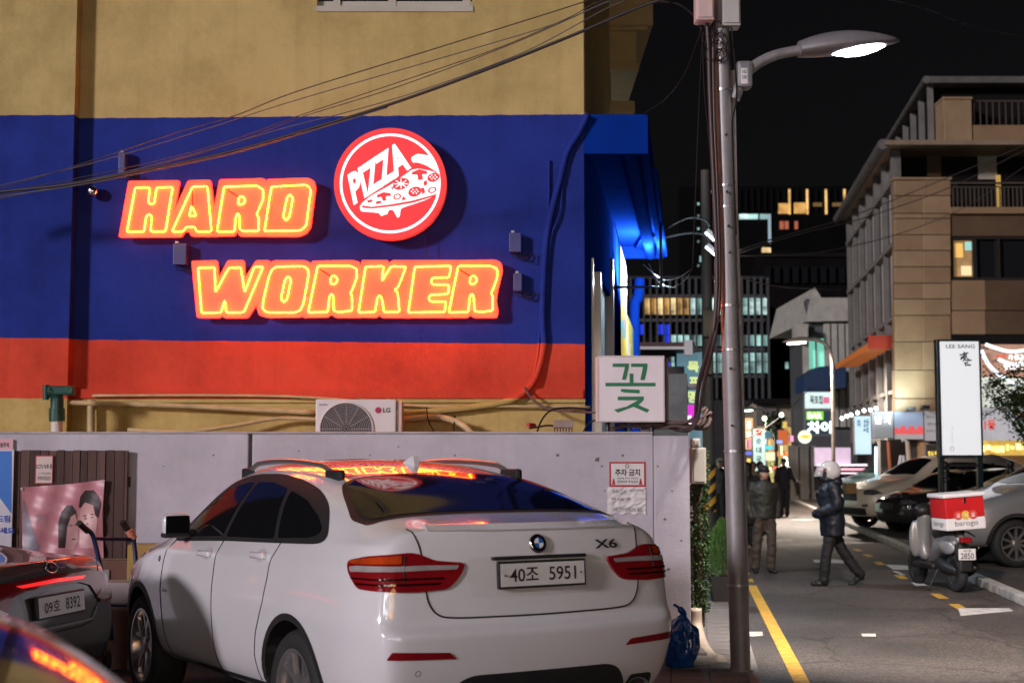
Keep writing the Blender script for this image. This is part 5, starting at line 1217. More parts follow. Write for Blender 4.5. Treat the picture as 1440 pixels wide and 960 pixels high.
# tail lamps wrap the corner
DL = Vector((.80,-.60,0)); UL = Vector((.60,.80,0))
for sd in (1, -1):
    D = Vector((DL.x, DL.y*sd, 0)); U = Vector((UL.x, UL.y*sd, 0)) ; 
    outer = [(.365,1.14),(.39,1.075),(.445,1.012),(.60,1.0),(.90,1.015),(.965,1.095),(.978,1.15),(.85,1.178),(.63,1.198),(.59,1.19),(.515,1.155)]
    o = B.decal('tail_lamp', outer, D, U, SZ, LRED, .012, .03, None, .03, thick=.012)
    B.decal('lamp_band', [(.40,1.128),(.55,1.132),(.90,1.128),(.955,1.12),(.945,1.098),(.55,1.108),(.41,1.108)], D, U, SZ, LCLR, .016, .03, o, .008)
    B.decal('amber_lens', [(.67,1.142),(.92,1.136),(.962,1.142),(.955,1.152),(.85,1.168),(.67,1.184)], D, U, SZ, mat('lamp_amber', (.40,.045,.008), .08, coat=1., var=.35, vsc=14), .016, .03, o, .01)
    B.decal('dark_lens', [(.47,1.062),(.94,1.062),(.93,1.072),(.47,1.072)], D, U, SZ, mat('lamp_dark_red', (.03,.002,.003), .1, coat=1.), .0165, .03, o)
    B.decal('dark_lens', [(.49,1.035),(.90,1.035),(.91,1.046),(.48,1.046)], D, U, SZ, mat('lamp_dark_red', (.03,.002,.003), .1, coat=1.), .0165, .03, o)
    B.line('lamp_gap', [(.655,1.03),(.655,1.18)], D, U, SZ, r=.005, off=.012, parent=o)
    B.decal('reflector', [(sd*.52,.665),(sd*.56,.70),(sd*.86,.715),(sd*.88,.675)], RX, SYL, SZ, LRED, .006, .04, None, .008)
B.decal('plate_recess', [(-.40,.96),(.40,.96),(.43,1.02),(.43,1.165),(-.43,1.165),(-.43,1.02)], RX, SYL, SZ, paint('white_paint_recess', (.62,.61,.62), .3), .003, .05, None, .04)
B.decal('diffuser', [(-.56,.30),(.56,.30),(.56,.45),(.50,.545),(.42,.575),(-.42,.575),(-.50,.545),(-.56,.45)], RX, SYL, SZ, TRIM, .006, .05, None, .05)
for sd in (1, -1):
    c = Vector((.06, sd*.66, .44)); ex = MB().lathe([(.05,0),(.055,.10),(.045,.10),(.042,.02)], 18, Matrix.Translation((.12, sd*.64, .43)) @ Matrix.Rotation(-math.pi/2, 4, 'Y') @ Matrix.Scale(1.5, 4, (0,1,0)), cap=False); ex.build('exhaust_tip', CHRO, B.t, smooth=True, world=False)
    B.decal('exhaust_recess', [(sd*.56,.36),(sd*.76,.38),(sd*.75,.50),(sd*.58,.50)], RX, SYL, SZ, TRIM, .005, .04, None, .03)
lr, ln = B.hit(RX, SYL, SZ, 0, 1.075)
B.number_plate('', lr.x-.02, 0, 1.07, .52, .118, R(3), parts=[('40조', -.205, -.03, -.036, .036), ('5951', .035, .205, -.036, .036)])
sc2 = MB()
for yy in (.235,-.235): sc2.tube([(lr.x-.033, yy, 1.07), (lr.x-.042, yy, 1.07)], .006, 6)
stuff(sc2.build('plate_bolt', mat('bolt', (.3,.3,.3), .4, .8), B.t, world=False))
MB().bbox((lr.x-.012, -.29, 1.148), (lr.x+.02, .29, 1.166), .006).build('tailgate_handle', TRIM, B.t, world=False)
# roundel
lr, ln = B.hit(RX, SYL, SZ, 0, 1.225)
Mr = Matrix.Translation(lr+ln*.010) @ ln.to_track_quat('Z', 'Y').to_matrix().to_4x4()
rd = MB().lathe([(.052,-.01),(.050,.004),(.044,.006),(.001,.006)], 32, Mr, cap=False).build('emblem', CHRO, B.t, smooth=True, world=False)
k_ = MB().lathe([(.046,.0075),(.001,.0075)], 32, Mr, cap=False).build('emblem_ring', mat('emblem_black', (.01,.01,.012), .2), rd, world=False)
e2 = MB(); e3 = MB()
for qd in range(4):
    arc = [Mr @ Vector((0,0,.009))] + [Mr @ Vector((.028*math.cos(qd*math.pi/2+a*math.pi/16), .028*math.sin(qd*math.pi/2+a*math.pi/16), .009)) for a in range(9)]
    (e2 if qd % 2 else e3).face(arc)
stuff(e2.build('emblem_white', mat('emblem_white', (.75,.75,.75), .2), rd, world=False)); stuff(e3.build('emblem_blue', mat('emblem_blue', (.02,.12,.45), .2), rd, world=False))
# model lettering
mb = MB()
def onrear(u, v, off=.006):
    l, nn_ = B.hit(RX, SYL, SZ, u, v); return l+nn_*off
text_to(mb, 'X6', lambda u, v: onrear(-u, v), .03, (.37,1.185,.53,1.235)); mb.build('model_lettering', mat('letter_chrome', (.16,.16,.17), .25, .8), B.t, world=False)
# side seams, handles, mirror, rails, fin, fuel flap
for sd in (1, -1):
    D = Vector((0,-sd,0))
    for pts in ([(3.36,1.16),(3.42,1.0),(3.44,.8),(3.40,.55),(3.36,.37)], [(2.37,1.205),(2.36,1.0),(2.36,.75),(2.34,.5),(2.32,.385)], [(1.36,1.222),(1.42,1.12),(1.43,1.0),(1.47,.86),(1.58,.68),(1.62,.55),(1.60,.40)]):
        B.line('door_gap', pts, D, SX, SZ, r=.0045)
    for hx_, hz in ((2.46,1.095),(1.52,1.125)):
        l, nn_ = B.hit(D, SX, SZ, hx_+.09, hz)
        h = MB().bbox((l.x-.115, l.y-.02, hz-.020), (l.x+.115, l.y+.035*sd if sd > 0 else l.y+.02, hz+.020) if sd > 0 else (l.x+.115, l.y+.02, hz+.020), .014)
        if sd < 0: h = MB().bbox((l.x-.115, l.y-.035, hz-.020), (l.x+.115, l.y+.02, hz+.020), .014)
        h.build('door_handle', WHITE, B.t, auto=60, world=False)
        B.decal('handle_recess', circ(l.x, hz, .075, 20, .040), D, SX, SZ, paint('recess_shade', (.5,.49,.5), .4), .003, .03)
    # roof rail
    rp_ = []
    for i in range(15):
        x = 1.25+1.55*i/14; l, nn_ = B.hit(Vector((0,0,-1)), SX, SYL, x, sd*.605); e = .045*min(1, min(i, 14-i)/2.0)+.004; rp_.append(l+Vector((0,0,e)))
    rl_ = MB().tube(rp_, .017, 8); rl_.build('roof_rail', mat('rail_satin', (.30,.30,.31), .3, .8), B.t, smooth=True, world=False)
    for (xa, xb) in ((1.20,1.42), (2.68,2.84)):
        l, nn_ = B.hit(Vector((0,0,-1)), SX, SYL, (xa+xb)/2, sd*.605); MB().bbox((xa, sd*.605-.022, l.z-.06), (xb, sd*.605+.022, l.z+.045), .02).build('rail_foot', TRIM, B.t, world=False)
    l, nn_ = B.hit(D, SX, SZ, .72, 1.0); B.line('fuel_flap', [(.72+.10*math.cos(a*.3307), .965+.09*math.sin(a*.3307)) for a in range(20)], D, SX, SZ, r=.003) if sd < 0 else None
B.mirror(3.08, 1.265, .87, WHITE)
l, nn_ = B.hit(Vector((0,0,-1)), SX, SYL, 1.52, 0)
fn_ = MB(); fn_.prism([(1.43,l.z-.02),(1.62,l.z-.01),(1.58,l.z+.015),(1.49,l.z+.045),(1.445,l.z+.05)], -.018, .018); fn_.build('antenna_fin', WHITE, B.t, world=False)
mb = MB(); text_to(mb, 'xDrive', lambda u, v: (lambda q: q[0]+q[1]*.005)(B.hit(LS, SX, SZ, -u, v)), .02, (-3.385,.80,-3.27,.825)); mb.build('side_lettering', mat('letter_chrome', (.16,.16,.17), .25, .8), B.t, world=False)
# side indicator roundel and parking sensor
l, nn_ = B.hit(LS, SX, SZ, 3.52, 1.02); MB().lathe([(.022,0),(.018,.006),(.001,.006)], 14, Matrix.Translation(l) @ nn_.to_track_quat('Z','Y').to_matrix().to_4x4(), cap=False).build('side_badge', CHRO, B.t, world=False)
B.line('parking_sensor', [(.72+.014*math.cos(a*.5236), .60+.014*math.sin(a*.5236)) for a in range(13)], RX, SYL, SZ, r=.0015)
# ---------------------------------------------------------------- other cars
LOWS = [(.82,.26),(.90,.42),(.915,.70),(.89,.88)]
def rs(x, belt, mid, edge, zt, low=None, dx=None): return (x, (low or LOWS)+[belt, mid, edge], zt, dx)
SEDAN = [rs(0.,(.76,1.06),(.70,1.10),(.60,1.12),1.13,[(.72,.32),(.82,.50),(.83,.74),(.80,.94)],[.10,.02,0,.04,.07,.09,.10]),
 rs(.22,(.82,1.06),(.74,1.105),(.62,1.13),1.14,[(.80,.28),(.885,.48),(.895,.74),(.865,.96)]), rs(.55,(.83,1.055),(.74,1.11),(.62,1.145),1.155),
 rs(.95,(.835,1.04),(.745,1.16),(.60,1.235),1.255), rs(1.35,(.835,1.03),(.745,1.22),(.575,1.36),1.39), rs(1.9,(.83,1.01),(.74,1.23),(.565,1.435),1.475),
 rs(2.5,(.825,1.0),(.74,1.22),(.565,1.44),1.48), rs(2.95,(.825,.99),(.74,1.19),(.58,1.37),1.42), rs(3.35,(.825,.975),(.765,1.07),(.65,1.19),1.235),
 rs(3.65,(.82,.96),(.77,1.0),(.67,1.035),1.06), rs(4.1,(.80,.90),(.73,.945),(.60,.97),.985,[(.80,.26),(.88,.42),(.89,.66),(.86,.82)]), rs(4.5,(.75,.79),(.67,.83),(.54,.855),.865,[(.72,.26),(.82,.40),(.83,.58),(.80,.70)]),
 rs(4.72,(.62,.72),(.56,.75),(.46,.77),.78,[(.60,.26),(.68,.38),(.70,.52),(.67,.64)],[-.08,-.02,0,-.02,-.04,-.06,-.08])]
def sedan_trim(c, dark=True):
    c.wheels(5, .235, .21); c.arches(.385, .395, TRIM)
    c.both('side_window', [(3.30,1.0),(2.85,1.27),(2.5,1.345),(1.9,1.345),(1.45,1.27),(1.1,1.12),(1.15,1.065),(2.4,1.02)], TINT, .005, .06, .03)
    c.both('window_pillar', [(2.28,1.025),(2.20,1.345),(2.26,1.345),(2.34,1.025)], TRIM, .008, .06)
    c.decal('rear_window', [(.80,-.60),(1.42,-.46),(1.46,0),(1.42,.46),(.80,.60),(.76,0)], Vector((0,0,-1)), SX, SYL, TINT, .006, .06, None, .05)
    c.decal('windscreen', [(2.86,-.50),(3.40,-.62),(3.50,0),(3.40,.62),(2.86,.50),(2.82,0)], Vector((0,0,-1)), SX, SYL, TINT, .006, .07, None, .05)
    for sd in (1, -1):
        D = Vector((0,-sd,0))
        for pts in ([(3.30,1.0),(3.36,.75),(3.32,.38)], [(2.30,1.02),(2.32,.7),(2.30,.36)], [(1.14,1.06),(1.28,.85),(1.34,.70)]): c.line('door_gap', pts, D, SX, SZ, r=.004)
        for hx_ in (2.42,1.50):
            l, nn_ = c.hit(D, SX, SZ, hx_+.09, .92); MB().bbox((l.x-.10,l.y-.025,.905),(l.x+.10,l.y+.025,.94),.012).build('door_handle', c.mat, c.t, world=False)
    c.mirror(3.12, 1.06, .82, c.mat)
# dark grey sedan by the fence
GREY = paint('graphite_paint', (.10,.095,.10), .25, metal=.5)
hy = Car('parked_sedan', 'dark grey sedan parked by the wooden fence, plate 09호 8392', SEDAN, GREY, P(72, 842, 8.85).xy.to_3d(), R(90+78), (1.0, 3.75), .335, .77, .385, scale=1.03, z=-.03)
c = hy; sedan_trim(c)
for o in [x for x in c.t.children if x.name.startswith('door_mirror')][:0]: pass
bar = c.decal('tail_lamp', [(.84,.95),(.70,1.005),(.50,1.03),(0,1.045),(-.50,1.03),(-.70,1.005),(-.84,.95),(-.80,.83),(-.56,.83),(-.44,.945),(-.30,.975),(0,.98),(.30,.975),(.44,.945),(.56,.83),(.80,.83)], RX, SYL, SZ, LRED, .010, .04, None, .015)
for sd in (1,-1):
    c.decal('reversing_lens', [(sd*.50,.865),(sd*.60,.905),(sd*.82,.875),(sd*.80,.845),(sd*.60,.84)], RX, SYL, SZ, LCLR, .014, .03, bar, .006)
    c.decal('side_lamp', [(.06,.84),(.06,.92),(.30,.95),(.26,.90),(.16,.83)], Vector((0,-sd,0)), SX, SZ, LRED, .008, .03, None, .01)
    c.decal('reflector', [(sd*.55,.44),(sd*.75,.46),(sd*.75,.49),(sd*.55,.47)], RX, SYL, SZ, LRED, .006, .03)
c.decal('emissive_strip', [(.34,.992),(.0,.998),(-.34,.992),(-.40,1.008),(.0,1.02),(.40,1.008)], RX, SYL, SZ, mat('lamp_red_emissive', (.4,.01,.01), .15, emis=(1.,.02,.02), es=1.1, coat=1.), .0135, .03, bar, .006)  # red strip with emission across the tail lamp bar
c.line('boot_gap', [(.70,1.11),(.60,.98),(.52,.84),(.44,.735),(.30,.715),(-.30,.715),(-.44,.735),(-.52,.84),(-.60,.98),(-.70,1.11)], RX, SYL, SZ, r=.004)
c.decal('chrome_line', [(-.42,.735),(.42,.735),(.50,.80),(.495,.815),(.415,.752),(-.415,.752),(-.495,.815),(-.50,.80)], RX, SYL, SZ, CHRO, .008, .04)
c.decal('lower_bumper', [(-.74,.30),(.74,.30),(.74,.42),(.60,.46),(-.60,.46),(-.74,.42)], RX, SYL, SZ, TRIM, .005, .05, None, .02)
l, nn_ = c.hit(RX, SYL, SZ, 0, .872)
c.number_plate('', l.x-.02, 0, .872, .52, .115, R(5), parts=[('09호', -.205, -.03, -.035, .035), ('8392', .035, .205, -.035, .035)])
l, nn_ = c.hit(RX, SYL, SZ, 0, 1.085); Mx = Matrix.Translation(l+nn_*.006) @ nn_.to_track_quat('Z','Y').to_matrix().to_4x4()
em = MB().tube([Mx @ Vector((.062*math.cos(a*.2618), .034*math.sin(a*.2618), .004)) for a in range(24)], .0045, 6, closed=True).build('emblem', CHRO, c.t, world=False, smooth=True)
mb = MB()
for (p, q) in (((-.030,-.020),(-.018,.024)), ((.018,-.024),(.030,.020))): mb.tube([Mx @ Vector((*p,.005)), Mx @ Vector((*q,.005))], .0045, 6)
mb.tube([Mx @ Vector((-.026,-.004,.005)), Mx @ Vector((.026,.004,.005))], .0035, 6); mb.build('emblem_letter', CHRO, em, world=False)
# near black sedan in the corner
BLK = paint('black_paint', (.012,.012,.014), .12)
nc = Car('parked_sedan', 'glossy black sedan, its roof mirroring the red neon', SEDAN, BLK, (-.28, .42, 0), R(90+28), (1.0, 3.75), .335, .77, .385, sub=2, scale=1.018)
c = nc; sedan_trim(c)
c.decal('window_surround', [(.70,-.68),(1.46,-.53),(1.60,0),(1.46,.53),(.70,.68),(.66,0)], Vector((0,0,-1)), SX, SYL, TRIM, .003, .06, None, .05)
c.decal('tail_lamp', [(.84,.80),(.80,.92),(0,.96),(-.80,.92),(-.84,.80),(-.5,.82),(0,.88),(.5,.82)], RX, SYL, SZ, LRED, .008, .05, None, .02)
l, nn_ = c.hit(RX, SYL, SZ, 0, .72); c.number_plate('', l.x-.02, 0, .70, .52, .11, 0, parts=[])
# cars parked on the right side of the street
SUVR = []
for r in X6:
    x = r[0]*.93; z_ = r[1]; boost = .0
    if r[0] < 1.3: boost = .10 if r[0] < .3 else .16
    SUVR.append((x, [(y*.945, z if j < 6 else z+boost*(1.0 if j == 7 else .6)) for j, (y, z) in enumerate(z_)], r[2]+boost, r[3]))
def suv_trim(c, detail=True):
    c.wheels(10, .255, .23); c.arches(.415, .46, TRIM)
    c.both('side_window', [(3.10,1.165),(2.75,1.42),(2.3,1.545),(1.6,1.535),(.9,1.45),(.62,1.32),(.70,1.25),(2.0,1.215)], TINT, .005, .06, .04)
    c.both('window_pillar', [(2.20,1.21),(2.14,1.545),(2.20,1.545),(2.28,1.21)], TRIM, .008, .06); c.both('window_pillar', [(1.25,1.235),(1.20,1.52),(1.26,1.52),(1.33,1.235)], TRIM, .008, .06)
    c.both('sill_cladding', [(1.45,.24),(3.28,.24),(3.30,.36),(1.43,.38)], TRIM, .006, .08)
    c.decal('windscreen', [(2.70,-.52),(3.30,-.70),(3.43,0),(3.30,.70),(2.70,.52),(2.66,0)], Vector((0,0,-1)), SX, SYL, TINT, .006, .07, None, .05)
    for sd in (1, -1):
        D = Vector((-.80, -.6*sd, 0)); U = Vector((-.6, .8*sd, 0))
        # front lamp, wraps the corner, projected from the front side
        c.decal('headlamp', [(-2.30,.80),(-2.05,.80),(-1.85,.84),(-2.02,.915),(-2.30,.90)], D, U, SZ, LDRK, .010, .04, None, .02)
        for pts in ([(3.12,1.16),(3.18,.9),(3.12,.37)], [(2.18,1.205),(2.18,.8),(2.16,.38)], [(1.2,1.22),(1.32,.9),(1.46,.62)]): c.line('door_gap', pts, Vector((0,-sd,0)), SX, SZ, r=.004)
    FX = Vector((-1,0,0))
    c.decal('grille', [(-.34,.66),(.34,.66),(.30,.82),(-.30,.82)], FX, SYL, SZ, TRIM, .008, .05, None, .04)
    c.decal('lower_intake', [(-.55,.34),(.55,.34),(.60,.50),(-.60,.50)], FX, SYL, SZ, TRIM, .006, .05, None, .04)
    for sd in (1,-1): c.decal('fog_lamp', [(sd*.50,.53),(sd*.66,.53),(sd*.68,.60),(sd*.50,.58)], FX, SYL, SZ, LDRK, .008, .03, None, .01)
    c.mirror(3.0, 1.22, .85, c.mat)
    for sd in (1, -1):
        rp_ = []
        for i in range(9):
            x = .9+1.7*i/8; l, nn_ = c.hit(Vector((0,0,-1)), SX, SYL, x, sd*.58); rp_.append(l+Vector((0,0,.035 if 0 < i < 8 else 0)))
        MB().tube(rp_, .015, 6).build('roof_rail', CHRO, c.t, smooth=True, world=False)
L_SUV = 4.86*.93
def park(kind, px, py, label, m, ang=4, rows=None, scale=1.):
    """px, py: where the front left tyre meets the ground"""
    g = G(px, py, .10); h = math.pi - ST_A + R(ang)
    fax = (4.0*.93 if kind == 'suv' else 3.75)*scale; wy_ = .78*scale
    hv = Vector((math.cos(h), math.sin(h), 0)); lv = Vector((-hv.y, hv.x, 0))
    o = g - hv*fax - lv*wy_
    if kind == 'suv':
        c = Car('parked_suv', label, rows or SUVR, m, o, h, (1.07*.93, 4.0*.93), .36, .78, .41, sub=1, scale=scale, z=.10, group=None); suv_trim(c)
    else:
        c = Car('parked_car', label, rows or SEDAN, m, o, h, (1.0, 3.75), .335, .77, .385, sub=1, scale=scale, z=.10); sedan_trim(c)
        for sd in (1,-1):
            D = Vector((-.80,-.6*sd,0)); U = Vector((-.6,.8*sd,0)); c.decal('headlamp', [(-2.36,.66),(-2.15,.66),(-2.0,.70),(-2.15,.77),(-2.36,.75)], D, U, SZ, LDRK, .010, .04, None, .02)
        c.decal('grille', [(-.34,.50),(.34,.50),(.30,.66),(-.30,.66)], Vector((-1,0,0)), SYL, SZ, TRIM, .008, .05, None, .04)
    return c
SILV = paint('silver_paint', (.42,.42,.43), .3, metal=.4); BEIG = paint('pearl_paint', (.72,.62,.50), .3); DARK = paint('dark_paint', (.02,.019,.02), .15); GRN_ = paint('dark_green_paint', (.03,.05,.05), .15)
park('suv', 1427, 797, 'silver SUV parked on the right side beside the delivery scooter', paint('titan_paint', (.30,.30,.31), .3, metal=.4), 14)
park('car', 1440, 776, 'dark green car parked behind the silver SUV', GRN_, 14)
park('car', 1412, 762, 'silver car parked behind the dark green car', SILV, 16)
park('suv', 1312, 752, 'black car parked before the cream white SUV', DARK, 26, scale=.82)
park('suv', 1268, 745, 'cream white SUV parked farthest along the kerb in front of the signboards', BEIG, 24)
park('car', 1232, 716, 'dark car with lit windscreen beside the pink lit shop', GRN_, 30)
# ---------------------------------------------------------------- right hand stone building
def pbx(mb, x0, y0, x1, y1, Y0, Y1, b=0):
    a = P(x0, y1, Y0); c = P(x1, y0, Y0)
    if Y1-Y0 > 1.5:                                            # deep blocks follow the street grid
        k = (Y1-Y0)*math.tan(ST_A); v = [Vector(p) for p in ((a.x,Y0,a.z),(c.x,Y0,a.z),(c.x+k,Y1,a.z),(a.x+k,Y1,a.z),(a.x,Y0,c.z),(c.x,Y0,c.z),(c.x+k,Y1,c.z),(a.x+k,Y1,c.z))]
        return mb.raw(v, [(0,3,2,1),(4,5,6,7),(0,1,5,4),(1,2,6,5),(2,3,7,6),(3,0,4,7)])
    return mb.bbox((a.x, Y0, a.z), (c.x, Y1, c.z), b) if b else mb.box((a.x, Y0, a.z), (c.x, Y1, c.z))
YB = 42.0
STONE = [mat('tan_stone_%d' % i, c, .45, var=.14, vsc=1.5, bump=.15, bsc=25) for i, c in enumerate(((.25,.165,.095),(.27,.185,.108),(.23,.15,.085)))]
STG = mat('grey_stucco', (.145,.14,.13), .8, var=.2, vsc=1.5, bump=.2)
BRNG = mat('brown_gloss_stone', (.10,.065,.04), .12, var=.2, vsc=1.)
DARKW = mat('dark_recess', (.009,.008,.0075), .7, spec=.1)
bx = P(1258, 300, YB).x
B0 = Vector((bx, YB, 0))
rb = thing('stone_building', 'tan stone clad corner building with eaves and balcony behind the parked cars', 'building', B0)
bpnt = lambda L, off, z: B0 + SD*L + Vector((off,0,z))
def bprism(mb, L0, L1, o0, o1, z0, z1):
    v = [bpnt(L0,o0,z0), bpnt(L0,o1,z0), bpnt(L1,o1,z0), bpnt(L1,o0,z0), bpnt(L0,o0,z1), bpnt(L0,o1,z1), bpnt(L1,o1,z1), bpnt(L1,o0,z1)]
    return mb.raw(v, [(0,3,2,1),(4,5,6,7),(0,1,5,4),(1,2,6,5),(2,3,7,6),(3,0,4,7)])
zb_ = lambda y: P(1300, y, YB).z
LB_ = 13.0
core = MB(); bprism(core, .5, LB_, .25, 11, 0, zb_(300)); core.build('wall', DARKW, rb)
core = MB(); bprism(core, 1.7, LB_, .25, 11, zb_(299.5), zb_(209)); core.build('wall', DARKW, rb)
# stone panels of the corner pier, one by one
rows_y = [252,275,300,307,330,352,375,398,420,443,480,520,560,596]
for i in range(len(rows_y)-1):
    for j, (xa, xb) in enumerate(((1258,1298),(1298,1337))):
        mb = MB(); pbx(mb, xa+.4, rows_y[i]+.5, xb-.3, rows_y[i+1]-.3, YB-.02*(j % 2), YB+.3, .02); mb.build('stone_panel', STONE[(i*2+j*5) % 3], rb)
mb = MB(); pbx(mb, 1256, 249, 1339, 252.5, YB-.08, YB+.4, .02); mb.build('pier_cap', STONE[1], rb)
for (x0,y0,x1,y1,m,d) in ((1337.5,300,1440,332,BRNG,.05),(1440.5,300,1545,332,BRNG,.05),(1337.5,394,1385,436,STONE[2],.04),(1385.5,394,1440,436,BRNG,.04),(1440.5,394,1545,436,BRNG,.04),(1337.5,437,1385,470,STONE[0],.04),(1385.5,437,1440,470,BRNG,.04),(1440.5,437,1545,470,BRNG,.04),(1337.5,471,1545,484,DARKW,.0)):
    mb = MB(); pbx(mb, x0, y0, x1, y1, YB+d, YB+.4, .015); mb.build('stone_panel', m, rb)
# window with lit corner
wn_ = MB(); pbx(wn_, 1338, 334, 1545, 392, YB+.22, YB+.26); w_ = wn_.build('window', GLASS_D, rb)
fr = MB(); pbx(fr, 1337.5, 333, 1545, 336, YB+.08, YB+.2); pbx(fr, 1337.5, 390, 1545, 394, YB+.08, YB+.2); pbx(fr, 1337.5, 336, 1340.5, 390, YB+.08, YB+.2); pbx(fr, 1369, 336, 1373, 390, YB+.08, YB+.2); pbx(fr, 1404, 336, 1406, 390, YB+.08, YB+.2)
fr.build('window_frame', mat('dark_frame', (.02,.018,.016), .4), w_)
mb = MB(); pbx(mb, 1341, 338, 1368, 389, YB+.20, YB+.205); mb.build('lit_pane', mat('lit_amber_pane', (.3,.2,.1), .2, emis=(1.0,.55,.2), es=.16, var=.9, vsc=1.2), w_)
mb = MB(); pbx(mb, 1357, 340, 1367, 352, YB+.19, YB+.195); mb.build('lit_pane', glow('lit_teal_pane', (.4,.8,.7), .45), w_)
mb = MB(); pbx(mb, 1352, 374, 1366, 387, YB+.19, YB+.195); mb.build('lit_pane', glow('lit_warm_pane', (1.,.75,.4), .7), w_)
mb = MB(); pbx(mb, 1343, 342, 1354, 362, YB+.19, YB+.195); mb.build('lit_pane', glow('lit_gold_pane', (1.,.6,.15), .5), w_)
# balcony
mb = MB(); pbx(mb, 1337.5, 291, 1545, 300, YB-.1, YB+1.2); mb.build('balcony_slab', STONE[2], rb)
ral = MB(); pbx(ral, 1337.5, 256, 1545, 258.5, YB-.05, YB+.02); pbx(ral, 1337.5, 262, 1545, 263.5, YB-.04, YB+.0); ra = ral.build('railing', mat('rail_iron', (.12,.10,.085), .4, .5), rb)
bal = MB()
for k in range(34): x0 = 1340+k*6; pbx(bal, x0, 263.5, x0+1, 291, YB-.03, YB-.01)
stuff(bal.build('baluster', mat('rail_iron', (.12,.10,.085), .4, .5), ra))
mb = MB(); pbx(mb, 1376, 215, 1401, 252, YB+1.3, YB+1.34); mb.build('blind', mat('pale_blind', (.35,.33,.27), .7), rb)
mb = MB(); pbx(mb, 1304, 218, 1323, 248, YB+1.3, YB+1.34); mb.build('door', mat('brown_door', (.10,.055,.03), .4), rb)
mb = MB(); pbx(mb, 1403, 246, 1407, 291, YB+1.1, YB+1.2); mb.build('lit_post', mat('amber_post', (.3,.2,.05), .4, emis=(1,.6,.15), es=.35), rb)
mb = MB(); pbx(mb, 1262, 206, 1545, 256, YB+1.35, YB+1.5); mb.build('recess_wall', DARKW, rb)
# lower eave and upper storey
ev = MB(); v0 = zb_(207); v1 = zb_(200.5)
bprism(ev, -.35, LB_+.5, -.28, 11, v0, v1); ev.build('eave', mat('eave_tan', (.22,.165,.115), .5, var=.2), rb)
gt = MB().tube([bpnt(-.2,-.33,v0+.05), bpnt(LB_+.4,-.33,v0+.05)], .16, 10); gt.build('gutter', mat('gutter_grey', (.11,.105,.10), .6, .2, var=.3, vsc=2), rb, auto=50)
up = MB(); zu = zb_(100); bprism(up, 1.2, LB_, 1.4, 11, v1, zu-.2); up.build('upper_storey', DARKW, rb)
ev2 = MB(); bprism(ev2, .6, LB_+.2, 1.2, 11, zu-.2, zu); ev2.build('upper_eave', mat('gutter_grey', (.11,.105,.10), .6, .2), rb)
gt = MB().tube([bpnt(.6,1.15,zu-.1), bpnt(LB_,1.15,zu-.1)], .12, 10); gt.build('gutter', mat('gutter_grey', (.11,.105,.10), .6, .2), rb, auto=50)
mb = MB(); pbx(mb, 1328, 139, 1366, 200, YB+.1, YB+1.3, .02); mb.build('stone_pier', STONE[1], rb); mb = MB(); pbx(mb, 1326, 136, 1368, 139.5, YB+.05, YB+1.35, .02); mb.build('pier_cap', STONE[1], rb)
mb = MB(); pbx(mb, 1366.5, 176, 1545, 200, YB+.15, YB+.6); mb.build('parapet', STONE[2], rb)
ral = MB(); pbx(ral, 1366.5, 141, 1545, 143, YB+.2, YB+.25); ra = ral.build('railing', mat('rail_iron', (.12,.10,.085), .4, .5), rb)
bal = MB()
for k in range(20): x0 = 1369+k*9; pbx(bal, x0, 143, x0+1, 176, YB+.21, YB+.23)
stuff(bal.build('baluster', mat('rail_iron', (.12,.10,.085), .4, .5), ra))
for k in range(7):
    mb = MB(); L0 = .9+k*1.7; bprism(mb, L0, L0+.14, 1.22, 1.4, v1, zu-.2); mb.build('upper_post', STG, rb)
# street side: piers, windows and floor bands
zs_ = [zb_(596), zb_(470), zb_(356), zb_(210)]
sw = MB(); bprism(sw, .3, LB_, .16, .26, zb_(620), v0-.01); sw.build('side_wall', STG, rb)
NP = 7
for k in range(NP):
    mb = MB(); L0 = .28+k*(LB_-.6)/(NP-1); bprism(mb, L0, L0+.32, -.02, .18, 2.3, v0-.02); mb.build('side_pier', STG, rb)
for f_, (za, zc) in enumerate(((zb_(545),zb_(480)), (zb_(440),zb_(350)), (zb_(335),zb_(262)))):
    for k in range(NP-1):
        L0 = .68+k*(LB_-.6)/(NP-1); L1 = L0+(LB_-.6)/(NP-1)-.5
        mb = MB(); bprism(mb, L0, L1, .10, .155, za, zc); w_ = mb.build('window', GLASS_D, rb)
        mb = MB(); bprism(mb, L0-.03, L1+.03, .0, .16, za-.12, za-.002); mb.build('window_sill', STG, w_)
        mb = MB(); bprism(mb, (L0+L1)/2-.04, (L0+L1)/2+.04, .06, .099, za, zc); mb.build('window_frame', ALU, w_)
    mb = MB(); bprism(mb, .3, LB_, -.05, .17, zc+.12, zc+.26); mb.build('floor_band', STG, rb)
# orange awning on the side
AWN = mat('orange_slat_glow', (.42,.11,.02), .45, emis=(1.0,.28,.03), es=.16, var=.15)  # emission puts the glow from below into the slats themselves
aw = thing('slatted_awning', 'orange slatted awning on the side of the stone building, glow from below put into its colour', 'awning', bpnt(5,-.4,zb_(484)))
za0 = zb_(486)
for k in range(9):
    mb = MB(); bprism(mb, .9+k*1.05, .9+k*1.05+.85, -.75, -.05, za0, za0+.07); mb.build('slat', AWN, aw)
mb = MB(); bprism(mb, .6, 10.4, -.80, -.73, za0-.05, za0+.12); mb.build('rail', AWN, aw); mb = MB(); bprism(mb, .5, .62, -.80, .0, za0-.05, za0+.35); mb.build('end_board', mat('red_board', (.30,.03,.015), .5), aw)
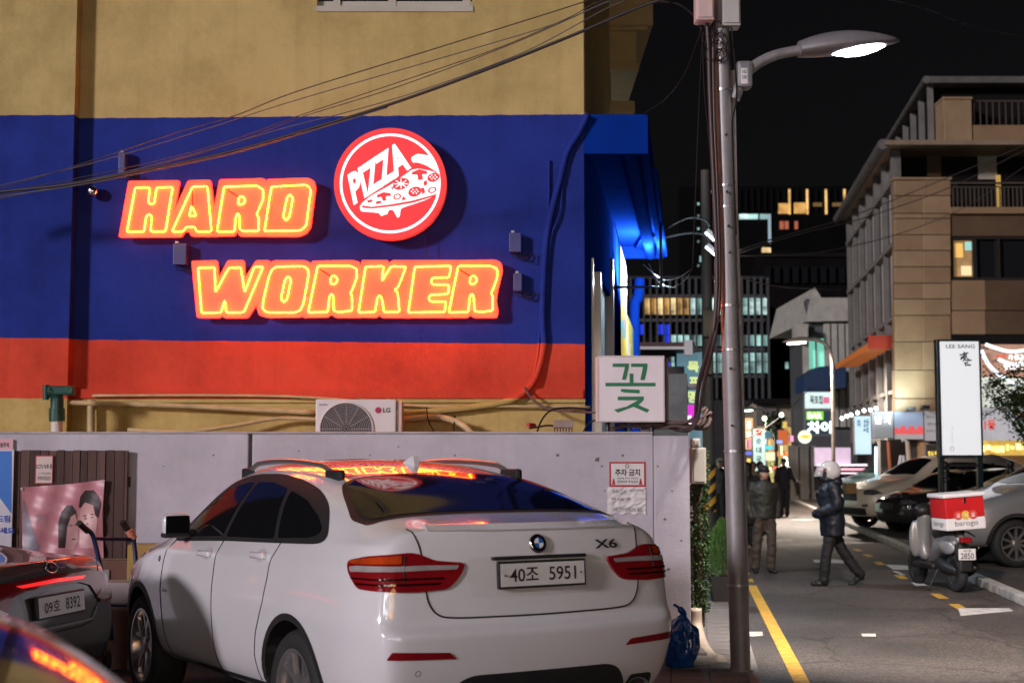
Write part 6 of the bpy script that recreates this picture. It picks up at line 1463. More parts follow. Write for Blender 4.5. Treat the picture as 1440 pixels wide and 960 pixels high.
# ground floor shop front
gf = thing('restaurant_frontage', 'ground floor restaurant front with dark doorway and pale posts under the signs', 'shop front', P(1300, 720, YB))
mb = MB(); pbx(mb, 1240, 618, 1545, 740, YB+.45, YB+.6); mb.build('back_wall', mat('shop_dark', (.05,.04,.035), .6, var=.3, vsc=1), gf)
mb = MB(); pbx(mb, 1296, 618, 1306, 720, YB+.1, YB+.4); mb.build('pillar', mat('warm_pillar', (.45,.26,.12), .5), gf)
mb = MB(); pbx(mb, 1240, 620, 1248, 730, YB+.1, YB+.4); mb.build('pillar', STG, gf)
mb = MB(); pbx(mb, 1380, 618, 1545, 655, YB+.30, YB+.34); mb.build('lit_window', mat('warm_shop_window', (.3,.2,.06), .3, emis=(1.,.62,.12), es=.55, var=.9, vsc=3), gf)
for k in range(14):
    mb = MB(); x0 = 1380+k*7+random.uniform(-1,1); pbx(mb, x0, 625+random.uniform(-2,3), x0+random.uniform(3,6), 632+random.uniform(-1,4), YB+.24, YB+.28); mb.build('hanging_lamp', glow('shop_lamp_%d' % (k % 3), ((1,.85,.25),(.9,.95,.4),(1,.7,.2))[k % 3], 1.6), gf)
mb = MB(); pbx(mb, 1390, 640, 1545, 654, YB+.2, YB+.29); mb.build('counter', mat('wood_counter', (.22,.12,.04), .5), gf)
# sign boards
def lightbox(lb, x0, y0, x1, y1, Y, col, es, base=None, words_=None, wm=None, frame=None, bold=.03, name='shop_sign', th=.15):
    t = thing(name, lb, 'sign', P((x0+x1)/2, y1, Y))
    mb = MB(); pbx(mb, x0, y0, x1, y1, Y, Y+th); mb.build('box', frame or mat('sign_grey', (.18,.18,.19), .5), t)
    w = (x1-x0)*.02+.3; mb = MB(); pbx(mb, x0+w, y0+w, x1-w, y1-w, Y-.012, Y-.002); mb.build('face', mat('face_'+name+str(len(_mats)), base or tuple(.6*c for c in col), .4, emis=col, es=es, var=.12, vsc=2), t)
    if words_:
        wo = words('writing', t, wm or PBLK, Y-.018, words_, bold)
    return t
WHG = glow('white_letters', (1,1,1), 1.6)
lightbox('tall pale blue hanging light box sign beside the round lamps', 1202, 584, 1225, 639, YB-1.0, (.62,.86,.95), .75, words_=[('회', 1205, 590, 1210, 600), ('초밥', 1214, 588, 1222, 608)], wm=mat('faint_blue', (.2,.35,.5), .5))
t = lightbox('grey sign board with white dishes above the doorway', 1226, 578, 1256, 616, YB-.1, (.55,.58,.62), .35, words_=[('참 치', 1230, 584, 1252, 596)], wm=WHG)
t = lightbox('photo sign board showing red fish platters', 1257, 578, 1299, 618, YB-.12, (.30,.36,.50), .55)
ph = MB(); 
for k in range(12):
    x0 = 1258+k*3.3; pbx(ph, x0, 601+3*math.sin(k*1.7), x0+4.5, 610, YB-.15-.0015*k, YB-.148-.0015*k)
stuff(ph.build('printed_fish', glow('fish_red', (.75,.10,.10), .6), t)); ph = MB(); pbx(ph, 1258, 610, 1298, 617, YB-.15, YB-.148); ph.build('printed_plate', glow('plate_white', (.9,.85,.8), .8), t)
t = lightbox('pale grey sign board with small dark writing', 1300, 577, 1324, 620, YB-.12, (.52,.50,.52), .32, words_=[('활어 회 전문', 1303, 584, 1321, 588), ('예약 문의', 1304, 594, 1320, 598), ('02 513 2274', 1303, 604, 1321, 607)], bold=.0)
t = lightbox('black menu board with yellow writing and food picture', 1303, 624, 1324, 668, YB-.05, (.05,.04,.035), .3, words_=[('점심 특선', 1305, 634, 1322, 640), ('9,900', 1306, 643, 1322, 648)], wm=glow('menu_yellow', (1,.75,.1), 1.0))
mb = MB(); pbx(mb, 1300, 655, 1323, 667, YB-.075, YB-.07); mb.build('food_print', glow('food_orange', (.9,.25,.08), .55), t)
# round lamps over the signs
for i, (px, py) in enumerate(((1184,588),(1191,585),(1197,583),(1206,580),(1215,577),(1224,576),(1232,574))):
    p = P(px, py, YB-.4+i*.05); t = thing('sign_lamp', ('first','second','third','fourth','fifth','sixth','seventh')[i]+' lit round lamp bulb above the restaurant signs, counted from the second street lamp', 'lamp', p, 0, 'round lamps above the restaurant signs')
    MB().lathe([(.001,-.055)]+[(.055*math.cos(a), .055*math.sin(a)) for a in [R(q) for q in range(-70,71,20)]]+[(.001,.055)], 12, Matrix.Translation(p)).build('bulb', glow('bulb_white', (.9,1.,1.), 6), t, smooth=True)
    MB().tube(sm([p+Vector((0,0,.06)), p+Vector((.05,.1,.22)), p+Vector((.2,.5,.2))],4), .015, 6).build('bracket', BLACKM, t)
for i, (px, py) in enumerate(((1281,574),(1301,572))):
    p = P(px, py, YB-.5); t = thing('spotlight', ('small black spotlight above the middle of the fish photo sign','small black spotlight above the edge between fish photo and grey sign')[i], 'lamp', p, 0, 'spotlights above the fish photo sign')
    MB().bbox(tuple(p-Vector((.12,.08,.06))), tuple(p+Vector((.12,.08,.05))), .02).build('head', BLACKM, t); MB().tube([p, p+Vector((0,.5,-.05))], .02, 6).build('arm', BLACKM, t)
# big banners with string lights on the right
bt = thing('printed_banner', 'large restaurant banner printed with orange and white lettering behind the tree', 'banner', P(1420,590,YB-.2))
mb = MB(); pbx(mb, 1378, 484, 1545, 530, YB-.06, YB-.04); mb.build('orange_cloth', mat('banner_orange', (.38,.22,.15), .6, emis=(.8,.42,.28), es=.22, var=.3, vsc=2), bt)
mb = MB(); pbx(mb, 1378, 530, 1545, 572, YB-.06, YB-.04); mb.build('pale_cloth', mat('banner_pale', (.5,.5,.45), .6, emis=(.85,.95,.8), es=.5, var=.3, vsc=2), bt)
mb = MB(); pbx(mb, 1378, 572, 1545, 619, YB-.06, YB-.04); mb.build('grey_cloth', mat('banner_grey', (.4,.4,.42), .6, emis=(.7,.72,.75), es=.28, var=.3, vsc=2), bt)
words('white_letters', bt, WHG, YB-.085, [('가 좋은아침', 1418, 498, 1452, 506), ('맛있는 안주', 1412, 512, 1450, 520)], .03)
words('dark_letters', bt, PBLK, YB-.085, [('2018', 1379, 486, 1390, 492), ('신메뉴 출시', 1395, 505, 1414, 510), ('오늘의 요리', 1382, 540, 1412, 548)], .02)
words('red_letters', bt, glow('print_red_lit', (.8,.08,.05), .5), YB-.085, [('소주', 1400, 498, 1415, 504), ('1등', 1384, 590, 1400, 604), ('2', 1428, 578, 1434, 584)], .03)
for i, pts in enumerate(([(1386,484),(1400,489),(1420,494),(1445,492),(1480,486)], [(1380,492),(1390,512),(1410,530),(1440,545),(1470,550)], [(1404,505),(1424,512),(1445,508)])):
    wire('string_light', ('glowing white light string draped along the top of the banner','glowing white light string sagging across the banner','short glowing white light string in the middle of the banner')[i], [(a,b,YB-.3) for a,b in pts], .055, glow('string_white', (.85,.95,1.0), 1.3), 'light string')
# bright wall wash above the signs
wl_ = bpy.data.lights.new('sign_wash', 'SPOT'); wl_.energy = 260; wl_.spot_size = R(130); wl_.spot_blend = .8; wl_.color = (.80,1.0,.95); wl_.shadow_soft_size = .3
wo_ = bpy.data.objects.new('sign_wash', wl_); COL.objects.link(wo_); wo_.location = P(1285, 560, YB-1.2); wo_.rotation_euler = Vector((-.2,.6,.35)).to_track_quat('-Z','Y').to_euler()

# ---------------------------------------------------------------- standing restaurant sign, bollards, post, tree
YLS = 25.5
t = thing('standing_sign', 'tall white illuminated sign board lettered LEE SANG on black posts', 'sign', (P(1350,700,YLS).x, YLS, .1))
SF = mat('sign_face_white', (.6,.6,.6), .35, emis=(.93,.95,1.0), es=.62, var=.04, vsc=1.5)
mb = MB(); pbx(mb, 1320.5, 477, 1379, 643, YLS, YLS+.16, .01); mb.build('frame', mat('teal_black', (.008,.02,.024), .35), t)
mb = MB(); pbx(mb, 1325.5, 480, 1376, 639.5, YLS-.012, YLS-.002); mb.build('panel', SF, t)
words('name_lettering', t, mat('dark_letter', (.05,.06,.07), .5), YLS-.018, [('LEE SANG', 1330, 484, 1371, 489.5)], .015)
def cl(p): return P(1320+p[0]*120/576, 440+p[1]*200/960, YLS-.018)
st = MB()
for pts in ([(140,285),(165,278),(200,268)], [(172,262),(170,300)], [(150,300),(172,292),(190,282)], [(145,312),(170,300),(185,320),(222,318)], [(165,325),(185,295),(205,318)], [(180,340),(180,352),(218,350)], [(172,338),(200,335)]):
    st.tube([cl(p) for p in pts], .013, 4)
stuff(st.build('brush_strokes', PBLK, t))
words('small_mark', t, mat('dark_letter', (.05,.06,.07), .5), YLS-.018, [('리', 1338, 600, 1340, 603), ('상', 1338, 607, 1340, 610), ('일', 1338, 613, 1340, 616), ('식', 1338, 619, 1340, 622)], .0)
st = MB(); c = cl((92,915)); st.tube([c+Vector((.032*math.cos(a*.3491), 0, .04*math.sin(a*.3491))) for a in range(18)], .004, 4, closed=True); st.build('seal_mark', PBLK, t)
for xx in (1323.2, 1377): 
    a = P(xx, 660, YLS+.1); MB().box((a.x-.045, YLS+.02, .1), (a.x+.045, YLS+.14, P(xx,643,YLS).z)).build('post', mat('teal_black', (.008,.02,.024), .35), t)
MB().box((P(1324,655,YLS).x, YLS+.05, P(1324,656,YLS).z), (P(1377,650,YLS).x, YLS+.11, P(1324,652,YLS).z)).build('crossbar', BLACKM, t)
for i, px in enumerate((1330, 1422)):
    Yb = 24.2; zt_ = P(px, 648, Yb).z; x_ = P(px, 700, Yb).x
    t = thing('bollard', ('black ringed bollard beside the left post of the LEE SANG sign','black ringed bollard beside the red and white traffic post')[i], 'bollard', (x_, Yb, .1), 0, 'black bollards by the parked cars')
    MB().lathe([(.085,0),(.085,.10),(.06,.14),(.055,zt_-.45),(.075,zt_-.43),(.075,zt_-.40),(.055,zt_-.38),(.055,zt_-.30),(.075,zt_-.28),(.075,zt_-.24),(.05,zt_-.22),(.062,zt_-.18),(.062,zt_-.13),(.03,zt_-.10),(.001,zt_-.095)], 16).build('post', mat('iron_black', (.01,.01,.011), .35), t, auto=40, world=False)
t = thing('traffic_post', 'red and white flexible traffic post between the parked cars', 'post', (P(1416,700,25).x, 25, .1))
for k in range(6): z0 = .15+k*.16; MB().tube([(P(1416,700,25).x,25,.1+z0), (P(1416,700,25).x,25,.1+z0+.16)], .05, 12).build('band', (mat('post_red', (.5,.02,.02), .4), mat('post_white', (.6,.6,.6), .4))[k % 2], t, auto=50)
MB().tube([(P(1416,700,25).x,25,.1), (P(1416,700,25).x,25,.25)], .08, 12).build('base', GRIPM, t)
# tree at the right edge
tb = Vector((P(1462,700,29).x, 29, .1)); t = thing('street_tree', 'thin leafy tree branching in front of the banners', 'tree', tb)
tr = MB(); tr.tube(sm([tb, tb+Vector((.02,0,1.0)), tb+Vector((-.05,0,1.9)), tb+Vector((.0,0,3.0)), tb+Vector((.1,0,4.0))],4), [.07-.0032*k for k in range(17)], 8); BARK = mat('bark', (.045,.03,.022), .9, var=.3, vsc=8)
tk = tr.build('trunk', BARK, t, smooth=True); rn = random.Random(9); tips = []
for k in range(26):
    z = rn.uniform(1.5,3.7); a = tb+Vector((0,0,z)); tgt = P(rn.uniform(1382,1480), rn.uniform(505,605), 29+rn.uniform(-.7,.7)); mid = (a+tgt)/2+Vector((0,0,.12))
    pts = sm([a, mid, tgt], 5); MB().tube(pts, [.02*(1-i/14)+.004 for i in range(len(pts))], 5).build('branch', BARK, tk, smooth=True); tips.append(pts)
def tl(rn):
    pts = tips[rn.randrange(len(tips))]; p = pts[rn.randrange(len(pts)//3, len(pts))]; return p+Vector((rn.gauss(0,.10), rn.gauss(0,.10), rn.gauss(0,.09))), Vector((rn.uniform(-1,1), rn.uniform(-1,1), -.4))
leaves(2300, tl, .075, [LEAFG[2], LEAFG[1], LEAFG[3]], 'crown', t, 4)
# ---------------------------------------------------------------- far buildings and signs down the street
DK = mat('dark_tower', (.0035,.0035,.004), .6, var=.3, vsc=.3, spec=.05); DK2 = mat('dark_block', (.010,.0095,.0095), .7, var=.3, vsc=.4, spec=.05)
WT = [lit('win_teal_%d' % i, c, e, .45) for i, (c, e) in enumerate((((.55,.95,.88),.55),((.45,.8,.75),.30),((.7,1.,.95),.8),((.3,.5,.5),.10)))]
WA = [lit('win_amber_%d' % i, c, e*.8, .5) for i, (c, e) in enumerate((((1.,.62,.2),.75),((1.,.55,.15),.45),((1.,.75,.35),1.0)))]
WBL = glow('win_blue', (.02,.06,1.), .55)
MUL = mat('mullion_grey', (.06,.065,.07), .5)
YO = 95
t = thing('office_block', 'glass office block with lit teal and amber floors at the street end', 'building', P(985,650,YO))
mb = MB(); pbx(mb, 886, 388, 1076, 690, YO, YO+20); mb.build('wall', mat('office_wall', (.035,.036,.038), .7, var=.2, vsc=.4, spec=.1), t)
rnd = random.Random(21)
for (y0, y1, kind) in ((392,412,'dark'),(419,442,'top'),(456,470,'mid'),(471,486,'teal'),(496,508,'teal2'),(509,524,'teal')):
    x = 888.
    while x < 1074:
        w = 9.2
        if kind == 'top': m = WA[rnd.choice((0,1,2))] if 903 < x < 964 else (WT[rnd.choice((0,2,0,1))] if x >= 964 else GLASS_D)
        elif kind == 'mid': m = WBL if (x < 938 and rnd.random() < .45) else GLASS_D
        elif kind == 'dark': m = GLASS_D
        else: m = WT[rnd.choice((0,1,1,3) if kind == 'teal' else (1,0,0,1))] if x > 940 else (WBL if y0 > 465 and rnd.random() < .5 and x < 935 else GLASS_D)
        mb = MB(); pbx(mb, x+.5, y0, x+w-.5, y1, YO-.12, YO-.05); mb.build('window', m, t); x += w
fm = MB()
for k in range(22): x = 888+k*9.2-.25; pbx(fm, x-.35, 390, x+.35, 560, YO-.35, YO-.13)
stuff(fm.build('mullion', MUL, t))
for yy in (414,448,489,527): mb = MB(); pbx(mb, 886, yy, 1076, yy+4, YO-.3, YO-.02); mb.build('floor_band', mat('band_grey', (.07,.068,.07), .7), t)
YT = 150
t = thing('dark_tower', 'dark high rise with a few amber windows behind the street', 'building', P(1120,650,YT))
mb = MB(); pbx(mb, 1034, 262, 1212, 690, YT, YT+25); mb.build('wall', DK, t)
for (x0,y0,x1,y1,m) in ((1095,286,1109,300,WA[1]),(1117,285,1133,300,WA[1]),(1144,285,1156,290,mat('dim_amber',(.1,.06,.02),.5,emis=(1,.6,.2),es=.12)),(1171,285,1184,290,mat('dim_amber',(.1,.06,.02),.5,emis=(1,.6,.2),es=.12)),(1109.5,266,1111.5,301,WA[0]),(1134.5,266,1136.5,301,WA[0]),(1161,266,1163,301,WA[0]),(1187,266,1189,301,WA[0]),
    (1040,301,1052,308,WT[2]),(1053,301,1066,308,WT[0]),(1069,301,1080,308,WT[1]),(1081,301,1084,342,mat('pale_strip',(.2,.3,.35),.5,emis=(.6,.8,.9),es=.35)),(1072,348,1084,362,WA[2]),(1071,375,1080,381,WT[0]),(1097,311,1102,322,glow('dim_red',(.7,.2,.1),.2)),(1104,311,1109,322,glow('dim_red',(.7,.2,.1),.2)),(1118,311,1122,322,glow('dim_red',(.7,.2,.1),.2))):
    mb = MB(); pbx(mb, x0, y0, x1, y1, YT-.3, YT-.05); mb.build('window', m, t)
fm = MB()
for k in range(19): x = 1040+k*9; pbx(fm, x, 266, x+1.5, 296, YT-.25, YT-.04)
stuff(fm.build('fin', mat('fin_grey', (.008,.008,.009), .5, spec=.05), t))
YT2 = 120
t = thing('dark_tower', 'narrow dark block with tiny pale windows left of the lamp pole', 'building', P(985,650,YT2))
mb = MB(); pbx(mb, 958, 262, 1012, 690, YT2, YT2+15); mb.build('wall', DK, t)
for k in range(9):
    px, py = ((991,272),(1000,268),(981,285),(981,302),(981,320),(981,338),(984,360),(981,372),(992,262))[k]; mb = MB(); pbx(mb, px, py, px+2.5, py+(8 if k in (0,6) else 3), YT2-.2, YT2-.05); mb.build('window', WT[3] if k % 2 else WT[1], t)
# second dark block right
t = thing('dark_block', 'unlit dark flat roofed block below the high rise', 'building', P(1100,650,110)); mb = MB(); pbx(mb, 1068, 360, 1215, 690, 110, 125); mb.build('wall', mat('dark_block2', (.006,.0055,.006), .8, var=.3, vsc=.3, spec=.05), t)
mb = MB(); pbx(mb, 1068, 355, 1215, 361, 109.8, 112); mb.build('parapet', DK2, t)
for k in range(10): mb = MB(); pbx(mb, 1076+k*13, 375, 1084+k*13, 398, 109.7, 109.9); mb.build('window', GLASS_D, t)
mb = MB(); pbx(mb, 1105, 509, 1109, 518, 109.7, 109.9); mb.build('window', WT[0], t)
# left hand neighbours beyond the shop
YL = 30
t = thing('neighbour_house', 'dim grey house beyond the blue canopy with a white canopy beam', 'building', P(930,650,YL))
mb = MB(); pbx(mb, 893, 515, 962, 760, YL, YL+14); mb.build('wall', mat('dim_plaster', (.035,.03,.03), .8, var=.2), t)
mb = MB(); pbx(mb, 885, 481, 977, 487, YL-1.0, YL+2); mb.build('roof', mat('brown_roof', (.05,.02,.02), .6), t); mb = MB(); pbx(mb, 897, 487, 972, 491, YL-1.1, YL-.95); mb.build('beam', mat('beam_white', (.42,.40,.42), .5), t)
mb = MB(); pbx(mb, 896, 488, 900, 505, YL-1.08, YL-.97); mb.build('bracket', mat('beam_white', (.42,.40,.42), .5), t); mb = MB(); pbx(mb, 963, 478, 974, 499, YL-1.15, YL-1.0); mb.build('lamp_box', mat('beam_white', (.42,.40,.42), .5), t)
YS2 = 31
t = lightbox('tall pale blue vertical sign with yellow Korean letters', 952, 494, 993, 640, YS2, (.22,.44,.55), .42, frame=mat('blue_frame', (.1,.25,.35), .5), name='vertical_sign', th=.3)
words('writing', t, glow('sign_yellow', (.85,.95,.35), .9), YS2-.02, [('목', 967, 508, 983, 523), ('포', 969, 530, 982, 544), ('명', 967, 549, 980, 566)], .04)
t = lightbox('magenta lit sign low behind the cable bundle', 942, 568, 985, 602, 27, (.75,.01,.70), .85, name='shop_sign'); words('writing', t, WHG, 26.98, [('노래', 946, 584, 972, 600)], .04)
MB().tube([P(948,543,29), P(990,543,29)], .06, 8).build('sign_arm', mat('beam_white', (.42,.40,.42), .5), t)
t = thing('neighbour_wall', 'dark shop wall along the left pavement beyond the ivy', 'wall', P(985,700,24.5))
L_ = [Vector((P(985,760,24.5).x,24.5,0)), Vector((P(985,760,24.5).x,24.5,0))+SD*45]
mb = MB(); mb.raw([L_[0]-SN*.2, L_[1]-SN*.2, L_[1]-SN*.2+Vector((0,0,3.2)), L_[0]-SN*.2+Vector((0,0,3.2)), L_[0]-SN*3, L_[1]-SN*3, L_[1]-SN*3+Vector((0,0,3.2)), L_[0]-SN*3+Vector((0,0,3.2))], [(0,1,2,3),(3,2,6,7),(0,3,7,4),(1,5,6,2)]); mb.build('wall_face', mat('dim_wall', (.12,.11,.11), .8, var=.3), t)
for k in range(5):
    q = L_[0]+SD*(2+k*8.5); mb = MB(); mb.raw([q-SN*.19, q+SD*4-SN*.19, q+SD*4-SN*.19+Vector((0,0,2.4)), q-SN*.19+Vector((0,0,2.4))], [(0,1,2,3)]); mb.build('lit_window', glow('left_shop_%d' % (k % 3), ((1.,.8,.5),(.7,1.,.9),(1.,.6,.4))[k % 3], .5), t)
# street end cluster
def vsign(lb, x0, y0, x1, y1, Y, col, es, ws=None, wm=None, **k): return lightbox(lb, x0, y0, x1, y1, Y, col, es, words_=ws, wm=wm, name='shop_sign', th=.25, **k)
vsign('narrow orange lit vertical sign right of the lamp pole', 1047, 587, 1059, 632, 68, (1.,.55,.25), .95, [('곱', 1050, 592, 1056, 602), ('창', 1050, 606, 1056, 616), ('집', 1050, 619, 1056, 629)], WHG)
t = vsign('white green vertical sign with red flame mark', 1059, 602, 1076, 662, 62, (.75,1.,.88), .95, [('순', 1063, 615, 1071, 624), ('대', 1063, 628, 1071, 637), ('국', 1063, 641, 1071, 650)], mat('sign_teal_letter', (.02,.2,.25), .5))
mb = MB(); pbx(mb, 1063, 604, 1071, 612, 61.97, 61.99); mb.build('flame_mark', glow('flame_red', (.9,.1,.03), .8), t)
for i, (x0,y0,x1,y1,c,e,lb) in enumerate(((1073,607,1085,616,(.1,.25,.35),.5,'small dark round sign on the street lamp'),(1074,625,1087,632,(.1,.8,.9),.9,'small cyan lit sign further along the street'),(1076,635,1090,648,(1.,.9,.55),1.0,'warm white lit shop sign on the far corner'),(1093,634,1109,642,(1.,.3,.08),1.1,'orange red lit sign far down the street'),(1094,604,1108,625,(.8,.18,.05),.5,'large orange banner far down the street'),
      (1050,644,1056,652,(1.,.75,.15),1.2,'small yellow lit sign behind the lamp pole'),(1048,634,1058,640,(.2,.25,.9),.9,'small violet blue lit sign behind the pole'),(1100,592,1107,602,(.95,.7,.15),.6,'pale yellow triangular hanging sign'),(1128,631,1133,648,(.5,.95,1.),1.1,'slim cyan lit strip sign by the grey pillar'))):
    vsign(lb, x0, y0, x1, y1, 64+i*1.3, c, e)
for i, (px, py, c) in enumerate(((1104,645,(1.,.9,.6)),(1108,652,(.85,1.,.8)),(1101,656,(1.,.8,.4)),(1109,660,(.9,1.,.8)),(1094,666,(.7,1.,.9)),(1075,588,(1.,.8,.4)),(1099,583,(1.,.8,.4)),(1084,660,(1.,.6,.3)))):
    p = P(px, py, 60+i); t = thing('lantern', ('cream lantern highest beside the orange red sign','pale green lantern under the orange red sign','amber lantern below the large orange banner','pale green lantern lowest by the grey pillars','mint lantern beside the suited man','amber lantern on the far lamp arm','amber lantern under the cream building roof','orange lantern by the white green vertical sign')[i], 'lamp', p-Vector((0,0,.1)), 0, 'lanterns outside the far shops')
    MB().lathe([(.001,-.11)]+[(.11*math.cos(a), .11*math.sin(a)) for a in [R(q) for q in range(-70,71,20)]]+[(.001,.11)], 10, Matrix.Translation(p)).build('globe', glow('lantern_%d' % (i % 5), c, 4), t, smooth=True); MB().tube([p+Vector((0,0,.1)), p+Vector((0,.3,.35))], .02, 5).build('hook', BLACKM, t)
rnd = random.Random(77)
SG = [((.55,.95,1.),'cyan'),((1.,.35,.6),'pink'),((.95,1.,.95),'white'),((.35,1.,.5),'green'),((1.,.7,.25),'amber'),((1.,.2,.12),'red'),((.4,.5,1.),'blue'),((1.,.95,.55),'yellow')]
for i in range(18):
    c, cn_ = SG[i % 8]; px = (1046,1052,1057,1063,1080,1086,1092,1097,1102,1111,1115,1120,1083,1090,1098,1106,1118,1122)[i]; py = (660,618,668,670,618,655,618,626,668,612,640,600,672,678,650,675,622,668)[i]; w = (6,4,8,5,4,7,9,4,6,5,4,7,8,6,5,9,4,5)[i]; h = (5,12,4,7,9,5,6,14,4,9,11,6,4,6,8,4,9,6)[i]
    vsign(('%s lit shop sign' % cn_) + (' beside the far pavement',' among the far shop fronts',' by the cream corner building')[i//8], px, py, px+w, py+h, 58+i*.9, c, rnd.uniform(.7,1.5))
t = thing('corner_building', 'cream corner building with shutter at the end of the street', 'building', P(1090,680,80))
mb = MB(); pbx(mb, 1060, 566, 1130, 680, 80, 92); mb.build('wall', mat('far_cream', (.26,.22,.16), .8, var=.3, vsc=.5), t)
mb = MB(); pbx(mb, 1064, 570, 1092, 600, 79.85, 79.98); mb.build('shutter', mat('far_shutter', (.2,.18,.17), .5), t)
sl_ = MB()
for k in range(8): pbx(sl_, 1064, 570+k*3.7, 1092, 571+k*3.7, 79.78, 79.84)
stuff(sl_.build('shutter_slat', mat('slat_dark', (.09,.08,.08), .5), t))
mb = MB(); pbx(mb, 1066, 600, 1128, 640, 79.8, 79.95); mb.build('lit_window', mat('far_amber_window', (.3,.2,.08), .5, emis=(1.,.6,.2), es=.45, var=.8, vsc=.8), t)
mb = MB(); pbx(mb, 1060, 560, 1132, 567, 79.2, 92); mb.build('roof', DK2, t)
mb = MB(); pbx(mb, 1060, 640, 1128, 680, 79.8, 79.9); mb.build('shop_window', mat('far_olive_window', (.2,.18,.06), .5, emis=(.7,.62,.2), es=.25, var=.8, vsc=.8), t)
q = P(1100,590,74); t = thing('far_tree', 'dark little tree in front of the cream corner building', 'tree', P(1092,690,74)); MB().tube([P(1092,690,74), P(1091,600,74)], .12, 6).build('trunk', BARK, t)
def ft_(rn): return P(1090+rn.gauss(0,6), 598+rn.gauss(0,7), 74+rn.gauss(0,.5)), Vector((rn.uniform(-1,1),rn.uniform(-1,1),.2))
leaves(420, ft_, .28, [LEAFG[2], mat('leaf_dry', (.035,.035,.018), .6)], 'crown', t, 8)
# gabled house and bar on the right side
YG = 58
t = thing('gabled_house', 'white gabled house with a teal lit window behind the second street lamp', 'building', P(1160,680,YG))
GW = mat('gable_white', (.36,.36,.32), .7, var=.2)
mb = MB(); pbx(mb, 1138, 420, 1205, 690, YG, YG+10); mb.build('wall', mat('house_grey', (.07,.075,.08), .7, var=.2), t)
gm = MB(); a, b, c = P(1134,452,YG-.4), P(1146,404,YG-.4), P(1200,448,YG-.4); gm.prism([(p.x,p.z) for p in (a,b,P(1152,420,YG),P(1200,420,YG),P(1204,452,YG))], YG-.4, YG+8); gm.build('gable', GW, t)
mb = MB(); pbx(mb, 1137, 476, 1159, 520, YG-.1, YG-.02); w_ = mb.build('window', glow('teal_window', (.30,.95,.72), .55), t)
fr = MB(); pbx(fr, 1147.2, 476, 1148.6, 520, YG-.2, YG-.11); fr.build('window_frame', ALU, w_)
for xx in (1132,1162,1172,1182,1192): mb = MB(); pbx(mb, xx, 455, xx+5, 600, YG-.3, YG-.03); mb.build('pilaster', GW, t)
mb = MB(); pbx(mb, 1120, 455, 1136, 478, YG-1.2, YG-.35); mb.build('porch_block', GW, t)
am = MB(); am.prism([(p.x,p.z) for p in (P(1129,552,YG-2),P(1129,530,YG-2),P(1150,516,YG-2),P(1188,512,YG-2),P(1188,545,YG-2))], YG-2.2, YG-.5); o = am.build('canvas', mat('navy_awning', (.015,.04,.10), .6), thing('shop_awning', 'navy blue awning over the bar signs', 'awning', P(1160,552,YG-2)))
t = vsign('white sign with Korean lettering and pink mark under the navy awning', 1131, 550, 1171, 575, YG-3, (.72,.92,.90), .75, [('목포집', 1139, 556, 1157, 568)], PBLK)
mb = MB(); pbx(mb, 1158, 558, 1166, 567, YG-3.03, YG-3.015); mb.build('pink_mark', glow('pink_mark', (.8,.15,.3), .6), t)
t = vsign('dark bar sign with glowing BAR and Korean letters', 1132, 576, 1174, 612, YG-3, (.03,.06,.08), .5, [('차이', 1135, 592, 1170, 609)], glow('bar_white', (.75,.97,1.), 2.2), bold=.05)
mb = MB(); pbx(mb, 1134, 578, 1158, 590, YG-3.03, YG-3.015); mb.build('green_patch', glow('bar_green', (.18,.65,.05), .8), t)
words('bar_letters', t, glow('bar_yellow', (1.,1.,.55), 2.2), YG-3.04, [('BAR', 1136, 580, 1156, 588)], .05)
c = P(1132,614,YG-4); t = thing('round_sign', 'round cream and yellow beer sign below the bar sign', 'sign', c-Vector((0,0,.26))); MB().prism(circ(c.x,c.z,.25,24), c.y, c.y+.1, None).build('disc', glow('beer_cream', (.9,.95,.75), .7), t); mb = MB(); pbx(mb, 1126, 611, 1139, 616, YG-4.02, YG-4.01); mb.build('stripe', glow('beer_yellow', (.9,.8,.1), .9), t); words('writing', t, mat('beer_dark', (.1,.1,.02), .5), YG-4.03, [('Hite', 1128, 612, 1137, 615)], .02)
t = thing('lilac_shop', 'lilac lit shop front with pink and white light strips', 'shop', P(1170,690,YG-6))
mb = MB(); pbx(mb, 1146, 629, 1196, 655, YG-6, YG-5.9); mb.build('lit_board', mat('lilac_board', (.4,.33,.45), .6, emis=(.75,.58,.85), es=.24, var=.15), t)
mb = MB(); pbx(mb, 1146, 655, 1232, 690, YG-5.8, YG-5.7); mb.build('back_wall', DK2, t)
for (y0,y1,c,e) in ((652,655,(.8,.8,.95),.8),(658,661,(1.,.45,.6),.8),(664,666,(.9,.8,.95),.7)): mb = MB(); pbx(mb, 1150, y0, 1232, y1, YG-6.1, YG-6.0); mb.build('light_strip', glow('strip_%d' % y0, c, e*.6), t)
for i, xx in enumerate((1112,1118,1126,1132,1142)): 
    tt = thing('grey_pillar', ('first','second','third','fourth','fifth')[i]+' grey stone pillar before the bar, counted towards the lilac shop', 'pillar', P(xx,700,YG-2), 0, 'grey pillars before the bar'); mb = MB(); pbx(mb, xx, 628+(xx % 5), xx+4.5, 704, YG-2, YG-1.6); mb.build('shaft', STG, tt); mb = MB(); pbx(mb, xx-.5, 624+(xx % 5), xx+5, 628+(xx % 5), YG-2.05, YG-1.55); mb.build('cap', STG, tt)
for i, xx in enumerate((1232,1238)):
    p0, p1 = P(xx,672,46), P(xx,628,46); tag(MB().tube([p0,p1], .045, 8).build('neon_strip', glow('neon_blue', (.35,.75,1.), 2.2)), ('left vertical blue neon strip beside the restaurant doorway','right vertical blue neon strip beside the restaurant doorway')[i], 'light')
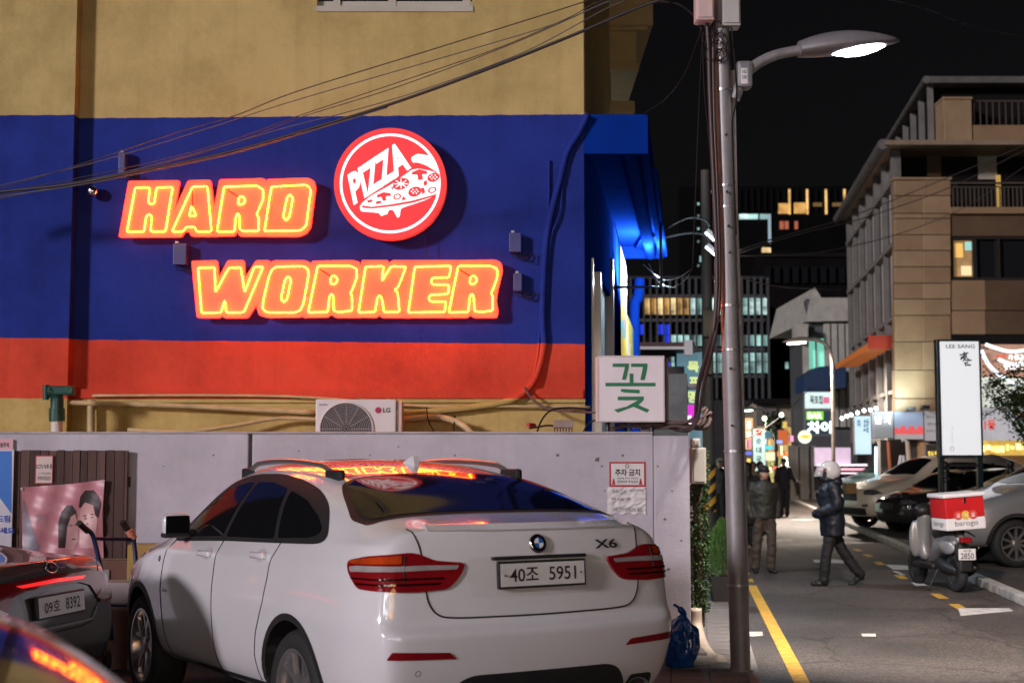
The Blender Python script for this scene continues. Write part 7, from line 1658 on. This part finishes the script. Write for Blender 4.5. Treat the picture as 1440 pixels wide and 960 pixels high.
# ladder and poles outside the restaurant
t = thing('step_ladder', 'white step ladder standing open outside the restaurant', 'ladder', P(1267,710,40))
LW = mat('ladder_white', (.55,.54,.55), .5)
for (x0,x1) in ((1258,1267),(1279,1270)): MB().tube([P(x0,700,40), P(x1,640,40)], .05, 6).build('stile', LW, t)
for py in (655,668,681): f = (py-640)/60; MB().tube([P(1267-9*f,py,40), P(1270+9*f,py,40)], .03, 6).build('tread', LW, t)
t = thing('leaning_pole', 'orange pole leaning at the restaurant doorway', 'pole', P(1252,700,40.5)); MB().tube([P(1254,700,40.5), P(1249,620,40.5)], .05, 8).build('shaft', mat('orange_pole', (.45,.12,.04), .5), t)
t = thing('leaning_pole', 'bundled cream parasol leaning by the step ladder', 'parasol', P(1282,700,40.5)); MB().tube([P(1282,690,40.5), P(1276,620,40.5)], [.10,.06], 8).build('cloth', mat('cream_cloth', (.45,.36,.26), .7), t); MB().tube(sm([P(1276,622,40.5), P(1272,618,40.5), P(1268,620,40.5)],4), .04, 6).build('handle', LW, t)
t = thing('carton', 'brown carton on a trolley behind the rider', 'box', P(1205,712,33)); 
for k,(x0,y0,x1,y1) in enumerate(((1189,679,1205,694),(1193,686,1211,702))): mb = MB(); pbx(mb, x0,y0,x1,y1,33+.3*k,33.3+.3*k,.01); mb.build('box', CARD, t)
# second and third street lamps
def far_lamp(lb, px, base_y, Y, pts, head, power, col, lenscol, r=.06, axis=(0,0,-1)):
    t = thing('street_lamp', lb, 'street lamp', (P(px,base_y,Y).x, Y, 0)); b0 = Vector((P(px,base_y,Y).x, Y, 0))
    pole = [b0]+[P(x_,y_,Y) for x_, y_ in pts]; MB().tube(sm(pole,5), r, 10).build('pole', GALV2, t, smooth=True)
    h0, h1 = P(*head[0],Y), P(*head[1],Y); mb, ax_, sd_, up_ = lamp_head(h0, h1, .17, .13); hd = mb.build('lamp_head', GALV2, t, auto=60)
    cc = (h0+h1)/2; MB().prism([(p[0],p[1]) for p in circ(0,0,.30,18,.12)], 0, .04, lambda u, v, d: cc+ax_*u+sd_*v-up_*(.05+d)).build('lens', glow('lens_'+lb[:9], lenscol, 12), hd)
    lamp_light(t, cc-Vector((0,0,.2)), power, col, .15, 160, axis)
GALV2 = mat('pole_brown_grey', (.16,.14,.12), .5, .3, var=.2)
far_lamp('second street lamp with curved arm beside the bar', 1172, 720, 45, [(1172,640),(1171,540),(1170,505),(1163,486),(1150,478),(1140,477)], ((1140,478),(1100,481)), 5200, (1.,.84,.70), (1.,.95,.85))
far_lamp('small far street lamp with greenish light', 1078, 700, 75, [(1078,640),(1078,600),(1075,582),(1066,576),(1058,575)], ((1059,575),(1042,576)), 3500, (.85,1.,.9), (.6,1.,.8), .07)
for i, pts in enumerate(([(1040,352,20),(1100,332,25),(1200,303,35),(1320,255,38),(1440,205,40),(1500,182,41)], [(1040,356,20),(1120,330,26),(1220,305,35),(1340,262,38),(1440,212,40),(1500,190,41)], [(1040,360,20),(1150,355,28),(1260,330,36),(1360,290,38),(1440,235,40),(1500,205,41)], [(1230,-5,20),(1300,12,22),(1370,38,24),(1450,54,26)], [(1040,388,20),(1070,398,30),(1120,405,40),(1200,408,60)], [(1015,620,30),(1060,612,40),(1110,575,50),(1140,545,56)])):
    wire('street_wire', ('upper thin wire crossing to the stone building','middle thin wire crossing to the stone building','lower thin wire crossing to the stone building balcony','wire crossing the dark sky at the top right','faint wire crossing below the high rise','slack wire sagging above the far street')[i], pts, (.012,.012,.010,.008,.012,.015)[i], WL, 'wire')

# unseen street lamp added behind the camera as fill light, styled like the row
t = thing('street_lamp', 'unseen street lamp added behind the camera for fill light', 'street lamp', (4.4, -7.5, 0))
MB().tube(sm([(4.4,-7.5,0),(4.4,-7.5,3),(4.4,-7.5,5.2),(4.2,-7.4,5.75),(3.6,-7.2,5.95)],5), .065, 12).build('pole', GALV, t, smooth=True)
h0, h1 = Vector((3.6,-7.2,5.95)), Vector((2.9,-7.2,6.02)); mb, ax_, sd_, up_ = lamp_head(h0, h1, .17, .13); hd = mb.build('lamp_head', GALV2, t, auto=60)
MB().prism(circ(0,0,.30,18,.12), 0, .04, lambda u, v, d: (h0+h1)/2+ax_*u+sd_*v-up_*(.05+d)).build('lens', LENS, hd)
lamp_light(t, (h0+h1)/2-Vector((0,0,.2)), 130, (.95,.93,1.0), .18, 165, (-.2,.75,-1))
# shop across the street whose lit front is mirrored in the car paint
t = thing('opposite_shop', 'two storey shop with lit windows across the street, mirrored in the white car', 'building', (0, -13, 0))
MB().box((-11,-15,0),(9,-13.2,7)).build('wall', mat('opp_wall', (.15,.13,.12), .8, var=.2), t)
for k in range(6):
    x0 = -10+k*3.2; w_ = MB().box((x0,-13.19,.5),(x0+2.6,-13.12,2.6)).build('window', glow('opp_win_%d' % (k % 3), ((1.,.78,.5),(.85,.95,1.),(1.,.65,.35))[k % 3], (4,7,4)[k % 3]), t); MB().box((x0+1.27,-13.115,.5),(x0+1.33,-13.09,2.6)).build('window_frame', BLACKM, w_)
for k in range(5): MB().box((-9+k*2.1,-13.19,3.0),(-9+k*2.1+(1.5,1.1,1.7,.9,1.4)[k],-13.0,(3.8,4.6,3.7,3.9,5.2)[k])).build('sign_board', glow('opp_sign', (.9,.95,1.), 15), t)
for k in range(14): MB().lathe([(.001,-.12),(.1,-.06),(.12,0),(.1,.06),(.001,.12)], 8, Matrix.Translation((-10.5+k*1.4,-12.9,2.75+.12*math.sin(k*2.3)))).build('bulb', glow('opp_bulb', (1.,.72,.3), 35), t); MB().box((2.5,-13.19,3.0),(8.5,-13.0,3.7)).build('sign_board', glow('opp_sign2', (1.,.6,.2), 4), t)
# ---------------------------------------------------------------- people
def remesh(mb, vox, smooth=4, wr=0., wsc=9., seed=0):
    tmp = mb.build('tmp', None, None, fix=True, col=TSC.collection)
    rm = tmp.modifiers.new('r', 'REMESH'); rm.mode = 'VOXEL'; rm.voxel_size = vox
    s_ = tmp.modifiers.new('s', 'SMOOTH'); s_.iterations = smooth; s_.factor = .5
    dg = TDG(); dg.update(); me = bpy.data.meshes.new_from_object(tmp.evaluated_get(dg))
    om = tmp.data; bpy.data.objects.remove(tmp); bpy.data.meshes.remove(om)
    if wr:
        for v in me.vertices:
            n = v.normal; c = v.co; v.co = c + n*(wr*mnoise.noise(Vector((c.x*wsc, c.y*wsc, c.z*wsc*1.8+seed))) + wr*.55*mnoise.noise(Vector((c.x*16+c.z*11+seed, c.y*16-c.z*9, c.z*13))))
    me.polygons.foreach_set('use_smooth', [True]*len(me.polygons)); return me
def put(me, name, m, parent): me.name = name; me.materials.clear(); me.materials.append(m); o = bpy.data.objects.new(name, me); COL.objects.link(o); o.parent = parent; return o
def ell(mb, c, r, n=14):
    prof = [(max(.001, math.cos(a)), math.sin(a)) for a in [R(-90+180*k/10) for k in range(11)]]
    return mb.lathe(prof, n, Matrix.Translation(c) @ Matrix.Diagonal((*r, 1)))
def limb(mb, pts, rs, n=12):
    mb.tube(sm(pts, 5), [rs[min(int(i/5), len(rs)-2)]*(1-(i % 5)/5)+rs[min(int(i/5)+1, len(rs)-1)]*((i % 5)/5) if i < 5*(len(pts)-1) else rs[-1] for i in range(5*(len(pts)-1)+1)], n)
    for p, r_ in ((pts[0], rs[0]), (pts[-1], rs[-1])): ell(mb, p, (r_, r_, r_), 10)
def slices(mb, sl, n=18):
    """stack of ellipses (z, rx, ry, x, y)"""
    b = len(mb.v)
    for z, rx, ry, x, y in sl:
        for k in range(n): mb.v.append(Vector((x+rx*math.cos(2*math.pi*k/n), y+ry*math.sin(2*math.pi*k/n), z)))
    for i in range(len(sl)-1):
        for k in range(n): mb.f.append([b+i*n+k, b+i*n+(k+1) % n, b+(i+1)*n+(k+1) % n, b+(i+1)*n+k]); mb.mi.append(0)
    mb.f.append([b+k for k in range(n)][::-1]); mb.mi.append(0); mb.f.append([b+(len(sl)-1)*n+k for k in range(n)]); mb.mi.append(0)
SKINM = mat('skin', (.36,.20,.145), .55, var=.1); HAIRK = mat('black_hair', (.012,.010,.010), .5, var=.3, vsc=30, bump=.4, bsc=60)
SHOE = mat('shoe_black', (.012,.012,.013), .4)
def hand(mb, w, d, fwd):
    """palm and five fingers from wrist w along d"""
    d = Vector(d).normalized(); f = Vector(fwd).normalized(); s_ = d.cross(f).normalized()
    ell(mb, w+d*.045, (.028,.036,.045), 10)
    for i, (o, L) in enumerate(((-.028,.060),(-.010,.070),(.009,.066),(.026,.052))):
        a = w+d*.08+f*o; limb(mb, [a, a+d*L*.5+s_*.006, a+d*L+s_*.022], [.0095,.009,.008], 7)
    a = w+d*.03-f*.034; limb(mb, [a, a-f*.02+d*.03, a-f*.018+d*.058], [.011,.010,.008], 7)
def person(label, foot, rz, H, pose, jacket, trousers, group=None, shoe=SHOE, hem=.78, coat=None, head_turn=0., vox=.016, bulk=1., seed=0, facing_skin=True):
    t = thing('person', label, 'person', foot, rz, group); k = H/1.70; t.scale = (k,k,k)
    V = Vector
    legs = pose['legs']; arms = pose['arms']; lean = pose.get('lean', (0,0))
    T = lambda z: V((lean[0]*max(0,(z-.9)), lean[1]*max(0,(z-.9)), 0))
    hc = V((0,-.015,1.585)) + T(1.585)
    b = MB(); ell(b, hc+V((0,.012,.02)), (.076,.093,.098), 18); ell(b, hc+V((0,-.022,-.045)), (.058,.066,.072), 14)
    rot = Matrix.Rotation(head_turn, 3, 'Z')
    ell(b, hc+rot @ V((0,-.098,-.015)), (.013,.018,.020), 8); ell(b, hc+rot @ V((.076,.005,-.015)), (.012,.020,.030), 8); ell(b, hc+rot @ V((-.076,.005,-.015)), (.012,.020,.030), 8)
    limb(b, [V((0,.015,1.38))+T(1.38), V((0,.005,1.47))+T(1.47), hc+V((0,.01,-.05))], [.07,.056,.054])
    slices(b, [(z, rx, ry, T(z).x, T(z).y) for z, rx, ry in ((.86,.13,.09),(1.05,.13,.09),(1.25,.15,.10),(1.40,.11,.075))])
    for sd, ar in zip((1,-1), arms):
        sh = V((sd*.175,.005,1.385))+T(1.385); limb(b, [sh]+[V(p) for p in ar[:2]], [.045,.036,.026])
        if len(ar) > 2: hand(b, V(ar[1]), ar[2], ar[3])
        else: ell(b, V(ar[1]), (.03,.03,.04), 8)
    for sd, lg in zip((1,-1), legs): limb(b, [V((sd*.085,0,.90))]+[V(p) for p in lg[:2]], [.08,.05,.030])
    put(remesh(b, .0125, 3), 'body', SKINM, t)
    f = MB()
    for sx in (.028,-.028): ell(f, hc+rot @ V((sx,-.086,.008)), (.013,.006,.006), 8); ell(f, hc+rot @ V((sx,-.088,.030)), (.019,.006,.004), 8)
    ell(f, hc+rot @ V((0,-.086,-.068)), (.022,.006,.005), 8); stuff(f.build('facial_features', mat('feature_dark', (.06,.025,.02), .5), t, smooth=True, world=False))
    j = MB(); B_ = bulk
    sl = [(hem,.165*B_,.125*B_),(.90,.175*B_,.13*B_),(1.05,.17*B_,.125*B_),(1.25,.19*B_,.135*B_),(1.35,.185*B_,.125*B_),(1.42,.13*B_,.095*B_),(1.47,.078*B_,.075*B_)]
    slices(j, [(z,rx,ry,T(z).x,T(z).y) for z,rx,ry in sl])
    for sd, ar in zip((1,-1), arms): limb(j, [V((sd*.165*B_,.005,1.375))+T(1.375)]+[V(p) for p in ar[:2]], [.072*B_,.060*B_,.050*B_])
    jk = put(remesh(j, vox, 4, .012, 9, seed), 'jacket', jacket, t)
    if coat:
        c_ = MB(); slices(c_, [(coat,.20,.17,0,.0),(.8,.19,.15,0,0),(1.0,.175,.13,0,0)]); put(remesh(c_, vox, 4, .012, 7, seed), 'coat_skirt', jacket, t)
    tr = MB(); ell(tr, V((0,0,.90)), (.155,.115,.10), 14)
    for sd, lg in zip((1,-1), legs):
        kn, an = V(lg[0]), V(lg[1]); limb(tr, [V((sd*.085,0,.88)), kn, an+V((0,.005,-.005))], [.105,.080,.074])
    put(remesh(tr, vox, 4, .013, 10, seed+5), 'trousers', trousers, t)
    for sd, lg in zip((1,-1), legs):
        an = V(lg[1]); d = V(lg[2]) if len(lg) > 2 else V((0,-1,0)); d.normalize(); s_ = MB(); ell(s_, an+d*.055+V((0,0,-.055)), (.05,.05,.045), 12); ell(s_, an+d*.13+V((0,0,-.062+d.z*.08)), (.046,.06,.034), 12); ell(s_, an+d*-.02+V((0,0,-.045)), (.043,.05,.05), 12)
        put(remesh(s_, .012, 3), 'shoe', shoe, t)
    return t, hc, rot
V = Vector
def cap_hat(t, hc, m, rot):
    c = MB(); ell(c, hc+V((0,.008,.055)), (.092,.108,.075), 18); put(remesh(c, .010, 3), 'cap', m, t); bk = MB(); ell(bk, hc+rot @ V((0,-.125,.042)), (.065,.065,.010), 14); bk.build('cap_peak', m, t, smooth=True, world=False)
def hair(t, hc, long=0.):
    c = MB(); ell(c, hc+V((0,.022,.040)), (.088,.098,.086), 18); 
    if long: limb(c, [hc+V((0,.06,.0)), hc+V((0,.085,-.12)), hc+V((0,.09,-.12-long))], [.085,.085,.06])
    put(remesh(c, .012, 2, .006, 30), 'hair', HAIRK, t)
OLIVE = mat('olive_jacket', (.028,.027,.022), .6, var=.2, vsc=9, bump=.2, bsc=80); BROWN = mat('brown_trousers', (.060,.045,.034), .75, var=.15, vsc=7, bump=.2, bsc=90)
NAVYJ = mat('navy_jacket', (.010,.013,.022), .5, var=.2, vsc=8, bump=.25, bsc=60); BLKT = mat('black_trousers', (.012,.012,.014), .7, var=.2)
# man in cap walking towards the camera
g = G(1076, 805); t, hc, rot = person('man in a dark cap, olive jacket and brown trousers strolling on the yellow line', (g.x,g.y,0), R(8), 1.63,
    dict(legs=[((.10,-.04,.48),(.09,-.02,.09),(.2,-1,0)), ((-.12,.02,.48),(-.14,.06,.09),(-.25,-1,0))], arms=[((.245,.05,1.12),(.215,-.03,.90)), ((-.25,.05,1.12),(-.22,-.03,.89))]), OLIVE, BROWN, hem=.86, head_turn=R(35), bulk=1.06, seed=3)
cap_hat(t, hc, mat('cap_black', (.012,.012,.013), .7), rot)
MB().tube([V((0,-.152,.88)), V((0,-.165,1.1)), V((0,-.15,1.3)), V((0,-.11,1.42))], .006, 5).build('zip', mat('zip_dark', (.05,.05,.045), .4, .5), t, world=False)
c = MB(); ell(c, V((0,-.005,1.455)), (.088,.085,.028), 16); put(remesh(c, .011, 2), 'collar', OLIVE, t)
# helmeted rider walking to the left
g = G(1172, 823); t, hc, rot = person('delivery rider in white helmet and padded navy jacket walking across the street', (g.x,g.y,0), R(-90), 1.66,
    dict(legs=[((.09,-.10,.50),(.09,-.16,.09),(0,-1,.05)), ((-.09,.14,.52),(-.09,.40,.15),(0,-1,-.35))], arms=[((.25,.0,1.12),(.12,-.22,1.03)), ((-.25,.05,1.12),(-.12,-.20,1.0))], lean=(0,-.04)), NAVYJ, BLKT, hem=.70, bulk=1.34, seed=8, shoe=mat('shoe_dark', (.02,.02,.022), .5))
c = MB(); ell(c, hc+V((0,-.055,-.035)), (.072,.065,.075), 14); c.build('face_covering', BLKT, t, smooth=True, world=False)
HELM = mat('helmet_white', (.62,.61,.62), .18, var=.05, coat=.8)
h = MB(); ell(h, hc+V((0,.02,.03)), (.135,.16,.145), 28); hm = put(remesh(h, .012, 2), 'helmet', HELM, t)
bm = bmesh.new(); bm.from_mesh(hm.data); bmesh.ops.delete(bm, geom=[v for v in bm.verts if (v.co.y < hc.y-.055 and v.co.z < hc.z+.055) or v.co.z < hc.z-.10], context='VERTS'); bm.to_mesh(hm.data); bm.free()
vz = MB(); n = 14
for i in range(n):
    for jv in range(5):
        f = lambda a, b_: hc+V((.148*math.sin(a), -.165*math.cos(a)*(1.0+.35*b_)+.005, .10-.15*b_))
        a0, a1 = -1.0+2.0*i/n, -1.0+2.0*(i+1)/n; vz.face([f(a0,jv/5), f(a1,jv/5), f(a1,(jv+1)/5), f(a0,(jv+1)/5)])
vz.build('visor', mat('visor_clear', (.55,.55,.58), .05, var=0, alpha=.55, coat=1.), hm, smooth=True, world=False)
c = MB(); ell(c, hc+V((0,-.02,-.095)), (.10,.12,.06), 16); put(remesh(c, .012, 2, .008), 'hood', NAVYJ, t)
c = MB(); ell(c, hc+V((0,.10,-.13)), (.13,.10,.075), 16); put(remesh(c, .014, 2, .01), 'hood', NAVYJ, t)
mb = MB(); text_to(mb, 'ba', lambda x, y: V((.282, x, y)), .02, (.02,1.255,.10,1.31)); mb.build('printed_letters', PAPER, t, world=False)
MB().tube([V((.14,-.05,1.0)), V((.20,-.10,.99))], .02, 6).build('pocket_flap', NAVYJ, t, world=False)
# suit man from behind
g = G(1103, 726); SUIT = mat('suit_navy', (.012,.014,.026), .6)
t, hc, rot = person('man in a dark suit walking away down the street, coat over his arm', (g.x,g.y,0), R(176), 1.74, dict(legs=[((.08,-.02,.48),(.07,-.05,.09)), ((-.08,.03,.49),(-.07,.10,.10))], arms=[((.24,.03,1.12),(.22,-.02,.88),(0,0,-1),(0,1,0)), ((-.25,.0,1.12),(-.36,-.10,1.0),(-1,-.2,0),(0,1,0))]), SUIT, SUIT, hem=.80, vox=.02, seed=2)
hair(t, hc); c = MB(); slices(c, [(.60,.05,.10,-.40,-.1),(.85,.07,.11,-.38,-.1),(1.03,.08,.09,-.34,-.1)]); put(remesh(c, .018, 3, .012), 'folded_coat', NAVYJ, t)
# woman in long dark coat, two masked passers-by, man beyond the striped pole
g = G(1053, 770); DKCOAT = mat('dark_coat', (.014,.012,.013), .8, var=.2)
t, hc, rot = person('person with long dark hair in a dark coat half hidden by the pole', (g.x,g.y,0), R(165), 1.66, dict(legs=[((.08,0,.48),(.08,.03,.09)), ((-.08,-.03,.48),(-.08,-.05,.09))], arms=[((.23,.03,1.12),(.21,-.03,.88)), ((-.23,.03,1.12),(-.21,-.03,.88))]), DKCOAT, BLKT, coat=.48, vox=.02, seed=4); hair(t, hc, .10)
for i, (px, py) in enumerate(((1060,752),(1070,750))):
    g = G(px, py); t, hc, rot = person(('passer-by with dark hair and beige coat behind the man in the cap', 'passer-by in a pale face mask behind the man in the cap')[i], (g.x,g.y,0), R(10*i-5), 1.66, dict(legs=[((.08,-.02,.48),(.08,-.04,.09)), ((-.08,.02,.48),(-.08,.05,.09))], arms=[((.23,.03,1.12),(.21,-.03,.88)), ((-.23,.03,1.12),(-.21,-.03,.88))]), (mat('beige_coat', (.22,.17,.12), .8), DKCOAT)[i], BLKT, vox=.02, seed=5+i); hair(t, hc)
    if i: c = MB(); ell(c, hc+V((0,-.07,-.045)), (.058,.040,.050), 14); c.build('face_mask', mat('mask_white', (.6,.6,.62), .8), t, smooth=True, world=False)
g = G(1013, 736); t, hc, rot = person('man in dark clothes and cap standing beyond the striped pole', (g.x,g.y,0), R(-20), 1.72, dict(legs=[((.08,0,.48),(.08,0,.09)), ((-.08,0,.48),(-.08,0,.09))], arms=[((.24,.03,1.12),(.22,-.03,.88)), ((-.24,.03,1.12),(-.22,-.03,.88))]), NAVYJ, BLKT, vox=.02, seed=9); cap_hat(t, hc, mat('cap_grey', (.2,.2,.2), .7), rot)
# ---------------------------------------------------------------- delivery scooter
g = G(1346, 832); sh = R(90+7)                     # heading, scooter local +x forward
t = thing('delivery_scooter', 'grey white scooter with a red and white barogo delivery box', 'scooter', (g.x, g.y, 0), sh)
SCW = mat('scooter_silver', (.30,.30,.31), .35, .3, coat=.4, var=.1); SCB = mat('scooter_black', (.014,.014,.015), .45, var=.2)
def lw(mb, name, m, **k): return mb.build(name, m, t, world=False, **k)
for xw, nm in ((.0,'wheel'),(1.26,'wheel')):
    Mx = Matrix.Translation((xw,0,.255)) @ Matrix.Rotation(math.pi/2,4,'X')
    w = lw(MB().lathe([(.17,-.05),(.22,-.055),(.25,-.035),(.256,0),(.25,.035),(.22,.055),(.17,.05)], 28, Mx, cap=False), nm, TYRE, smooth=True)
    MB().lathe([(.172,-.05),(.15,-.03),(.05,-.04),(.05,.04),(.15,.03),(.172,.05)], 20, Mx, cap=False).build('rim', RIMD, w, world=False, smooth=True)
c = MB(); limb(c, [V((-.12,0,.70)), V((.10,0,.66)), V((.42,0,.58)), V((.62,0,.42))], [.08,.12,.13,.09]); ell(c, V((.04,.10,.58)), (.22,.05,.10)); ell(c, V((.04,-.10,.58)), (.22,.05,.10)); put(remesh(c, .016, 5), 'tail_fairing', SCW, t)
c = MB(); limb(c, [V((1.0,0,.42)), V((1.06,0,.60)), V((1.0,0,.95))], [.08,.11,.09]); ell(c, V((1.06,.11,.64)), (.05,.10,.26)); ell(c, V((1.06,-.11,.64)), (.05,.10,.26)); put(remesh(c, .016, 5), 'leg_shield', SCW, t)
lw(MB().bbox((.40,-.17,.26),(1.06,.17,.34),.04), 'footboard', SCB)
lw(MB().tube(sm([(1.26,0,.27),(1.18,0,.5),(1.05,0,.85),(1.0,0,1.02)],4), .035, 8), 'fork', SCB, smooth=True)
c = MB(); ell(c, V((1.26,0,.36)), (.26,.075,.15)); put(remesh(c, .014, 3), 'front_mudguard', SCB, t)
c = MB(); ell(c, V((1.02,0,1.02)), (.12,.15,.11)); put(remesh(c, .014, 3), 'headset', SCB, t)
lw(MB().tube([(.95,-.34,1.03),(.99,-.1,1.04),(.99,.1,1.04),(.95,.34,1.03)], .016, 8), 'handlebar', SCB)
for sd in (1,-1):
    lw(MB().tube([(.95,sd*.24,1.03),(.93,sd*.37,1.03)], .022, 8), 'grip', GRIPM); m_ = lw(MB().tube([(.99,sd*.2,1.04),(1.0,sd*.28,1.22)], .007, 6), 'mirror', SCB); MB().bbox((.975,sd*.28-.06,1.2),(1.0,sd*.28+.06,1.28),.02).build('mirror_glass', TINT, m_, world=False)
c = MB(); limb(c, [V((-.05,0,.80)), V((.25,0,.77)), V((.55,0,.74))], [.10,.125,.09]); put(remesh(c, .016, 3), 'seat', SCB, t)
c = MB(); limb(c, [V((-.02,0,.27)), V((.25,.02,.30)), V((.45,0,.34))], [.06,.10,.11]); put(remesh(c, .016, 3), 'engine', SCB, t)
lw(MB().tube(sm([(.35,-.13,.28),(.1,-.16,.24),(-.22,-.17,.34)],4), [.03,.035,.05,.06,.062,.062,.06,.05,.045], 12), 'exhaust', SCB, smooth=True)
c = MB(); ell(c, V((-.17,0,.52)), (.10,.09,.16)); c.bbox((-.31,-.09,.28),(-.26,.09,.60),.02); put(remesh(c, .014, 3), 'rear_mudguard', SCB, t)
lw(MB().bbox((-.335,-.075,.66),(-.24,.075,.73),.02), 'tail_lamp', LRED)
np_ = lw(MB().bbox((-.335,-.115,.44),(-.325,.115,.585),.006), 'number_plate', PLATE); mb = MB(); text_to(mb, '서초', lambda x, y: V((-.337,-x,y)), .01, (-.06,.54,.06,.575)); text_to(mb, '2850', lambda x, y: V((-.337,-x,y)), .01, (-.09,.455,.09,.53)); stuff(mb.build('plate_digits', PBLK, np_, world=False))
lw(MB().tube([(.3,.12,.28),(.22,.30,.01)], .012, 6), 'kickstand', SCB); lw(MB().tube([(-.30,-.12,.74),(-.1,-.13,.78),(.0,-.1,.80)], .012, 6), 'rack', SCB); lw(MB().tube([(-.30,.12,.74),(-.1,.13,.78),(.0,.1,.80)], .012, 6), 'rack', SCB)
# box
RED = mat('box_red', (.42,.012,.015), .4, var=.1); WHB = mat('box_white', (.62,.60,.60), .4, var=.06)
Mb = Matrix.Translation((-.10,0,.83)) @ Matrix.Rotation(R(-4),4,'X')
bx0 = lw(MB().bbox((-.24,-.265,0),(.24,.265,.155),.012,Mb), 'box_base', WHB); lw(MB().bbox((-.24,-.265,.156),(.24,.265,.42),.012,Mb), 'box_upper', RED); lw(MB().bbox((-.265,-.29,.421),(.265,.29,.475),.02,Mb), 'box_lid', WHB)
mb = MB(); text_to(mb, 'barogo', lambda x, y: Mb @ V((-.243,-x,y)), .0, (-.15,.035,.16,.12)); mb.build('box_lettering', mat('letter_grey', (.05,.05,.055), .5), bx0, world=False)
mb = MB(); text_to(mb, 'barogo', lambda x, y: Mb @ V((x,.2675,y)) if False else Mb @ V((-x,.2675,y)), .0, (-.15,.035,.16,.12)); mb.build('box_lettering', mat('letter_grey', (.05,.05,.055), .5), bx0, world=False)
for i, (yy, m_, tx_) in enumerate(((.10, mat('disc_red', (.55,.06,.05), .4), '요'), (.0, mat('disc_yellow', (.62,.36,.04), .4), '기'), (-.10, mat('disc_red', (.55,.06,.05), .4), '요'))):
    d = MB().prism([(p[0]+yy, p[1]+.19) for p in circ(0,0,.058,22)], .2415+.001*i, .244+.0012*i, lambda x, y, q: Mb @ V((-q, x, y))).build('box_disc', m_, bx0, world=False)
    mb = MB(); text_to(mb, tx_, lambda x, y: Mb @ V((-.2485,-x,y)), .02, (-yy-.025,.165,-yy+.025,.215)); mb.build('disc_letter', PAPER, d, world=False)
lw(MB().bbox((-.25,-.015,.34),(-.2425,.015,.44),.004,Mb), 'box_latch', CHRO)
bpy.data.scenes.remove(TSC)
